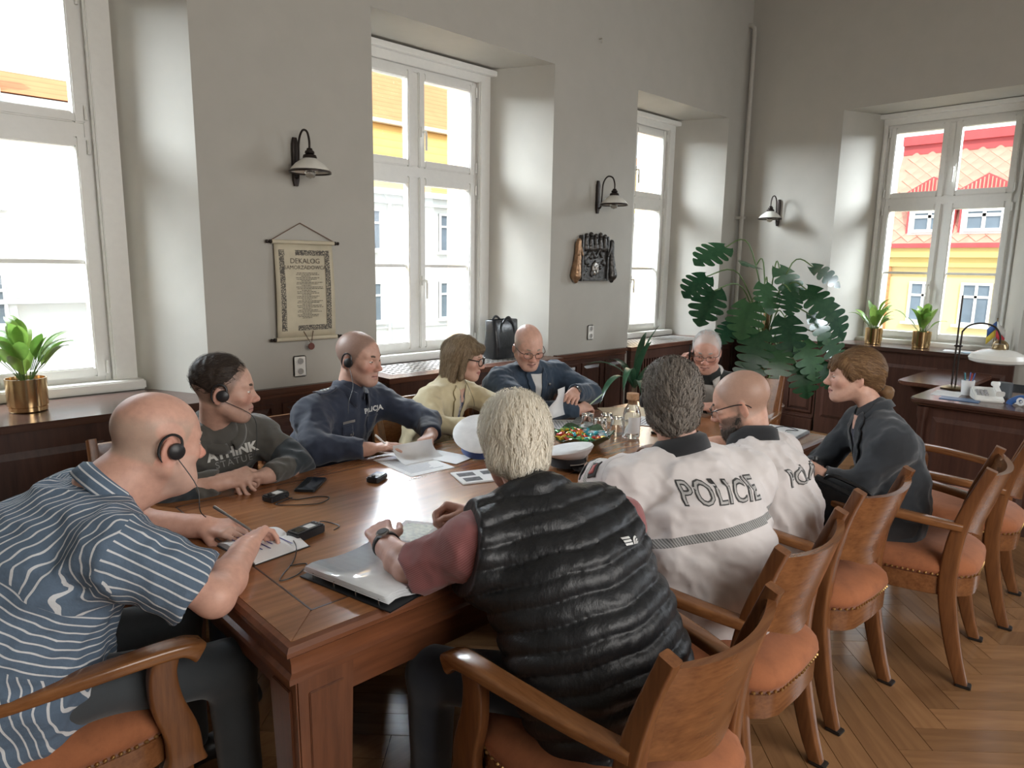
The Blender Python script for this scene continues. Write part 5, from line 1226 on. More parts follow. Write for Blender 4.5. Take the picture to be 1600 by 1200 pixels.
vo, M_nyl, vbvh = vest(P7)
collar(P7, M_nyl, .078, .086, .060, .006, gap=.25, name='vest_collar', thick=.012, turn=False, drop=.01)
# small white emblem on the right shoulder blade: three nested quarter arcs and a line of text bars
b7 = MB()
for r0, r1 in ((.020, .0155), (.0130, .0095), (.0070, .0035)):
    arc = [(-r1 * math.cos(a), r1 * math.sin(a)) for a in [i * math.pi / 2 / 6 for i in range(7)]]; ar2 = [(-r0 * math.cos(a), r0 * math.sin(a)) for a in [i * math.pi / 2 / 6 for i in range(7)]]
    b7.add([(x + .026, y - .010, 0) for x, y in arc + ar2[::-1]], [tuple(range(14))])
for i in range(3): b7.add([(-.026, -.010 + i * .008, 0), (.002, -.010 + i * .008, 0), (.002, -.0045 + i * .008, 0), (-.026, -.0045 + i * .008, 0)], [(0, 1, 2, 3)])
me7 = b7.mesh('vest_emblem', False); onto(P7, me7, tuple(P7['C'] + P7['lat'] * .135 + P7['back'] * .12 - P7['spine'] * .035), P7['lat'], P7['spine'], unit(P7['back'] + np.array([0, 0, .45])), .004, vbvh); link_mesh('vest_emblem', me7, M_wprint, P7['root'], True)
wrist_band(P7, (.985, 1.385, .805), (1.03, 1.585, .812), .90, .036, M_black, 'wristwatch', .009, (-.3, 0, 1))
hair(P7, [('e', (0, -.022, .036), (.091, .110, .098), .02), ('c', (0, -.07, .0), (0, -.075, -.065), .055, .045, .04), ('c', (.045, -.06, 0), (.048, -.062, -.055), .035, .028, .03), ('c', (-.045, -.06, 0), (-.048, -.062, -.055), .035, .028, .03)], [('e', (0, .095, -.035), (.09, .075, .10), .006), ('e', (.09, .0, -.055), (.03, .035, .05), .01), ('e', (-.09, .0, -.055), (.03, .035, .05), .01)],
    hair_mat('hair_white', (.93, .88, .76), (.70, .63, .51)), lambda p: ((p[0]) * 9, (p[1] + .045) * 9, -.35 - 3.0 * max(0, .10 - p[2])), 4200, .060, .0020, lift=.007, waves=.12, rough=.002, seed=7, segs=7)
# 8 officer in white with lettering
sk8 = skin_mat('skin_tan', (0.50, 0.29, 0.22), red=.4)
def white_mat(name, z0, tilt=0.0):
    m = cloth(name, (0.66, 0.62, 0.61), .85, .03); nt = m.node_tree; b = nt.nodes['Principled BSDF']; x, y, z = attr3(nt, 'tp'); am, ang, alo = attr3(nt, 'arm'); src = b.inputs['Base Color'].links[0].from_socket
    body = am.gt(.012); band = (z + x * tilt - z0).abs().lt(.0135) * body; hat = ((x * 1.0 + z * .6) / .0075 + 40).fract().lt(.45)
    c = mixc(nt, band, src, mixc(nt, hat, (.36, .36, .35), (.13, .13, .13)))
    sl = (alo - .115).abs().lt(.013) * am.lt(.0); c = mixc(nt, sl, c, mixc(nt, ((ang + alo * .6) / .0085 + 40).fract().lt(.5), (.52, .52, .48), (.30, .30, .28)))
    seam = (am - .004).abs().lt(.0018); c = mixc(nt, seam * .35, c, (.3, .28, .28)); nt.links.new(c, b.inputs['Base Color']); return m
M_wht = white_mat('white_uniform', .215)
P8 = person('officer with wavy grey hair in a white shirt with police lettering on the back', (1.915, 1.05, .575), (1.905, 1.165, .965), (1.93, 1.245, 1.17), (.72, .66, -.18), (.86, -.50, 0),
    (1.82, 1.48, .84), (2.00, 1.62, .812), (2.27, 1.30, .82), (2.22, 1.52, .812), sk8, M_wht, M_trK, dict(D=(.75, .5, 0), N=DN_, curl=.3), dict(D=(-.4, .8, 0), N=DN_, curl=.3),
    sleeve='short', sw=.22, wa=(.215, .175), ch=(.215, .15), face=(.50, .86), slouch=.05, sl_r=(.078, .074, 0, 0), sl_cut=.62, sdisp=wrinkles(19, .0046, (.62, -.36, -.62)), sdrop=.045, hs=1.04, yoke=.062, neck_r=.06, forearm=(.043, .03))
M_blkc = cloth('black_rib', (.014, .015, .018), .9)
collar(P8, M_blkc, .076, .080, .050, .014, gap=.45, thick=.006)
M_lett = plain('dark_outline', (.05, .05, .05), .7); M_lfill = plain('grey_fill', (.40, .39, .38), .6)
def back_text(I, dz, dx, size):
    f = unit(I['back'] + np.array([0, 0, .12])); r = unit(np.cross((0, 0, 1), f)); u = unit(np.cross(f, r)); o = I['C'] + f * .12 - u * dz + r * dx
    lettering(I, 'POLICIE', o, r, u, f, size, M_lett, 'lettering_outline', .0025, .0035, spacing=1.12, sx=.78); lettering(I, 'POLICIE', o, r, u, f, size, M_lfill, 'lettering', .004, -.0005, spacing=1.12, sx=.78)
back_text(P8, .055, .035, .088)
for el, I in (((1.82, 1.48, .84), P8),): arm_band(I, I['shL'], el, .585, .635, .0815, .083, M_blkc, 'sleeve_cuff')
arm_band(P8, P8['shR'], (2.27, 1.30, .82), .585, .635, .0815, .083, M_blkc, 'sleeve_cuff')
a8 = unit(V3((1.82, 1.48, .84)) - P8['shL']); ou8 = unit(np.array([-.75, .1, .6]) - a8 * (np.array([-.75, .1, .6]) @ a8))
patch(P8, [(-.028, -.034), (.028, -.034), (.028, .034), (-.028, .034)], P8['shL'] + a8 * .055, np.cross(a8, ou8), -a8, ou8, M_lett, 'sleeve_badge', .003, .003)
patch(P8, [(-.017, -.022), (.017, -.022), (.017, .022), (-.017, .022)], P8['shL'] + a8 * .055, np.cross(a8, ou8), -a8, ou8, plain('badge_red', (.42, .10, .10), .6), 'badge_shield', .0065, .002)
hair(P8, [('e', (0, -.022, .036), (.086, .105, .093), .02), ('c', (0, -.068, .0), (0, -.070, -.070), .055, .045, .04), ('c', (.045, -.055, 0), (.046, -.058, -.06), .034, .028, .03), ('c', (-.045, -.055, 0), (-.046, -.058, -.06), .034, .028, .03)], [('e', (0, .098, -.035), (.09, .075, .105), .006), ('e', (.092, .002, -.045), (.03, .030, .05), .01), ('e', (-.092, .002, -.045), (.03, .030, .05), .01)],
    hair_mat('hair_iron_grey', (.32, .28, .24), (.07, .06, .052)), lambda p: ((p[0]) * 6, (p[1] - .09) * 5, -.4 - 4.0 * max(0, .10 - p[2])), 3600, .050, .0026, lift=.007, waves=.55, rough=.005, seed=8, segs=7)
headset(P8, -1, M_hs)
# 9 bald bearded officer
sk9 = skin_mat('skin_tan_b', (0.52, 0.30, 0.22), fuzz=(0.30, 0.20, 0.15), beard=(0.075, 0.06, 0.05), beard_amt=.9, red=.4)
M_wht2 = white_mat('white_uniform_b', -1.0)
P9 = person('bald bearded officer with glasses in a white shirt bending over the table', (2.505, 1.12, .57), (2.49, 1.21, .90), (2.49, 1.285, 1.075), (-.34, .86, -.36), (1.0, .04, 0),
    (2.34, 1.45, .82), (2.46, 1.62, .81), (2.76, 1.44, .82), (2.68, 1.62, .81), sk9, M_wht2, M_trK, dict(D=(.3, .8, 0), N=DN_, curl=.3), dict(D=(-.3, .8, 0), N=DN_, curl=.3),
    sleeve='short', sw=.19, wa=(.17, .14), ch=(.18, .13), face=(-.05, 1), slouch=.06, sl_r=(.075, .073, 0, 0), sl_cut=.7, sdisp=wrinkles(21, .0048, (.45, 0, -.8)), sdrop=.04, hs=1.06, yoke=.060)
eyes(P9, sk9, .3, brow=(.08, .06, .05)); collar(P9, M_blkc, .072, .078, .050, .014, gap=.45, thick=.006); glasses(P9, M_rim, .026, .018, .0018); back_text(P9, .075, .02, .085)
hair(P9, [('e', (0, .052, -.088), (.050, .046, .040), .02), ('c', (.062, .012, -.045), (.035, .060, -.098), .012, .020, .02), ('c', (-.062, .012, -.045), (-.035, .060, -.098), .012, .020, .02), ('c', (0, .075, -.10), (0, .074, -.122), .026, .022, .02)], [('e', (0, .094, -.064), (.026, .03, .010), .004), ('e', (0, .09, -.02), (.05, .05, .034), .006)],
    hair_mat('beard_dark', (.10, .080, .065), (.03, .024, .020)), lambda p: (p[0] * 1.5, .25, -.9), 900, .022, .002, lift=.003, seed=9, name='beard', segs=4)
# 10 woman in the dark blazer
sk10 = skin_mat('skin_fair_d', (0.56, 0.34, 0.26), red=.35, lip=(.45, .18, .16))
M_blz = cloth('anthracite_blazer', (0.022, 0.026, 0.032), .85)
P10 = person('woman with brown ponytail in a dark blazer sitting apart on the right', (3.15, .91, .565), (3.155, 1.0, .95), (3.135, 1.105, 1.145), (-.50, .86, -.05), (.75, .64, 0),
    (2.985, .985, .70), (2.925, 1.12, .735), (3.22, 1.24, .70), (3.00, 1.25, .70), sk10, M_blz, M_trK, dict(D=(-.25, .6, .25), N=(.7, .3, -.5), curl=.85, sc=.92, thumb=.8), dict(D=(-.75, -.1, .0), N=(-.1, 0, -.9), curl=.5, sc=.9),
    sw=.165, wa=(.16, .13), ch=(.165, .12), face=(-.62, .78), sl_r=(.064, .059, .054, .042), sdisp=wrinkles(23, .0035), hs=.97, neck_r=.047, wide=.95, jaw=.9, nose=.95, upa=.13, yoke=.056, shirt_name='blazer')
eyes(P10, sk10, .25, brow=(.22, .14, .09), browr=.002); lapels(P10, cloth('dark_blue_top', (.03, .035, .06)), M_blz, .22, .035, .035, .040, .05, sk10)
collar(P10, M_blz, .062, .070, .035, .012, gap=.75, thick=.006)
M_brn = hair_mat('hair_brown', (.30, .175, .085), (.10, .055, .03))
hair(P10, [('e', (0, -.024, .038), (.083, .102, .092), .02), ('c', (0, -.075, .0), (0, -.095, -.045), .05, .028, .04), ('c', (-.042, .058, .066), (.042, .058, .066), .022, .022, .02), ('c', (-.03, .080, .055), (-.035, .092, .030), .014, .006, .012), ('c', (0, .085, .055), (0, .098, .032), .014, .006, .012), ('c', (.03, .080, .055), (.035, .092, .030), .014, .006, .012), ('c', (.060, .035, .05), (.066, .020, -.005), .020, .010, .02), ('c', (-.060, .035, .05), (-.066, .020, -.005), .020, .010, .02)], [('e', (0, .088, -.052), (.068, .068, .092), .006), ('e', (.085, -.005, -.05), (.028, .035, .045), .008), ('e', (-.085, -.005, -.05), (.028, .035, .045), .008)],
    M_brn, lambda p: (p[0] * 1.5, .5, -.8) if p[1] > .03 else (-p[0] * 4, -.9, -.35 - 3 * max(0, -p[1] - .05)), 2800, .065, .0024, lift=.003, seed=10, segs=7)
W10 = P10['W']
F = Field(V3(W10((0, -.14, -.09))) - .12, V3(W10((0, -.14, -.09))) + .12, .004); F.cone(W10((0, -.108, -.050)), W10((0, -.140, -.075)), .014, .024, .01); F.cone(W10((0, -.140, -.075)), W10((0, -.148, -.130)), .024, .006, .02); F.disp(folds(4, .003, 130)); v_, q_ = F.mesh()
link_mesh('ponytail', quad_mesh('ponytail', v_, q_), M_brn, P10['root'], True)
d_ = unit(V3(W10((0, -.140, -.075))) - V3(W10((0, -.108, -.050)))); c_ = V3(W10((0, -.116, -.056)))
MB().tube([c_ - d_ * .006, c_ + d_ * .006], .020, 16).build('hair_tie', M_black, P10['root'], True)
# ---------------------------------------------------------------- things on the walls
M_iron = plain('dark_bronze', (0.035, 0.026, 0.022), .4, .6); M_opal = plain('opal_glass', (0.72, 0.70, 0.64), .25, var=.02); M_bulb = glass('bulb_glass', (.95, .95, .92))
def sconce(loc, rz, label):
    t = thing('wall_sconce', label, 'wall lamp', loc, rz, 'matching wall lamps')       # local: wall at y=0, room towards -y
    MB().sweep([(0, -.012, -.13 + .26 * i / 8) for i in range(9)], rrect(.020, .012, .6), (0, 1, 0), [.6, .95, 1, 1, 1, 1, 1, .95, .6]).build('back_plate', M_iron, t)
    MB().tube(spline([(0, -.015, -.085), (0, -.045, -.080), (0, -.055, .02), (0, -.065, .11), (0, -.105, .155), (0, -.155, .145), (0, -.178, .10), (0, -.180, .05)], 5), .006, 8).build('arm', M_iron, t)
    M = Matrix.Translation((0, -.18, 0))
    MB().lathe([(.006, .058), (.014, .055), (.017, .045), (.024, .040), (.026, .030), (.020, .026), (.034, .020), (.038, .008), (.034, .0)], 20, M).build('cap', M_iron, t)
    s = MB().lathe([(.034, .004), (.050, -.006), (.078, -.026), (.100, -.050), (.107, -.066), (.104, -.066), (.097, -.050), (.075, -.030), (.048, -.010), (.03, .0)], 28, M, cap=False).build('shade', M_opal, t)
    MB().lathe([(.107, -.060), (.113, -.066), (.112, -.074), (.104, -.072), (.104, -.064)], 28, M, cap=False).build('rim', M_iron, s)
    MB().lathe([(.012, -.02), (.014, -.040), (.026, -.060), (.029, -.076), (.022, -.094), (.0, -.102)], 14, M).build('bulb', M_bulb, t)
    return t
s0 = sconce((1.875, YW, 2.14), 0, 'bronze wall lamp with white shade above the hanging scroll')
dup(s0, (4.515, YW, 2.15), 0, 'bronze wall lamp with white shade above the cast relief')
dup(s0, (XW, 3.293, 2.152), -math.pi / 2, 'bronze wall lamp on the far wall above the big houseplant')
def socket(x, z, label):
    t = thing('wall_socket', label, 'socket', (x, YW, z), 0, 'double wall sockets')
    MB().box(-.04, .04, -.012, 0, -.062, .062).build('plate', M_white, t, bev=.006)
    for dz in (-.03, .03):
        o = MB().lathe([(.024, 0), (.024, .004), (.019, .004), (.018, .0)], 20, Matrix.Translation((0, -.012, dz)) @ Matrix.Rotation(math.pi / 2, 4, 'X'), cap=False).build('outlet', M_white, t)
        q = MB()
        for dx in (-.008, .008): q.lathe([(.003, 0), (.003, .002)], 8, Matrix.Translation((dx, -.0125, dz)) @ Matrix.Rotation(math.pi / 2, 4, 'X'))
        q.lathe([(.018, 0), (.018, .0005)], 20, Matrix.Translation((0, -.012, dz)) @ Matrix.Rotation(math.pi / 2, 4, 'X')); q.build('contact', plain('socket_grey', (.35, .34, .32), .5), o)
socket(1.86, .995, 'white double wall socket below the hanging scroll'); socket(4.488, 1.045, 'white double wall socket below the cast relief')
q = MB(); q.tube([(4.478, YW, 3.35), (4.478, YW - .03, 3.35), (4.478, YW - .035, 3.33), (4.478, YW - .025, 3.315)], .004, 6); tag(q.build('wall_hook', M_wall), 'small painted hook high on the wall above the relief', 'hook')
# hanging scroll
M_parch = plain('parchment', (0.56, 0.50, 0.37), .8, var=.10, scale=8); M_ink = plain('ink', (0.13, 0.11, 0.09), .8)
t = thing('hanging_scroll', 'parchment scroll with printed text hanging on the left wall', 'scroll', (1.905, YW, 1.10))
sc = MB(); nx = 12; rows = []
for j in range(11):
    z = 1.165 + .535 * j / 10; y = YW - .014 - .012 * math.sin(j / 10 * math.pi) - .010 * (1 - j / 10); ww = lerp(.182, .178, j / 10)
    rows.append([(1.905 + ww * (i / nx * 2 - 1), y - .003 * math.sin(i / nx * 6.28), z) for i in range(nx + 1)])
sc.rings(rows, False, False); so = sc.build('parchment_sheet', M_parch, t, True); m = so.modifiers.new('s', 'SOLIDIFY'); m.thickness = .002
for z, y in ((1.703, YW - .018), (1.158, YW - .026)):
    o = MB().tube([(1.905 - .19, y, z), (1.905 + .19, y, z)], .012, 12).build('rod', M_parch if z > 1.5 else M_parch, t, True)
    for s in (-1, 1): MB().lathe([(.006, 0), (.010, .004), (.011, .012), (.006, .018), (.010, .024), (.009, .032), (0, .036)], 12, Matrix.Translation((1.905 + s * .19, y, z)) @ Matrix.Rotation(s * math.pi / 2, 4, 'Y')).build('finial', M_iron, o, True)
MB().tube([(1.905 - .19, YW - .016, 1.712), (1.892, YW - .008, 1.81), (1.905 + .19, YW - .016, 1.712)], .003, 6).build('hanging_cord', plain('cord_brown', (.16, .10, .07), .8), t, True)
vine, nt, b = nodes('vine_border'); vor = N(nt, 'ShaderNodeTexVoronoi'); vor.feature = 'DISTANCE_TO_EDGE'; vor.inputs['Scale'].default_value = 95; tc = N(nt, 'ShaderNodeTexCoord'); nt.links.new(tc.outputs['Object'], vor.inputs['Vector'])
r = ramp(nt, vor.outputs['Distance'], [(.10, (.10, .09, .075)), (.22, (.46, .41, .31))]); nt.links.new(r.outputs['Color'], b.inputs['Base Color']); b.inputs['Roughness'].default_value = .8
def sy(z): j = (z - 1.165) / .0535; return YW - .014 - .012 * math.sin(j / 10 * math.pi) - .010 * (1 - j / 10) - .0045
bd = MB()
def strip(x0, x1, z0, z1, mbx, n=8, dy=0.0):
    rows = [[(x0, sy(lerp(z0, z1, j / n)) - dy, lerp(z0, z1, j / n)), (x1, sy(lerp(z0, z1, j / n)) - dy, lerp(z0, z1, j / n))] for j in range(n + 1)]; mbx.rings(rows, False, False)
strip(1.905 - .155, 1.905 - .125, 1.205, 1.660, bd); strip(1.905 + .125, 1.905 + .155, 1.205, 1.660, bd); strip(1.905 - .125, 1.905 + .125, 1.630, 1.660, bd, 2); strip(1.905 - .125, 1.905 + .125, 1.205, 1.235, bd, 2)
bd.build('vine_border', vine, t, True)
for txt, z, s in (('DEKALOG', 1.598, .040), ('SAMORZĄDOWCA', 1.562, .030)):
    me = text_mesh(txt, s); me.transform(Matrix.Translation((1.905, sy(z) - .002, z)) @ Matrix.Rotation(math.pi / 2, 4, 'X')); link_mesh('title', me, M_ink, t, True)
ln = MB(); rr_ = random.Random(3)
for k in range(30):
    z = 1.53 - k * .0088
    if k % 3 == 2: w_ = .03
    else: w_ = rr_.uniform(.06, .108)
    x = -w_
    while x < w_: e = min(w_, x + rr_.uniform(.006, .02)); strip(1.905 + x, 1.905 + e, z, z + .0036, ln, 1); x = e + .003
o = ln.build('text_lines', M_ink, t, True); o['kind'] = 'stuff'
o = MB().tube([(1.88, sy(1.19), 1.20), (1.915, YW - .05, 1.125), (1.94, sy(1.19), 1.20)], .0025, 6).build('seal_cord', plain('cord_brown', (.16, .10, .07), .8), t, True)
MB().lathe([(0, 0), (.018, 0), (.021, .004), (.018, .008), (0, .008)], 14, Matrix.Translation((1.915, YW - .046, 1.112)) @ Matrix.Rotation(math.pi / 2, 4, 'X')).build('wax_seal', plain('wax', (.14, .04, .03), .4), t, True)
# cast relief
M_cast = plain('dark_cast_metal', (0.09, 0.085, 0.08), .38, .7, var=.5, scale=40, bmp=.4); M_brz = plain('bronze_patina', (0.36, 0.22, 0.13), .4, .7, var=.3, scale=25)
t = thing('wall_relief', 'dark cast metal relief with figures on the left wall', 'relief', (4.48, YW, 1.47)); X0 = 4.48
def rel_part(name, mat, fn, lo, hi, res=.005):
    F = Field(lo, hi, res); fn(F); F.disp(folds(5, .0025, 160)); F.plane((0, YW - .001, 0), (0, 1, 0)); v, q = F.mesh(); return link_mesh(name, quad_mesh(name, v, q), mat, t, True)
MB().box(X0 - .165, X0 + .165, YW - .028, YW - .002, 1.475, 1.84).build('board', M_cast, t, True, bev=.004)
fr = MB()
for q in ((X0 - .175, X0 - .150, 1.475, 1.84), (X0 + .150, X0 + .175, 1.475, 1.84), (X0 - .15, X0 + .15, 1.475, 1.492)): fr.box(q[0], q[1], YW - .045, YW - .002, q[2], q[3])
fr.build('frame', M_cast, t, True, bev=.004)
def relief_body(F):
    r = random.Random(8)
    for i in range(26): F.ell((X0 + r.uniform(-.14, .14), YW - .03, 1.50 + r.uniform(0, .24)), (r.uniform(.012, .03), .012, r.uniform(.01, .025)), None, .008)
    for i in range(5):
        x = X0 - .12 + .06 * i; F.ell((x, YW - .035, 1.835 + .012 * (i % 2)), (.018, .02, .022), None, .008); F.cone((x, YW - .03, 1.80), (x, YW - .03, 1.74), .022, .030, .01)
    for s in (-1, 1): F.cone((X0, YW - .035, 1.67), (X0 + s * .05, YW - .035, 1.72), .008, .010, .01); F.cone((X0 + s * .05, YW - .035, 1.72), (X0 + s * .09, YW - .035, 1.67), .010, .008, .01)
rel_part('carved_field', M_cast, relief_body, (X0 - .2, YW - .08, 1.46), (X0 + .2, YW + .01, 1.89))
def shield(F): F.ell((X0 + .005, YW - .035, 1.575), (.045, .016, .055), None, .005); F.ell((X0 + .005, YW - .052, 1.575), (.030, .012, .038), None, .004, True); F.ell((X0 + .005, YW - .045, 1.575), (.012, .01, .03), None, .005); F.cone((X0 - .02, YW - .045, 1.59), (X0 + .03, YW - .045, 1.59), .006, .006, .005)
rel_part('shield', plain('worn_cast', (.35, .33, .30), .35, .8, var=.3), shield, (X0 - .08, YW - .08, 1.50), (X0 + .08, YW + .01, 1.65))
def fig(F, x, s):
    F.ell((x, YW - .04, 1.79), (.020, .022, .025), None, .006); F.cone((x, YW - .035, 1.76), (x + s * .004, YW - .035, 1.66), .026, .024, .015); F.cone((x + s * .004, YW - .035, 1.66), (x + s * .022, YW - .035, 1.52), .028, .045, .015); F.cone((x - s * .02, YW - .045, 1.74), (x - s * .045, YW - .045, 1.68), .010, .009, .01); F.cone((x + s * .02, YW - .035, 1.50), (x + s * .02, YW - .035, 1.475), .016, .018, .01)
rel_part('woman_figure', M_brz, lambda F: fig(F, X0 - .215, -1), (X0 - .36, YW - .10, 1.45), (X0 - .12, YW + .01, 1.84))
rel_part('man_figure', M_cast, lambda F: fig(F, X0 + .205, 1), (X0 + .12, YW - .10, 1.45), (X0 + .33, YW + .01, 1.84))
# black tote bag on the window shelf
t = thing('tote_bag', 'glossy black tote bag standing on the grille shelf of the middle window', 'bag', (3.62, 3.88, .886), .15)
M_lea = plain('black_leather', (0.014, 0.015, 0.017), .28, var=.2, scale=60, bmp=.15)
rs = []
for z, a, b_ in ((0, .145, .070), (.02, .150, .075), (.10, .150, .072), (.20, .148, .062), (.29, .152, .050), (.295, .146, .044), (.26, .140, .045), (.05, .135, .06)):
    rs.append([(x * (1 + .03 * math.sin(z * 30 + x * 20)), y + .006 * math.sin(x * 30 + z * 18), z) for x, y in rrect(a, b_, .5, 4)])
MB().rings(rs).build('body', M_lea, t, angle=1.2)
for s in (-1, 1): MB().sweep(spline([(-.075, s * .060, .06), (-.085, s * .058, .20), (-.055, s * .055, .275), (0, s * .062, .315), (.055, s * .055, .275), (.085, s * .058, .20), (.075, s * .060, .06)], 5), rrect(.009, .003, .5), (0, 1, 0)).build('handle', M_lea, t)
# ---------------------------------------------------------------- plants
def leaf_mat(name, c1, c2, rough=.35):
    m, nt, b = nodes(name); nz = noise_val(nt, 20, 4); g = N(nt, 'ShaderNodeObjectInfo'); e = Ex(nt, nz.outputs['Fac']) * .5 + Ex(nt, g.outputs['Random']) * .5
    r = ramp(nt, e.v, [(.2, c1), (.8, c2)]); nt.links.new(r.outputs['Color'], b.inputs['Base Color']); b.inputs['Roughness'].default_value = rough
    # thin leaves let some daylight through
    tr = N(nt, 'ShaderNodeBsdfTranslucent'); nt.links.new(r.outputs['Color'], tr.inputs['Color']); mx = N(nt, 'ShaderNodeMixShader'); mx.inputs['Fac'].default_value = .3
    out = nt.nodes['Material Output']; nt.links.new(b.outputs[0], mx.inputs[1]); nt.links.new(tr.outputs[0], mx.inputs[2]); nt.links.new(mx.outputs[0], out.inputs['Surface']); return m
M_lily = leaf_mat('lily_leaf', (.10, .22, .035), (.30, .46, .10)); M_mon = leaf_mat('monstera_leaf', (.016, .060, .030), (.055, .14, .055), .25); M_drc = leaf_mat('strap_leaf', (.025, .075, .04), (.06, .14, .07), .3)
M_stem = plain('green_stem', (.10, .17, .05), .5); M_gold = plain('gold_pot', (.62, .43, .22), .18, 1.0, var=.05); M_soil = plain('soil', (.03, .022, .016), .9)
def blade(L, w, bend, fold=.25, n=9, tip=1.0):
    b = MB(); rows = []
    for i in range(n + 1):
        t = i / n; ww = w * (math.sin(math.pi * min(1, t * .93 + .05)) ** .8) * (1 if t < .97 else .2); a = bend * t * t; y = L * (math.sin(a) / max(bend * t, 1e-3) if bend * t > 1e-3 else 1) * t; z = L * t - 0 * a
        ang = bend * t; 
        rows.append((ww, t))
    pos = Vector((0, 0, 0)); out = []
    for i, (ww, t) in enumerate(rows):
        ang = bend * t ** 1.3; d = Vector((0, math.sin(ang), math.cos(ang))); nrm = Vector((0, math.cos(ang), -math.sin(ang)))
        if i: pos = pos + d * (L / n)
        out.append([tuple(pos + Vector((-ww, 0, 0)) - nrm * ww * fold), tuple(pos), tuple(pos + Vector((ww, 0, 0)) - nrm * ww * fold)])
    b.rings(out, False, False); return b
def lily(loc, label, seed, n=26, R=.065, H=.13, pot_h=.125, sc=1.0):
    t = thing('potted_lily', label, 'plant', loc, 0, 'peace lilies in gold pots'); r = random.Random(seed)
    p = MB().lathe([(R * .92, 0), (R * .95, .004), (R * .95, .022), (R * .90, .0235), (R * .90, .0265), (R, .028), (R * 1.02, pot_h), (R * .96, pot_h), (R * .94, pot_h - .02), (0, pot_h - .02)], 40).build('pot', M_gold, t, angle=.5)
    MB().lathe([(R * .93, pot_h - .019), (0, pot_h - .012)], 20, cap=False).build('soil', M_soil, t)
    kinds = []
    for L, w_, bd in ((.10, .021, .5), (.125, .024, .9), (.14, .020, 1.2), (.095, .026, .3)):
        me = blade(L * sc, w_ * sc, bd).mesh('leaf', True, 2); me.materials.append(M_lily); kinds.append((me, L))
    for i in range(n):
        me, L = kinds[i % 4]; az = r.uniform(0, 6.283); tilt = r.uniform(.05, .75); h = r.uniform(.25, 1.0) * H * sc; d = Vector((math.cos(az) * math.sin(tilt), math.sin(az) * math.sin(tilt), math.cos(tilt)))
        base = Vector((math.cos(az) * .02, math.sin(az) * .02, pot_h - .02)); top = base + d * h
        st = MB().tube([base, base + d * h * .5 + Vector((0, 0, .008)), top], .0018, 5).build('stem', M_stem, t)
        o = bpy.data.objects.new('leaf', me); COL.objects.link(o); o.parent = t; o.location = top; o.rotation_euler = (-tilt * .7 - .15, r.uniform(-.3, .3), az - math.pi / 2)
        o.rotation_euler = (Matrix.Rotation(az - math.pi / 2, 3, 'Z') @ Matrix.Rotation(-tilt * .8, 3, 'X')).to_euler()
    return t
lily((.56, 3.86, .886), 'bushy peace lily in a gold pot on the leftmost window shelf', 3, 34, .082, .15, .155, 1.25)
lily((7.02, 2.33, .906), 'peace lily in a gold pot, nearer the big houseplant', 5, 28, .075, .14, .15, 1.25)
lily((7.02, 1.92, .906), 'peace lily in a gold pot beside the desk lamp', 9, 24, .075, .14, .15, 1.25)
# split-leaf monstera
def mon_leaf(L, W_, lobes=6, bend=.9, seed=0):
    b = MB(); r = random.Random(seed)
    def P(u, v):          # u across (-1..1) * half width, v along
        ang = bend * (v - .25); z = -.22 * L * (v - .15) ** 2 * bend - .10 * W_ * (abs(u) ** 1.6)
        return (u, L * v * math.cos(.25 * bend), z)
    def width(v): return W_ * max(0.02, math.sin(math.pi * min(.995, max(.02, v * .84 + .17)))) ** .7
    for s in (-1, 1):
        for i in range(lobes):
            v0, v1 = i / lobes, (i + 1) / lobes; rows = []
            for k in range(7):
                f = k / 6; gap = 0 if f < .42 else .030 * (f - .42) / .58 + .006
                lo, hi = v0 + (gap if i else -.16 * f), v1 - (gap if i < lobes - 1 else 0); row = []
                for m in range(4):
                    v = lerp(lo, hi, m / 3); fe = f * (.90 if (f > .9 and m in (0, 3) and 0 < i) else 1); sl = v + .16 * fe * (1 - v) * (v + .15); row.append(P(s * fe * width(v), sl))
                rows.append(row)
            b.rings(rows, False, False)
        b.rings([[P(0, -.01 + j / 6), P(s * W_ * .10, -.01 + j / 6)] for j in range(7)], False, False)
    b.rings([[P(s * .004, 0) if True else 0, P(s * .004, 1.0)] for s in (-1, 1)], False, False)
    return b
t = thing('monstera', 'large split-leaf monstera plant in the far room corner', 'plant', (6.02, 2.92, 0))
MB().lathe([(.14, 0), (.17, .02), (.20, .34), (.215, .36), (.205, .37), (.19, .33), (0, .32)], 28).build('pot', plain('clay_pot', (.16, .09, .06), .7), t)
MB().tube([(0, 0, .3), (0, .01, .7), (0, 0, 1.22)], [.03, .03, .03], 12).build('moss_pole', plain('moss_pole', (.28, .17, .08), .95, var=.4, scale=60, bmp=.5), t)
mk = []
for i, (L, W_) in enumerate(((.36, .17), (.30, .145), (.24, .12))):
    me = mon_leaf(L, W_, 5, .9, i).mesh('leaf', True, 2); me.materials.append(M_mon); mk.append(me)
def cam_dirs():
    return V3((.722, -.692, 0)), V3((-.69, -.72, 0))       # picture right, towards the viewer, on the ground plane
rt, tw = cam_dirs()
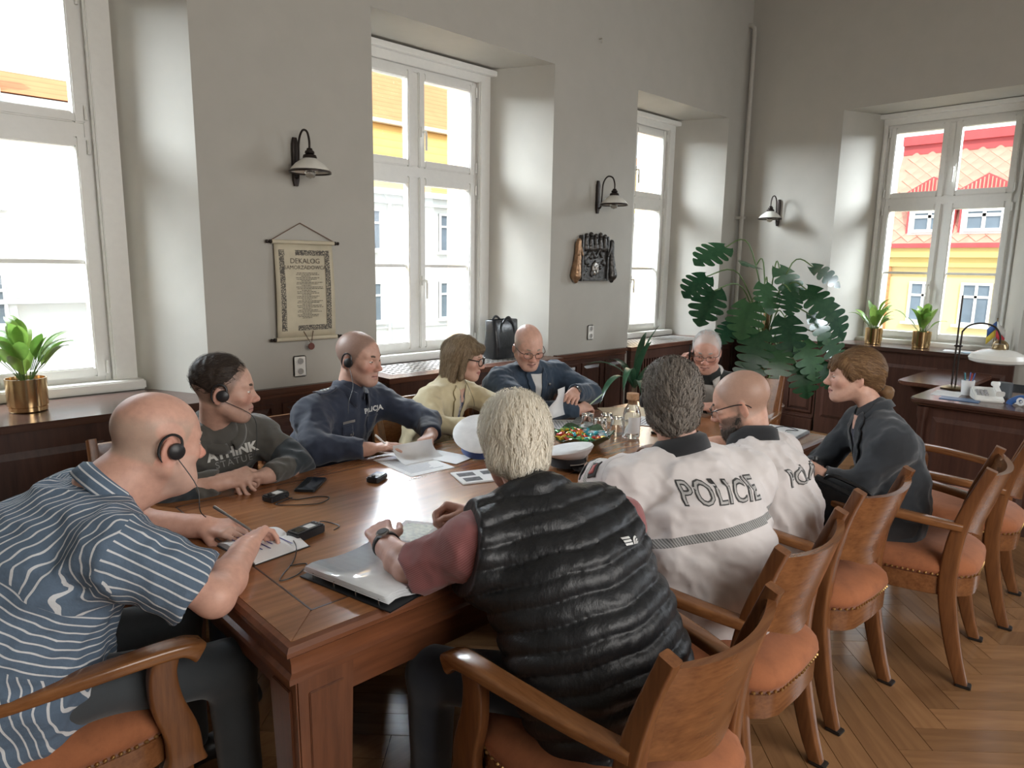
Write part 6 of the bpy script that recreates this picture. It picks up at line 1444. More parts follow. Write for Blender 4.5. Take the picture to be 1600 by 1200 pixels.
# (right of trunk, height, towards viewer, leaf direction (right, up, toward), size)
ML = [(-.42, 1.78, .0, (-.85, -.35, .4), 0), (-.60, 1.52, .10, (-.75, -.55, .4), 1), (-.55, 1.40, .20, (-.5, -.85, .4), 0), (.08, 1.60, .0, (.45, -.75, .5), 0), (.36, 1.62, .05, (.75, -.5, .4), 1), (.28, 1.42, .15, (.6, -.7, .5), 0),
      (-.10, 1.46, .15, (.1, -.8, .6), 1), (-.25, 1.30, .25, (-.35, -.85, .5), 0), (.05, 1.18, .30, (.1, -.9, .5), 0), (.30, 1.20, .25, (.5, -.8, .4), 1), (.46, 1.28, .15, (.55, -.85, .2), 0), (-.18, 1.06, .35, (-.3, -.9, .4), 0), (.20, .98, .35, (.3, -.9, .4), 0),
      (.42, 1.02, .25, (.6, -.8, .3), 1), (.52, .90, .2, (.65, -.75, .2), 0), (-.02, .92, .40, (-.1, -.9, .4), 1), (-.36, 1.12, .2, (-.6, -.7, .4), 2), (.12, 1.40, .2, (-.2, -.8, .6), 2), (-.10, 1.62, -.1, (-.5, .1, .5), 2), (.40, .78, .3, (.4, -.9, .2), 2), (-.22, .84, .4, (-.4, -.9, .3), 1), (.18, .78, .4, (.2, -.95, .3), 1)]
for k, (a, z, c, d, kind) in enumerate(ML):
    p = rt * a + tw * c + np.array([0, 0, z]); D = unit(rt * d[0] + np.array([0, 0, d[1]]) + tw * d[2]); nrm = unit(np.array([0, 0, .9]) + tw * .55 + rt * .2 * math.sin(k * 2.3)); nrm = unit(nrm - D * (nrm @ D)); sx = np.cross(D, nrm)
    o = bpy.data.objects.new('leaf', mk[kind]); COL.objects.link(o); o.parent = t
    o.matrix_local = Matrix(((sx[0], D[0], nrm[0], p[0]), (sx[1], D[1], nrm[1], p[1]), (sx[2], D[2], nrm[2], p[2]), (0, 0, 0, 1)))
    MB().tube(spline([(0, 0, lerp(.45, 1.15, (z - .78) / 1.0)), tuple(p * .5 + np.array([0, 0, z * .5 + .03])), tuple(p)], 6), .006, 6).build('leaf_stalk', M_stem, t)
# strap-leaved plant behind the men
t = thing('strap_leaf_plant', 'potted plant with long arching strap leaves by the wainscot', 'plant', (4.50, 3.25, 0))
MB().lathe([(.11, 0), (.13, .02), (.155, .30), (.165, .31), (.15, .32), (.14, .29), (0, .28)], 24).build('pot', plain('clay_pot', (.16, .09, .06), .7), t)
MB().tube([(0, 0, .28), (.01, 0, .50), (0, 0, .66)], .022, 8).build('trunk', plain('bark', (.16, .11, .07), .9), t)
for k, (az, tilt, L, bd) in enumerate(((3.6, .35, .62, 2.3), (3.3, .7, .66, 2.0), (.4, .25, .58, .9), (5.6, .1, .56, .5), (4.6, .45, .60, 2.1), (.0, .6, .6, 1.7), (2.2, .4, .5, 1.6), (5.2, .7, .62, 2.4), (3.9, .9, .75, 1.6), (4.2, .15, .52, .9), (1.2, .5, .5, 1.4))):
    o = blade(L, .030, bd, .3, 12).build('leaf', M_drc, t, angle=2); o.location = (0, 0, .62); o.rotation_euler = (Matrix.Rotation(az - math.pi / 2, 3, 'Z') @ Matrix.Rotation(-tilt, 3, 'X')).to_euler()
# ---------------------------------------------------------------- things on the meeting table
M_paper = plain('white_paper', (.74, .74, .74), .7, var=.02); M_paper2 = plain('cream_paper', (.66, .55, .40), .7, var=.04); M_plastic = plain('black_plastic', (.015, .016, .018), .35); M_screen = plain('dark_screen', (.008, .009, .011), .06)
M_label = plain('pale_label', (.60, .60, .58), .5)
def sheet(name, label, cat, poly, z, mat=M_paper, th=.0012, group=None, lines=0, dirn=None):
    o = MB().prism(poly, 0, th).build(name, mat, smooth=False); cx = sum(p[0] for p in poly) / len(poly); cy = sum(p[1] for p in poly) / len(poly)
    for v in o.data.vertices: v.co.x -= cx; v.co.y -= cy
    o.location = (cx, cy, z); tag(o, label, cat, group)
    if lines:
        b = MB(); r = random.Random(int(cx * 1000)); P0, P1, P3 = Vector(poly[0]), Vector(poly[1]), Vector(poly[3])
        for i in range(lines):
            f = .12 + .76 * i / lines; L = r.uniform(.5, .82); a = P0.lerp(P3, f) + (P1 - P0) * .1; e = a + (P1 - P0) * L; h = (P3 - P0) * (.28 / lines); b.add([(a.x - cx, a.y - cy, th + .0004), (e.x - cx, e.y - cy, th + .0004), (e.x + h.x - cx, e.y + h.y - cy, th + .0004), (a.x + h.x - cx, a.y + h.y - cy, th + .0004)], [(0, 1, 2, 3)])
        q = b.build('printed_lines', plain('print_grey', (.30, .31, .36), .8), o, smooth=False); q['kind'] = 'stuff'
    return o
def rect(cx, cy, w, h, a): return [(cx + x * math.cos(a) - y * math.sin(a), cy + x * math.sin(a) + y * math.cos(a)) for x, y in ((-w / 2, -h / 2), (w / 2, -h / 2), (w / 2, h / 2), (-w / 2, h / 2))]
ZT = TZ + .0007
# open notebook
t = thing('open_notebook', 'open notebook with handwriting in front of the striped-shirt man', 'notebook', (.805, 1.885, ZT), .12)
for s in (-1, 1):
    rows = []
    for i in range(9):
        u = i / 8; z = .004 + .016 * math.sin(math.pi * min(1, u * .9 + .1)) * (1 - .3 * u); rows.append([(y, s * u * .105, z) for y in (-.085, .085)])
    b = MB(); b.rings(rows, False, False); b.rings([[(y, s * .105 * (i / 8), .001) for y in (-.085, .085)] for i in range(9)], False, False)
    for y in (-.085, .085): b.rings([[rows[i][0 if y < 0 else 1], (y, s * .105 * i / 8, .001)] for i in range(9)], False, False)
    b.rings([[(-.085, s * .105, .001), (-.085, s * .105, rows[8][0][2])], [(.085, s * .105, .001), (.085, s * .105, rows[8][0][2])]], False, False)
    pg = b.build('page_block', M_paper, t, angle=.8)
    q = MB(); r = random.Random(4 + s)
    for k in range(6): y0 = -.06 + .02 * k; q.box(y0, y0 + .003, min(s * .02, s * r.uniform(.05, .09)), max(s * .02, s * r.uniform(.05, .09)), .0185, .0195)
    q.build('handwriting', plain('blue_ink', (.10, .10, .30), .7), pg, smooth=False)
MB().box(-.09, .09, -.11, .11, 0, .0015).build('cover', M_plastic, t, bev=.0005)
# interpretation receivers, recorder, phone
def receiver(loc, rz, label, L=.085, W_=.052, H=.022):
    t = thing('audio_receiver', label, 'receiver', loc, rz, 'black interpretation receivers')
    MB().prism(rrect(L / 2, W_ / 2, .35, 4), 0, H).build('case', M_plastic, t, bev=.004)
    MB().box(-.01, .022, -.014, .014, H, H + .0008).build('label', M_label, t); MB().lathe([(.008, 0), (.008, .006), (0, .006)], 12, Matrix.Translation((-L / 2 + .016, 0, H))).build('dial', M_plastic, t)
    return t
receiver((1.015, 2.245, ZT), .3, 'black receiver with cord before the clasped hands'); receiver((1.40, 2.195, ZT), .5, 'small black receiver between the phone and the officer\'s papers')
t = thing('voice_recorder', 'black voice recorder with a white label beside the open notebook', 'recorder', (.935, 1.868, ZT), .25)
MB().prism(rrect(.055, .027, .25, 3), 0, .028).build('case', M_plastic, t, bev=.004); MB().box(-.002, .028, -.014, .012, .028, .029).build('label', M_label, t); MB().box(-.042, -.012, -.016, .016, .028, .0288).build('display', M_screen, t)
for y in (-.014, 0, .014): MB().box(.036, .046, y - .004, y + .004, .028, .0305).build('button', plain('grey_button', (.12, .12, .13), .4), t, bev=.001)
t = thing('smartphone', 'black smartphone lying face up on the table', 'phone', (1.178, 2.300, ZT), .78)
MB().prism(rrect(.078, .039, .22, 4), 0, .009).build('case', M_plastic, t, bev=.002); MB().prism(rrect(.074, .0355, .18, 4), .009, .0094).build('screen', M_screen, t)
def cord(pts, label, r=.0016):
    o = MB().tube(spline(pts, 6), r, 6).build('earphone_cord', M_plastic); tag(o, label, 'cord', 'earphone cords on the table'); return o
zc = ZT + .002
cord([(1.04, 2.23, ZT + .012), (1.06, 2.19, zc), (1.13, 2.17, zc), (1.16, 2.13, zc), (1.10, 2.10, zc), (1.02, 2.15, zc), (.99, 2.19, zc), (1.06, 2.21, zc + .002)], 'thin black cord coiled beside the receiver near the clasped hands')
cord([(.88, 1.845, ZT + .012), (.85, 1.76, zc + .018), (.82, 1.72, zc), (.76, 1.66, zc), (.74, 1.63, zc), (.79, 1.635, zc), (.84, 1.68, zc), (.80, 1.70, zc)], 'thin black cord looping below the open notebook')
cord([(.985, 1.885, ZT + .014), (1.01, 1.92, zc + .01), (1.04, 1.92, zc), (1.05, 1.87, zc), (1.02, 1.85, zc)], 'short black cord behind the voice recorder')
# papers
sheet('paper_sheet', 'lower printed sheet under the officer\'s hands', 'paper', rect(1.635, 2.285, .21, .297, -.05), ZT, lines=16)
t = thing('turned_page', 'white page curling up as the officer turns it', 'paper', (1.70, 2.37, ZT + .002), -.05)
rows = []
for i in range(11):
    a = i / 10 * 1.9; rows.append([(x, -.10 + .09 * math.sin(a) * 1.0 + (.02 * i / 10), .085 * (1 - math.cos(a)) * .55) for x in (-.10, .10)])
b = MB(); b.rings(rows, False, False); o = b.build('page', M_paper, t, angle=2); m = o.modifiers.new('s', 'SOLIDIFY'); m.thickness = .0008
sheet('paper_sheet', 'small white slip jutting out right of the officer\'s papers', 'paper', rect(1.80, 2.27, .13, .20, .25), ZT + .002)
t = thing('folded_newspaper', 'folded newsletter with dark pictures left of the white-haired man', 'newspaper', (1.735, 1.965, ZT), -.35)
MB().prism(rect(0, 0, .21, .15, 0), 0, .006).build('pages', M_paper, t, bev=.001)
for x, y in ((-.055, .03), (.045, .028), (-.05, -.035)): MB().box(x - .035, x + .035, y - .022, y + .022, .006, .0064).build('printed_picture', plain('print_photo', (.10, .10, .11), .7, var=.5, scale=80), t, smooth=False)
sheet('paper_sheet', 'large printed sheet between the cream jacket and the candy bowl', 'paper', rect(2.66, 2.36, .21, .297, .9), ZT, lines=14)
sheet('brochure', 'folded brochure under the blue-jacket man\'s hand', 'brochure', rect(2.78, 2.33, .20, .10, .5), ZT + .002, plain('brochure_print', (.24, .26, .25), .5, var=.6, scale=30), .004)
sheet('paper_sheet', 'cream paper sheet at the far table end before the phoning man', 'paper', rect(3.22, 2.28, .42, .297, -.6), ZT, M_paper2)
sheet('paper_sheet', 'white sheet by the bottle in front of the phoning man', 'paper', rect(3.07, 2.08, .21, .297, .3), ZT + .0015, lines=12)
sheet('paper_sheet', 'white notes under the forearm of the lettered officer', 'paper', rect(1.90, 1.46, .21, .20, .1), ZT, lines=10)
t = thing('held_paper', 'white paper standing up in the blue-jacket man\'s hand', 'paper', (2.62, 2.40, .80))
b = MB(); b.rings([[(-.05 + .012 * i, .02 * math.sin(i), .0 + .026 * i), (.09 - .003 * i, .01 * math.sin(i * .8), .0 + .026 * i + .01)] for i in range(7)], False, False); o = b.build('sheet', M_paper, t, angle=2); m = o.modifiers.new('s', 'SOLIDIFY'); m.thickness = .0008
# binder with plastic sleeves
t = thing('ring_binder', 'open ring binder of clear sleeves at the near table edge', 'binder', (.945, 1.485, ZT), -1.36)
MB().box(-.165, .165, -.125, .125, 0, .004).build('cover', M_plastic, t, bev=.001)
for i in range(5):
    rows = [[(x, -.12 + .235 * j / 10, .006 + i * .004 + (.016 * math.exp(-((j - 1) / 2.2) ** 2)) + .0015 * math.sin(j + i)) for x in (-.155 + .002 * i, .155 - .003 * i)] for j in range(11)]
    b = MB(); b.rings(rows, False, False); o = b.build('plastic_sleeve', plain('clear_sleeve', (.62, .64, .66), .12, var=.05, coat=.6), t, angle=2); m = o.modifiers.new('s', 'SOLIDIFY'); m.thickness = .0012
for x in (-.12, -.04, .04, .12): MB().tube([(x, -.10 + .018 * math.cos(a), .012 + .022 * math.sin(a)) for a in [i * 6.283 / 14 for i in range(15)]], .0018, 6).build('ring', plain('steel', (.35, .35, .36), .25, .9), t)
t = thing('map_sheet', 'sheet with a grey green aerial picture under the vest man\'s hands', 'picture', (1.195, 1.672, ZT), .55)
MB().box(-.09, .09, -.065, .065, 0, .0015).build('sheet', M_paper, t); MB().box(-.07, .07, -.048, .048, .0015, .0019).build('picture_area', plain('aerial_print', (.36, .38, .30), .5, var=.5, scale=60), t, smooth=False)
# caps
def cap(loc, rz, label, band, crown, tilt=0.0):
    t = thing('peaked_cap', label, 'cap', loc, rz); t.rotation_euler = (tilt, 0, rz)
    rs = []
    for z, a in ((.0, .088), (.045, .090)): rs.append([(a * math.cos(q) * .93, a * math.sin(q), z) for q in [i * 6.283 / 32 for i in range(32)]])
    MB().rings(rs).build('band', band, t)
    rs = []
    for z, a, dz in ((.045, .090, 0), (.060, .112, .014), (.076, .124, .024), (.083, .118, .024), (.088, .08, .012), (.089, .0, .008)): rs.append([(a * math.cos(q) * .95, a * math.sin(q), z + dz * math.sin(q)) for q in [i * 6.283 / 32 for i in range(32)]])
    MB().rings(rs).build('crown', crown, t, angle=.9)
    rows = []
    for k in range(5):
        f = k / 4; rows.append([((.086 + .045 * f * math.sin(q)) * math.cos(q), (.089 + .048 * f) * math.sin(q), .012 - .030 * f * math.sin(q) + .004) for q in [.45 + i * 2.24 / 16 for i in range(17)]])
    b = MB(); b.rings(rows, False, False); o = b.build('peak', plain('patent_black', (.012, .012, .014), .12), t, angle=2); m = o.modifiers.new('s', 'SOLIDIFY'); m.thickness = .003
    MB().lathe([(0, 0), (.014, 0), (.018, .003), (.013, .006), (0, .008)], 12, Matrix.Translation((0, .092, .045)) @ Matrix.Rotation(-math.pi / 2, 4, 'X')).build('cap_badge', M_badge, t)
    MB().tube([(.0905 * math.cos(q) * .95, .092 * math.sin(q), .020) for q in [.4 + i * 2.34 / 14 for i in range(15)]], .003, 6).build('chin_cord', M_badge, t)
    return t
M_wcap = plain('white_cap_cloth', (.70, .70, .70), .7)
cap((1.93, 2.20, ZT + .030), -.7, 'white peaked cap with a blue band left of the white-haired man', cloth('blue_band', (.03, .06, .20)), M_wcap, .28)
c2 = cap((2.08, 1.82, ZT + .016), 3.6, 'white peaked cap with black band and badge before the candy bowl', M_blkc, M_wcap, .0); c2.scale = (.86, .86, .86)
# candy bowl
t = thing('candy_bowl', 'green glass leaf bowl on the table filled with wrapped candies', 'bowl', (2.40, 2.03, ZT))
rs = []
for f, z in ((.45, 0), (.55, .006), (.80, .034), (1.0, .058), (.97, .060), (.77, .040), (.50, .014), (.0, .012)):
    rs.append([((.150 * f * (1 + .07 * math.sin(7 * q) * f)) * math.cos(q) * 1.1, (.150 * f * (1 + .07 * math.sin(7 * q) * f)) * math.sin(q), z + .012 * f * math.sin(7 * q + .5) * (f > .7)) for q in [i * 6.283 / 56 for i in range(56)]])
MB().rings(rs).build('glass_bowl', plain('green_glass', (.045, .085, .045), .08, var=.4, scale=30, coat=.5), t)
cc = [('red', (.55, .05, .04)), ('yellow', (.70, .48, .05)), ('orange', (.65, .22, .04)), ('green', (.10, .35, .12)), ('teal', (.05, .35, .40)), ('silver', (.55, .62, .68))]
cm = []
for nme, c in cc:
    b = MB(); b.lathe([(.0, -.012), (.006, -.010), (.0075, 0), (.006, .010), (0, .012)], 8, Matrix.Rotation(math.pi / 2, 4, 'Y'))
    for s in (-1, 1): b.hexa([(s * .010, -.002, -.001), (s * .010, .002, -.001), (s * .020, .008, -.002), (s * .020, -.008, -.002), (s * .010, -.002, .001), (s * .010, .002, .001), (s * .020, .008, .002), (s * .020, -.008, .002)])
    me = b.mesh('candy'); me.materials.append(plain('candy_foil_' + nme, c, .25, .25, var=.3, scale=200)); cm.append(me)
r = random.Random(12)
def candy(x, y, z, k, lab):
    o = bpy.data.objects.new('candy', cm[k]); COL.objects.link(o); o.location = (x, y, z); o.rotation_euler = (r.uniform(-.5, .5), r.uniform(-.5, .5), r.uniform(0, 6.28)); tag(o, lab, 'candy', 'wrapped candies in the bowl, ' + cc[k][0])
for i in range(115):
    a, rr = r.uniform(0, 6.283), math.sqrt(r.random()) * .118; lay = r.random(); x, y = rr * math.cos(a) * 1.08, rr * math.sin(a)
    z = .020 + .34 * max(0, rr - .05) + .030 * (1 - rr / .125) * (.4 + lay); k = r.choice((0, 0, 1, 1, 2, 3, 3, 4)) if x - y * .3 < .07 else r.choice((5, 5, 4))
    candy(2.40 + x, 2.03 + y, ZT + z + .008, k, cc[k][0] + ' foil-wrapped candy in the green glass bowl')
# tumblers and bottle
M_gl = glass('clear_glass', (.97, .98, .97))
def tumbler(x, y, label):
    t = thing('glass_tumbler', label, 'glass', (x, y, ZT), 0, 'upturned glass tumblers')
    MB().lathe([(.034, 0), (.036, .0), (.033, .05), (.029, .085), (.020, .088), (0, .088), (0, .076), (.024, .076), (.031, .04)], 24, cap=False).build('glass_body', M_gl, t, angle=.9)
for x, y, l in ((2.66, 2.20, 'upturned glass tumbler nearest the cream jacket'), (2.74, 2.14, 'upturned glass tumbler behind the candy bowl, middle of the row'), (2.63, 2.09, 'upturned glass tumbler at the bowl edge, closest to the viewer'), (2.715, 2.055, 'upturned glass tumbler right beside the corked bottle')): tumbler(x, y, l)
t = thing('water_bottle', 'glass water bottle with cork stopper in the table middle', 'bottle', (2.70, 1.955, ZT))
MB().lathe([(.0, .004), (.040, .004), (.043, .012), (.043, .120), (.036, .145), (.024, .165), (.022, .185), (.024, .19), (.0215, .19), (.0195, .165), (.033, .140), (.040, .118), (.040, .012), (0, .010)], 32, cap=False).build('bottle_glass', M_gl, t, angle=.9)
MB().lathe([(.0, .0105), (.0392, .0125), (.0392, .085), (0, .085)], 28, cap=False).build('water', glass('water', (.97, .99, 1), 0, 1.33), t)
MB().lathe([(.021, .168), (.0225, .192), (.030, .193), (.030, .222), (.0, .222)], 24).build('cork', plain('cork', (.42, .24, .13), .85, var=.2, scale=90), t)
b = MB(); b.rings([[(.0438 * math.cos(a), .0438 * math.sin(a), z) for a in [3.4 + i * 1.5 / 10 for i in range(11)]] for z in (.03, .11)], False, False); b.build('label', M_paper, t)
t = thing('tablet_case', 'dark tablet folder lying beside the bottle', 'tablet', (2.98, 1.90, ZT), .35)
MB().prism(rrect(.12, .085, .12, 3), 0, .012).build('case', M_plastic, t, bev=.003); MB().prism(rrect(.105, .070, .05, 2), .012, .0125).build('screen', M_screen, t)
t = thing('paper_folder', 'folder with papers and a cable at the far right table corner', 'folder', (3.36, 1.50, ZT), .1)
MB().box(-.12, .12, -.10, .10, 0, .012).build('cover', plain('folder_grey', (.30, .31, .33), .5, var=.3, scale=25), t, bev=.002); MB().box(-.11, .11, -.09, .10, .012, .016).build('top_sheet', M_paper, t)
MB().tube(spline([(-.08, -.05, .018), (0, -.02, .022), (.06, -.06, .018), (.08, .02, .022), (.0, .05, .018), (-.06, .02, .020)], 5), .0022, 6).build('cable', M_plastic, t)
# pens
def pen(name_l, a, b_, mat, r=.0042):
    a, b_ = Vector(a), Vector(b_); t = thing('pen', name_l, 'pen', tuple(a)); d = (b_ - a)
    MB().tube([(0, 0, 0), tuple(d * .07), tuple(d * .12), tuple(d)], [r * .2, r * .7, r, r], 10).build('barrel', mat, t); MB().tube([tuple(d * .70), tuple(d * .98)], r * 1.18, 10).build('cap', mat, t)
pen('pale green pen in the blue-jacket man\'s fingers', (2.97, 2.455, .815), (3.10, 2.46, .865), plain('pen_green', (.42, .55, .42), .4))
pen('silver pen held by the striped-shirt man', (.80, 1.94, .80), (.72, 2.02, .875), plain('steel', (.35, .35, .36), .25, .9)); pen('white pen in the navy officer\'s hand', (1.62, 2.40, .80), (1.57, 2.47, .87), M_paper)
t = thing('mobile_phone', 'small phone held to the ear of the grey-haired man', 'phone', tuple(P6['W']((.092, .02, -.03)))); 
A6 = P6['A']; Mh = Matrix(((A6[1][0], A6[2][0], A6[0][0], 0), (A6[1][1], A6[2][1], A6[0][1], 0), (A6[1][2], A6[2][2], A6[0][2], 0), (0, 0, 0, 1)))
o = MB().prism(rrect(.032, .068, .25, 3), -.004, .004, Mh @ Matrix.Rotation(-.35, 4, 'Z')).build('case', M_plastic, t, bev=.001)
t = thing('microphone', 'short black microphone in the hand of the woman in the blazer', 'microphone', (2.965, 1.15, .70)); b = MB(); b.tube([(0, 0, 0), (-.006, .008, .05), (-.009, .011, .075)], [.010, .011, .011], 10); b.lathe([(.0, -.012), (.012, -.008), (.015, .004), (.010, .016), (0, .019)], 12, Matrix.Translation((-.010, .013, .085))); b.build('microphone_body', M_plastic, t)
# handbag on the chair beside the bearded officer
t = thing('leather_bag', 'black leather shoulder bag leaning on the armchair beside the blazer woman', 'bag', (2.855, 1.05, .50), .10)
M_ = Matrix.Rotation(.30, 4, 'X'); rs = []
for z, a, b_ in ((0, .13, .022), (.01, .145, .028), (.10, .15, .028), (.20, .145, .020), (.225, .13, .010)): rs.append([tuple(M_ @ Vector((y * 1.0, x * 1.0, z))) for x, y in rrect(a, b_, .5, 4)])
MB().rings(rs).build('body', M_lea, t, angle=1.0)
b = MB(); b.box(-.034, -.018, -.12, .12, .10, .215, M_); b.build('flap', M_lea, t, bev=.006)
MB().tube(spline([tuple(M_ @ Vector((0, -.10, .21))), tuple(M_ @ Vector((-.01, -.07, .255))), tuple(M_ @ Vector((-.01, .07, .255))), tuple(M_ @ Vector((0, .10, .21)))], 6), .009, 8).build('handle', M_lea, t)
MB().lathe([(.010, 0), (.014, .002), (.010, .005)], 14, M_ @ Matrix.Translation((-.035, 0, .12)) @ Matrix.Rotation(-math.pi / 2, 4, 'Y')).build('buckle', plain('steel', (.35, .35, .36), .25, .9), t)
# ---------------------------------------------------------------- desk by the far window
DX0, DX1, DY0, DY1, DZ = 5.02, 5.78, .05, 1.385, .775
t = thing('writing_desk', 'dark mahogany writing desk by the far window', 'desk', (5.4, .7, 0))
MB().box(DX0 + .03, DX1 - .03, DY0 + .03, DY1 - .03, .06, DZ - .03).build('body', M_red, t, True, bev=.004)
rs = []
for o_, z in ((-.01, DZ - .05), (.0, DZ - .045), (.006, DZ - .036), (.020, DZ - .026), (.022, DZ - .010), (.016, DZ)): rs.append([(x, y, z) for x, y in [((DX0 + DX1) / 2 + px, (DY0 + DY1) / 2 + py) for px, py in rrect((DX1 - DX0) / 2 + o_, (DY1 - DY0) / 2 + o_, .16, 4)]])
MB().rings(rs).build('desk_top', M_darkY, t, True, angle=.5)
for y0, y1 in ((DY0 + .10, .67), (.73, DY1 - .12)):
    b = MB(); X = DX0 + .03
    b.hexa([(X, y0, .14), (X, y1, .14), (X, y1, .66), (X, y0, .66), (X - .012, y0 + .03, .17), (X - .012, y1 - .03, .17), (X - .012, y1 - .03, .63), (X - .012, y0 + .03, .63)]); b.build('front_panel', M_red, t, True, smooth=False)
for y in (DY1 - .06, DY0 + .06):
    b = MB(); b.lathe([(.035, .06), (.035, .10), (.025, .12), (.022, .30), (.028, .36), (.020, .38), (.026, .40), (.024, .62), (.032, .66), (.036, .72)], 16, Matrix.Translation((DX0 + .035, y, 0))); b.build('corner_column', M_red, t, True)
MB().box(DX0 + .02, DX1 - .02, DY0 + .02, DY1 - .02, 0, .06).build('plinth', M_dark, t, True, bev=.003)
t = thing('side_table', 'reddish side table with rounded leaf between desk and window', 'table', (6.33, 1.52, 0))
MB().prism([(6.33 + x, 1.52 + y) for x, y in rrect(.50, .23, .45, 5)], .725, .755).build('table_leaf', M_redH, t, True, bev=.006); MB().box(6.0, 6.03, 1.36, 1.68, 0, .725).build('end_panel', M_red, t, True, bev=.003); MB().box(6.62, 6.65, 1.36, 1.68, 0, .725).build('end_panel', M_red, t, True, bev=.003)
z0 = DZ + .0005
M_brs = plain('old_brass', (.30, .22, .12), .3, .9)
t = thing('desk_lamp', 'tall brass desk lamp with a wide white glass shade', 'lamp', (5.62, 1.30, z0))
MB().lathe([(.0, 0), (.075, 0), (.08, .008), (.06, .018), (.02, .028), (0, .028)], 28).build('base', M_brs, t)
MB().tube([(0, .012, .02), (0, .012, .66)], .006, 10).build('rod', M_iron, t); MB().tube(spline([(0, -.012, .02), (0, -.012, .36), (0, -.02, .42), (0, -.06, .46), (0, -.13, .475), (0, -.20, .455), (0, -.235, .40), (0, -.24, .345)], 6), .006, 10).build('arched_arm', M_iron, t)
MB().lathe([(.022, 0), (.028, .006), (.022, .014)], 14, Matrix.Translation((0, 0, .30))).build('clamp', M_iron, t)
Mx = Matrix.Translation((0, -.24, .24)); MB().lathe([(.012, .105), (.035, .10), (.045, .075), (.040, .062)], 24, Mx).build('shade_cap', M_brs, t)
MB().lathe([(.040, .066), (.10, .056), (.155, .032), (.172, .004), (.165, -.016), (.13, -.028), (.125, -.026), (.155, -.014), (.16, .004), (.14, .026), (.09, .048), (.035, .060)], 36, Mx, cap=False).build('glass_shade', M_opal, t)
t = thing('pen_cup', 'white cup full of pens on the desk', 'cup', (5.42, 1.17, z0)); MB().lathe([(.034, 0), (.040, .10), (.037, .10), (.031, .006), (0, .006)], 24, cap=False).build('cup', M_paper, t)
for k, c in enumerate(((.05, .10, .35), (.02, .02, .02), (.05, .25, .30), (.4, .05, .05), (.05, .1, .35))): MB().tube([(.01 * math.cos(k * 1.3), .01 * math.sin(k * 1.3), .008), (.034 * math.cos(k * 1.3), .034 * math.sin(k * 1.3), .15)], .004, 8).build('pen', plain('pen_%d' % k, c, .4), t)
t = thing('desk_telephone', 'white desk telephone with handset on the desk', 'telephone', (5.30, 1.03, z0), .4)
MB().hexa([(-.09, -.08, 0), (.09, -.08, 0), (.09, .08, 0), (-.09, .08, 0), (-.09, -.08, .02), (.09, -.08, .075), (.09, .08, .075), (-.09, .08, .02)]).build('base', M_white, t, bev=.006)
MB().sweep(spline([(.075, -.055, .10), (.03, -.05, .085), (-.03, -.05, .065), (-.075, -.055, .055)], 4), rrect(.020, .013, .6), (0, 0, 1), [1.3, 1.2] + [.8] * 9 + [1.2, 1.3]).build('handset', M_white, t)
for i in range(3):
    for j in range(3): MB().box(-.045 + .028 * i, -.027 + .028 * i, .0 + .024 * j, .016 + .024 * j, .035 + .0085 * i, .047 + .0085 * i).build('key', plain('key_grey', (.35, .35, .36), .5), t)
t = thing('tape_dispenser', 'blue and black tape dispenser beside the desk telephone', 'dispenser', (5.22, .84, z0), 1.2); MB().sweep(spline([(-.05, 0, .0), (-.05, 0, .03), (-.01, 0, .055), (.05, 0, .02), (.06, 0, 0)], 4), rrect(.018, .008, .5), (0, 1, 0)).build('housing', plain('blue_plastic', (.03, .10, .30), .35), t); MB().lathe([(.012, -.009), (.026, -.009), (.026, .009), (.012, .009)], 18, Matrix.Translation((-.01, 0, .03)) @ Matrix.Rotation(math.pi / 2, 4, 'X'), cap=False).build('tape_roll', M_paper, t)
t = thing('pencil_holder', 'dark mesh pencil holder at the desk middle', 'holder', (5.50, .98, z0)); MB().prism(rrect(.042, .042, .2, 2), 0, .10).build('holder', plain('grey_mesh', (.10, .11, .12), .4, .5), t, bev=.002)
sheet('paper_sheet', 'white sheets at the right end of the desk top', 'paper', rect(5.40, .78, .21, .297, .1), z0, lines=10); sheet('paper_sheet', 'white sheets beside the lamp base on the desk', 'paper', rect(5.36, 1.27, .24, .16, .1), z0); sheet('blue_folder', 'blue folder flat on the desk left of the telephone', 'folder', rect(5.17, 1.15, .12, .22, .1), z0, plain('folder_blue', (.06, .13, .25), .4), .004)
t = thing('mobile_phone', 'black mobile phone lying on the desk papers', 'phone', (5.33, .76, z0 + .002), .5); MB().prism(rrect(.07, .035, .2, 3), 0, .009).build('case', M_plastic, t, bev=.002); MB().prism(rrect(.066, .031, .15, 3), .009, .0094).build('screen', M_screen, t)
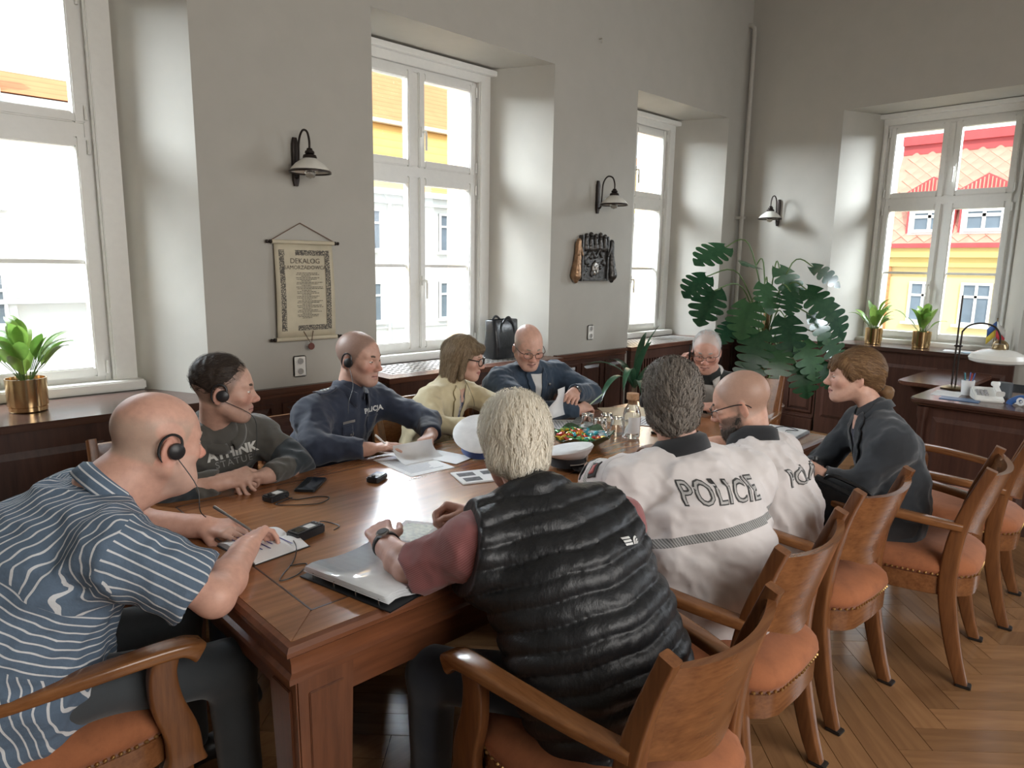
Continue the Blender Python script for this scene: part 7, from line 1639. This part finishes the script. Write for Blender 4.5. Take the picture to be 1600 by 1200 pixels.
# office chair behind the desk: dark back with curved pad
t = thing('office_chair', 'black office chair pushed behind the desk', 'chair', (6.25, .85, 0)); MB().sweep(spline([(-.18, 0, .50), (-.21, 0, .65), (-.20, 0, .80)], 4), rrect(.22, .03, .7), (1, 0, 0), [.9] + [1] * 7 + [.85]).build('backrest', M_plastic, t); MB().prism(rrect(.23, .23, .4, 4), .44, .50).build('seat', M_plastic, t, bev=.015); MB().tube([(0, 0, .1), (0, 0, .44)], .03, 12).build('column', M_plastic, t); MB().tube([(-.03, 0, .42), (-.16, 0, .44), (-.19, 0, .55)], .015, 8).build('back_support', M_plastic, t)
for k in range(5): a = k * 1.2566; MB().tube([(0, 0, .12), (.26 * math.cos(a), .26 * math.sin(a), .045)], [.025, .018], 8).build('foot_arm', M_plastic, t); MB().lathe([(.0, -.012), (.028, -.012), (.03, 0), (.028, .012), (0, .012)], 14, Matrix.Translation((.27 * math.cos(a), .27 * math.sin(a), .03)) @ Matrix.Rotation(a, 4, 'Z') @ Matrix.Rotation(math.pi / 2, 4, 'X')).build('castor', M_plastic, t)
# flags and clock on the window shelf
zs = .906
t = thing('desk_flags', 'two small desk flags, blue yellow and white red, on the far window shelf', 'flag', (7.00, 1.36, zs)); MB().lathe([(0, 0), (.035, 0), (.035, .01), (.012, .016), (0, .016)], 20).build('stand', M_brs, t)
for dy, ty, cs in ((.012, .06, ((.05, .12, .35), (.70, .52, .06))), (-.012, -.05, ((.72, .72, .70), (.60, .05, .07)))):
    MB().tube([(0, dy, .01), (0, dy - ty * .2, .30)], .003, 6).build('staff', M_brs, t); MB().lathe([(0, -.006), (.006, 0), (0, .008)], 8, Matrix.Translation((0, dy - ty * .2, .305))).build('finial', M_brs, t)
    for k, c in enumerate(cs):
        rows = []
        for i in range(7):
            u = i / 6; x = -.012 * math.sin(u * 5) - .01; y0 = dy - ty * .2 + (1 if dy > 0 else -1) * (u * .065); zt_ = .285 - .075 * u - k * .065; rows.append([(x, y0, zt_), (x - .006, y0 - .004, zt_ - .065)])
        b = MB(); b.rings(rows, False, False); o = b.build('flag_stripe', plain('flag_%d_%d' % (int(dy * 1000), k), c, .7), t, angle=2); m = o.modifiers.new('s', 'SOLIDIFY'); m.thickness = .001
t = thing('shelf_clock', 'round brass clock on a foot in front of the small flags', 'clock', (6.92, 1.30, zs)); Mc = Matrix.Translation((0, 0, .075)) @ Matrix.Rotation(-math.pi / 2, 4, 'Y'); MB().lathe([(0, -.015), (.055, -.015), (.062, 0), (.058, .015), (.05, .018)], 28, Mc).build('case', M_brs, t); MB().lathe([(0, .016), (.050, .0165)], 28, Mc, cap=False).build('dial', M_paper, t); MB().box(-.02, .02, -.03, .03, 0, .022).build('foot', M_brs, t, bev=.004)
sheet('paper_sheet', 'papers left under the lamp shade on the far window shelf', 'paper', rect(7.02, 1.58, .16, .30, .15), zs, M_paper); sheet('leaflet', 'blue leaflet on the far window shelf by the flags', 'leaflet', rect(6.96, 1.50, .10, .15, .6), zs + .0015, plain('leaflet_blue', (.35, .50, .62), .5))
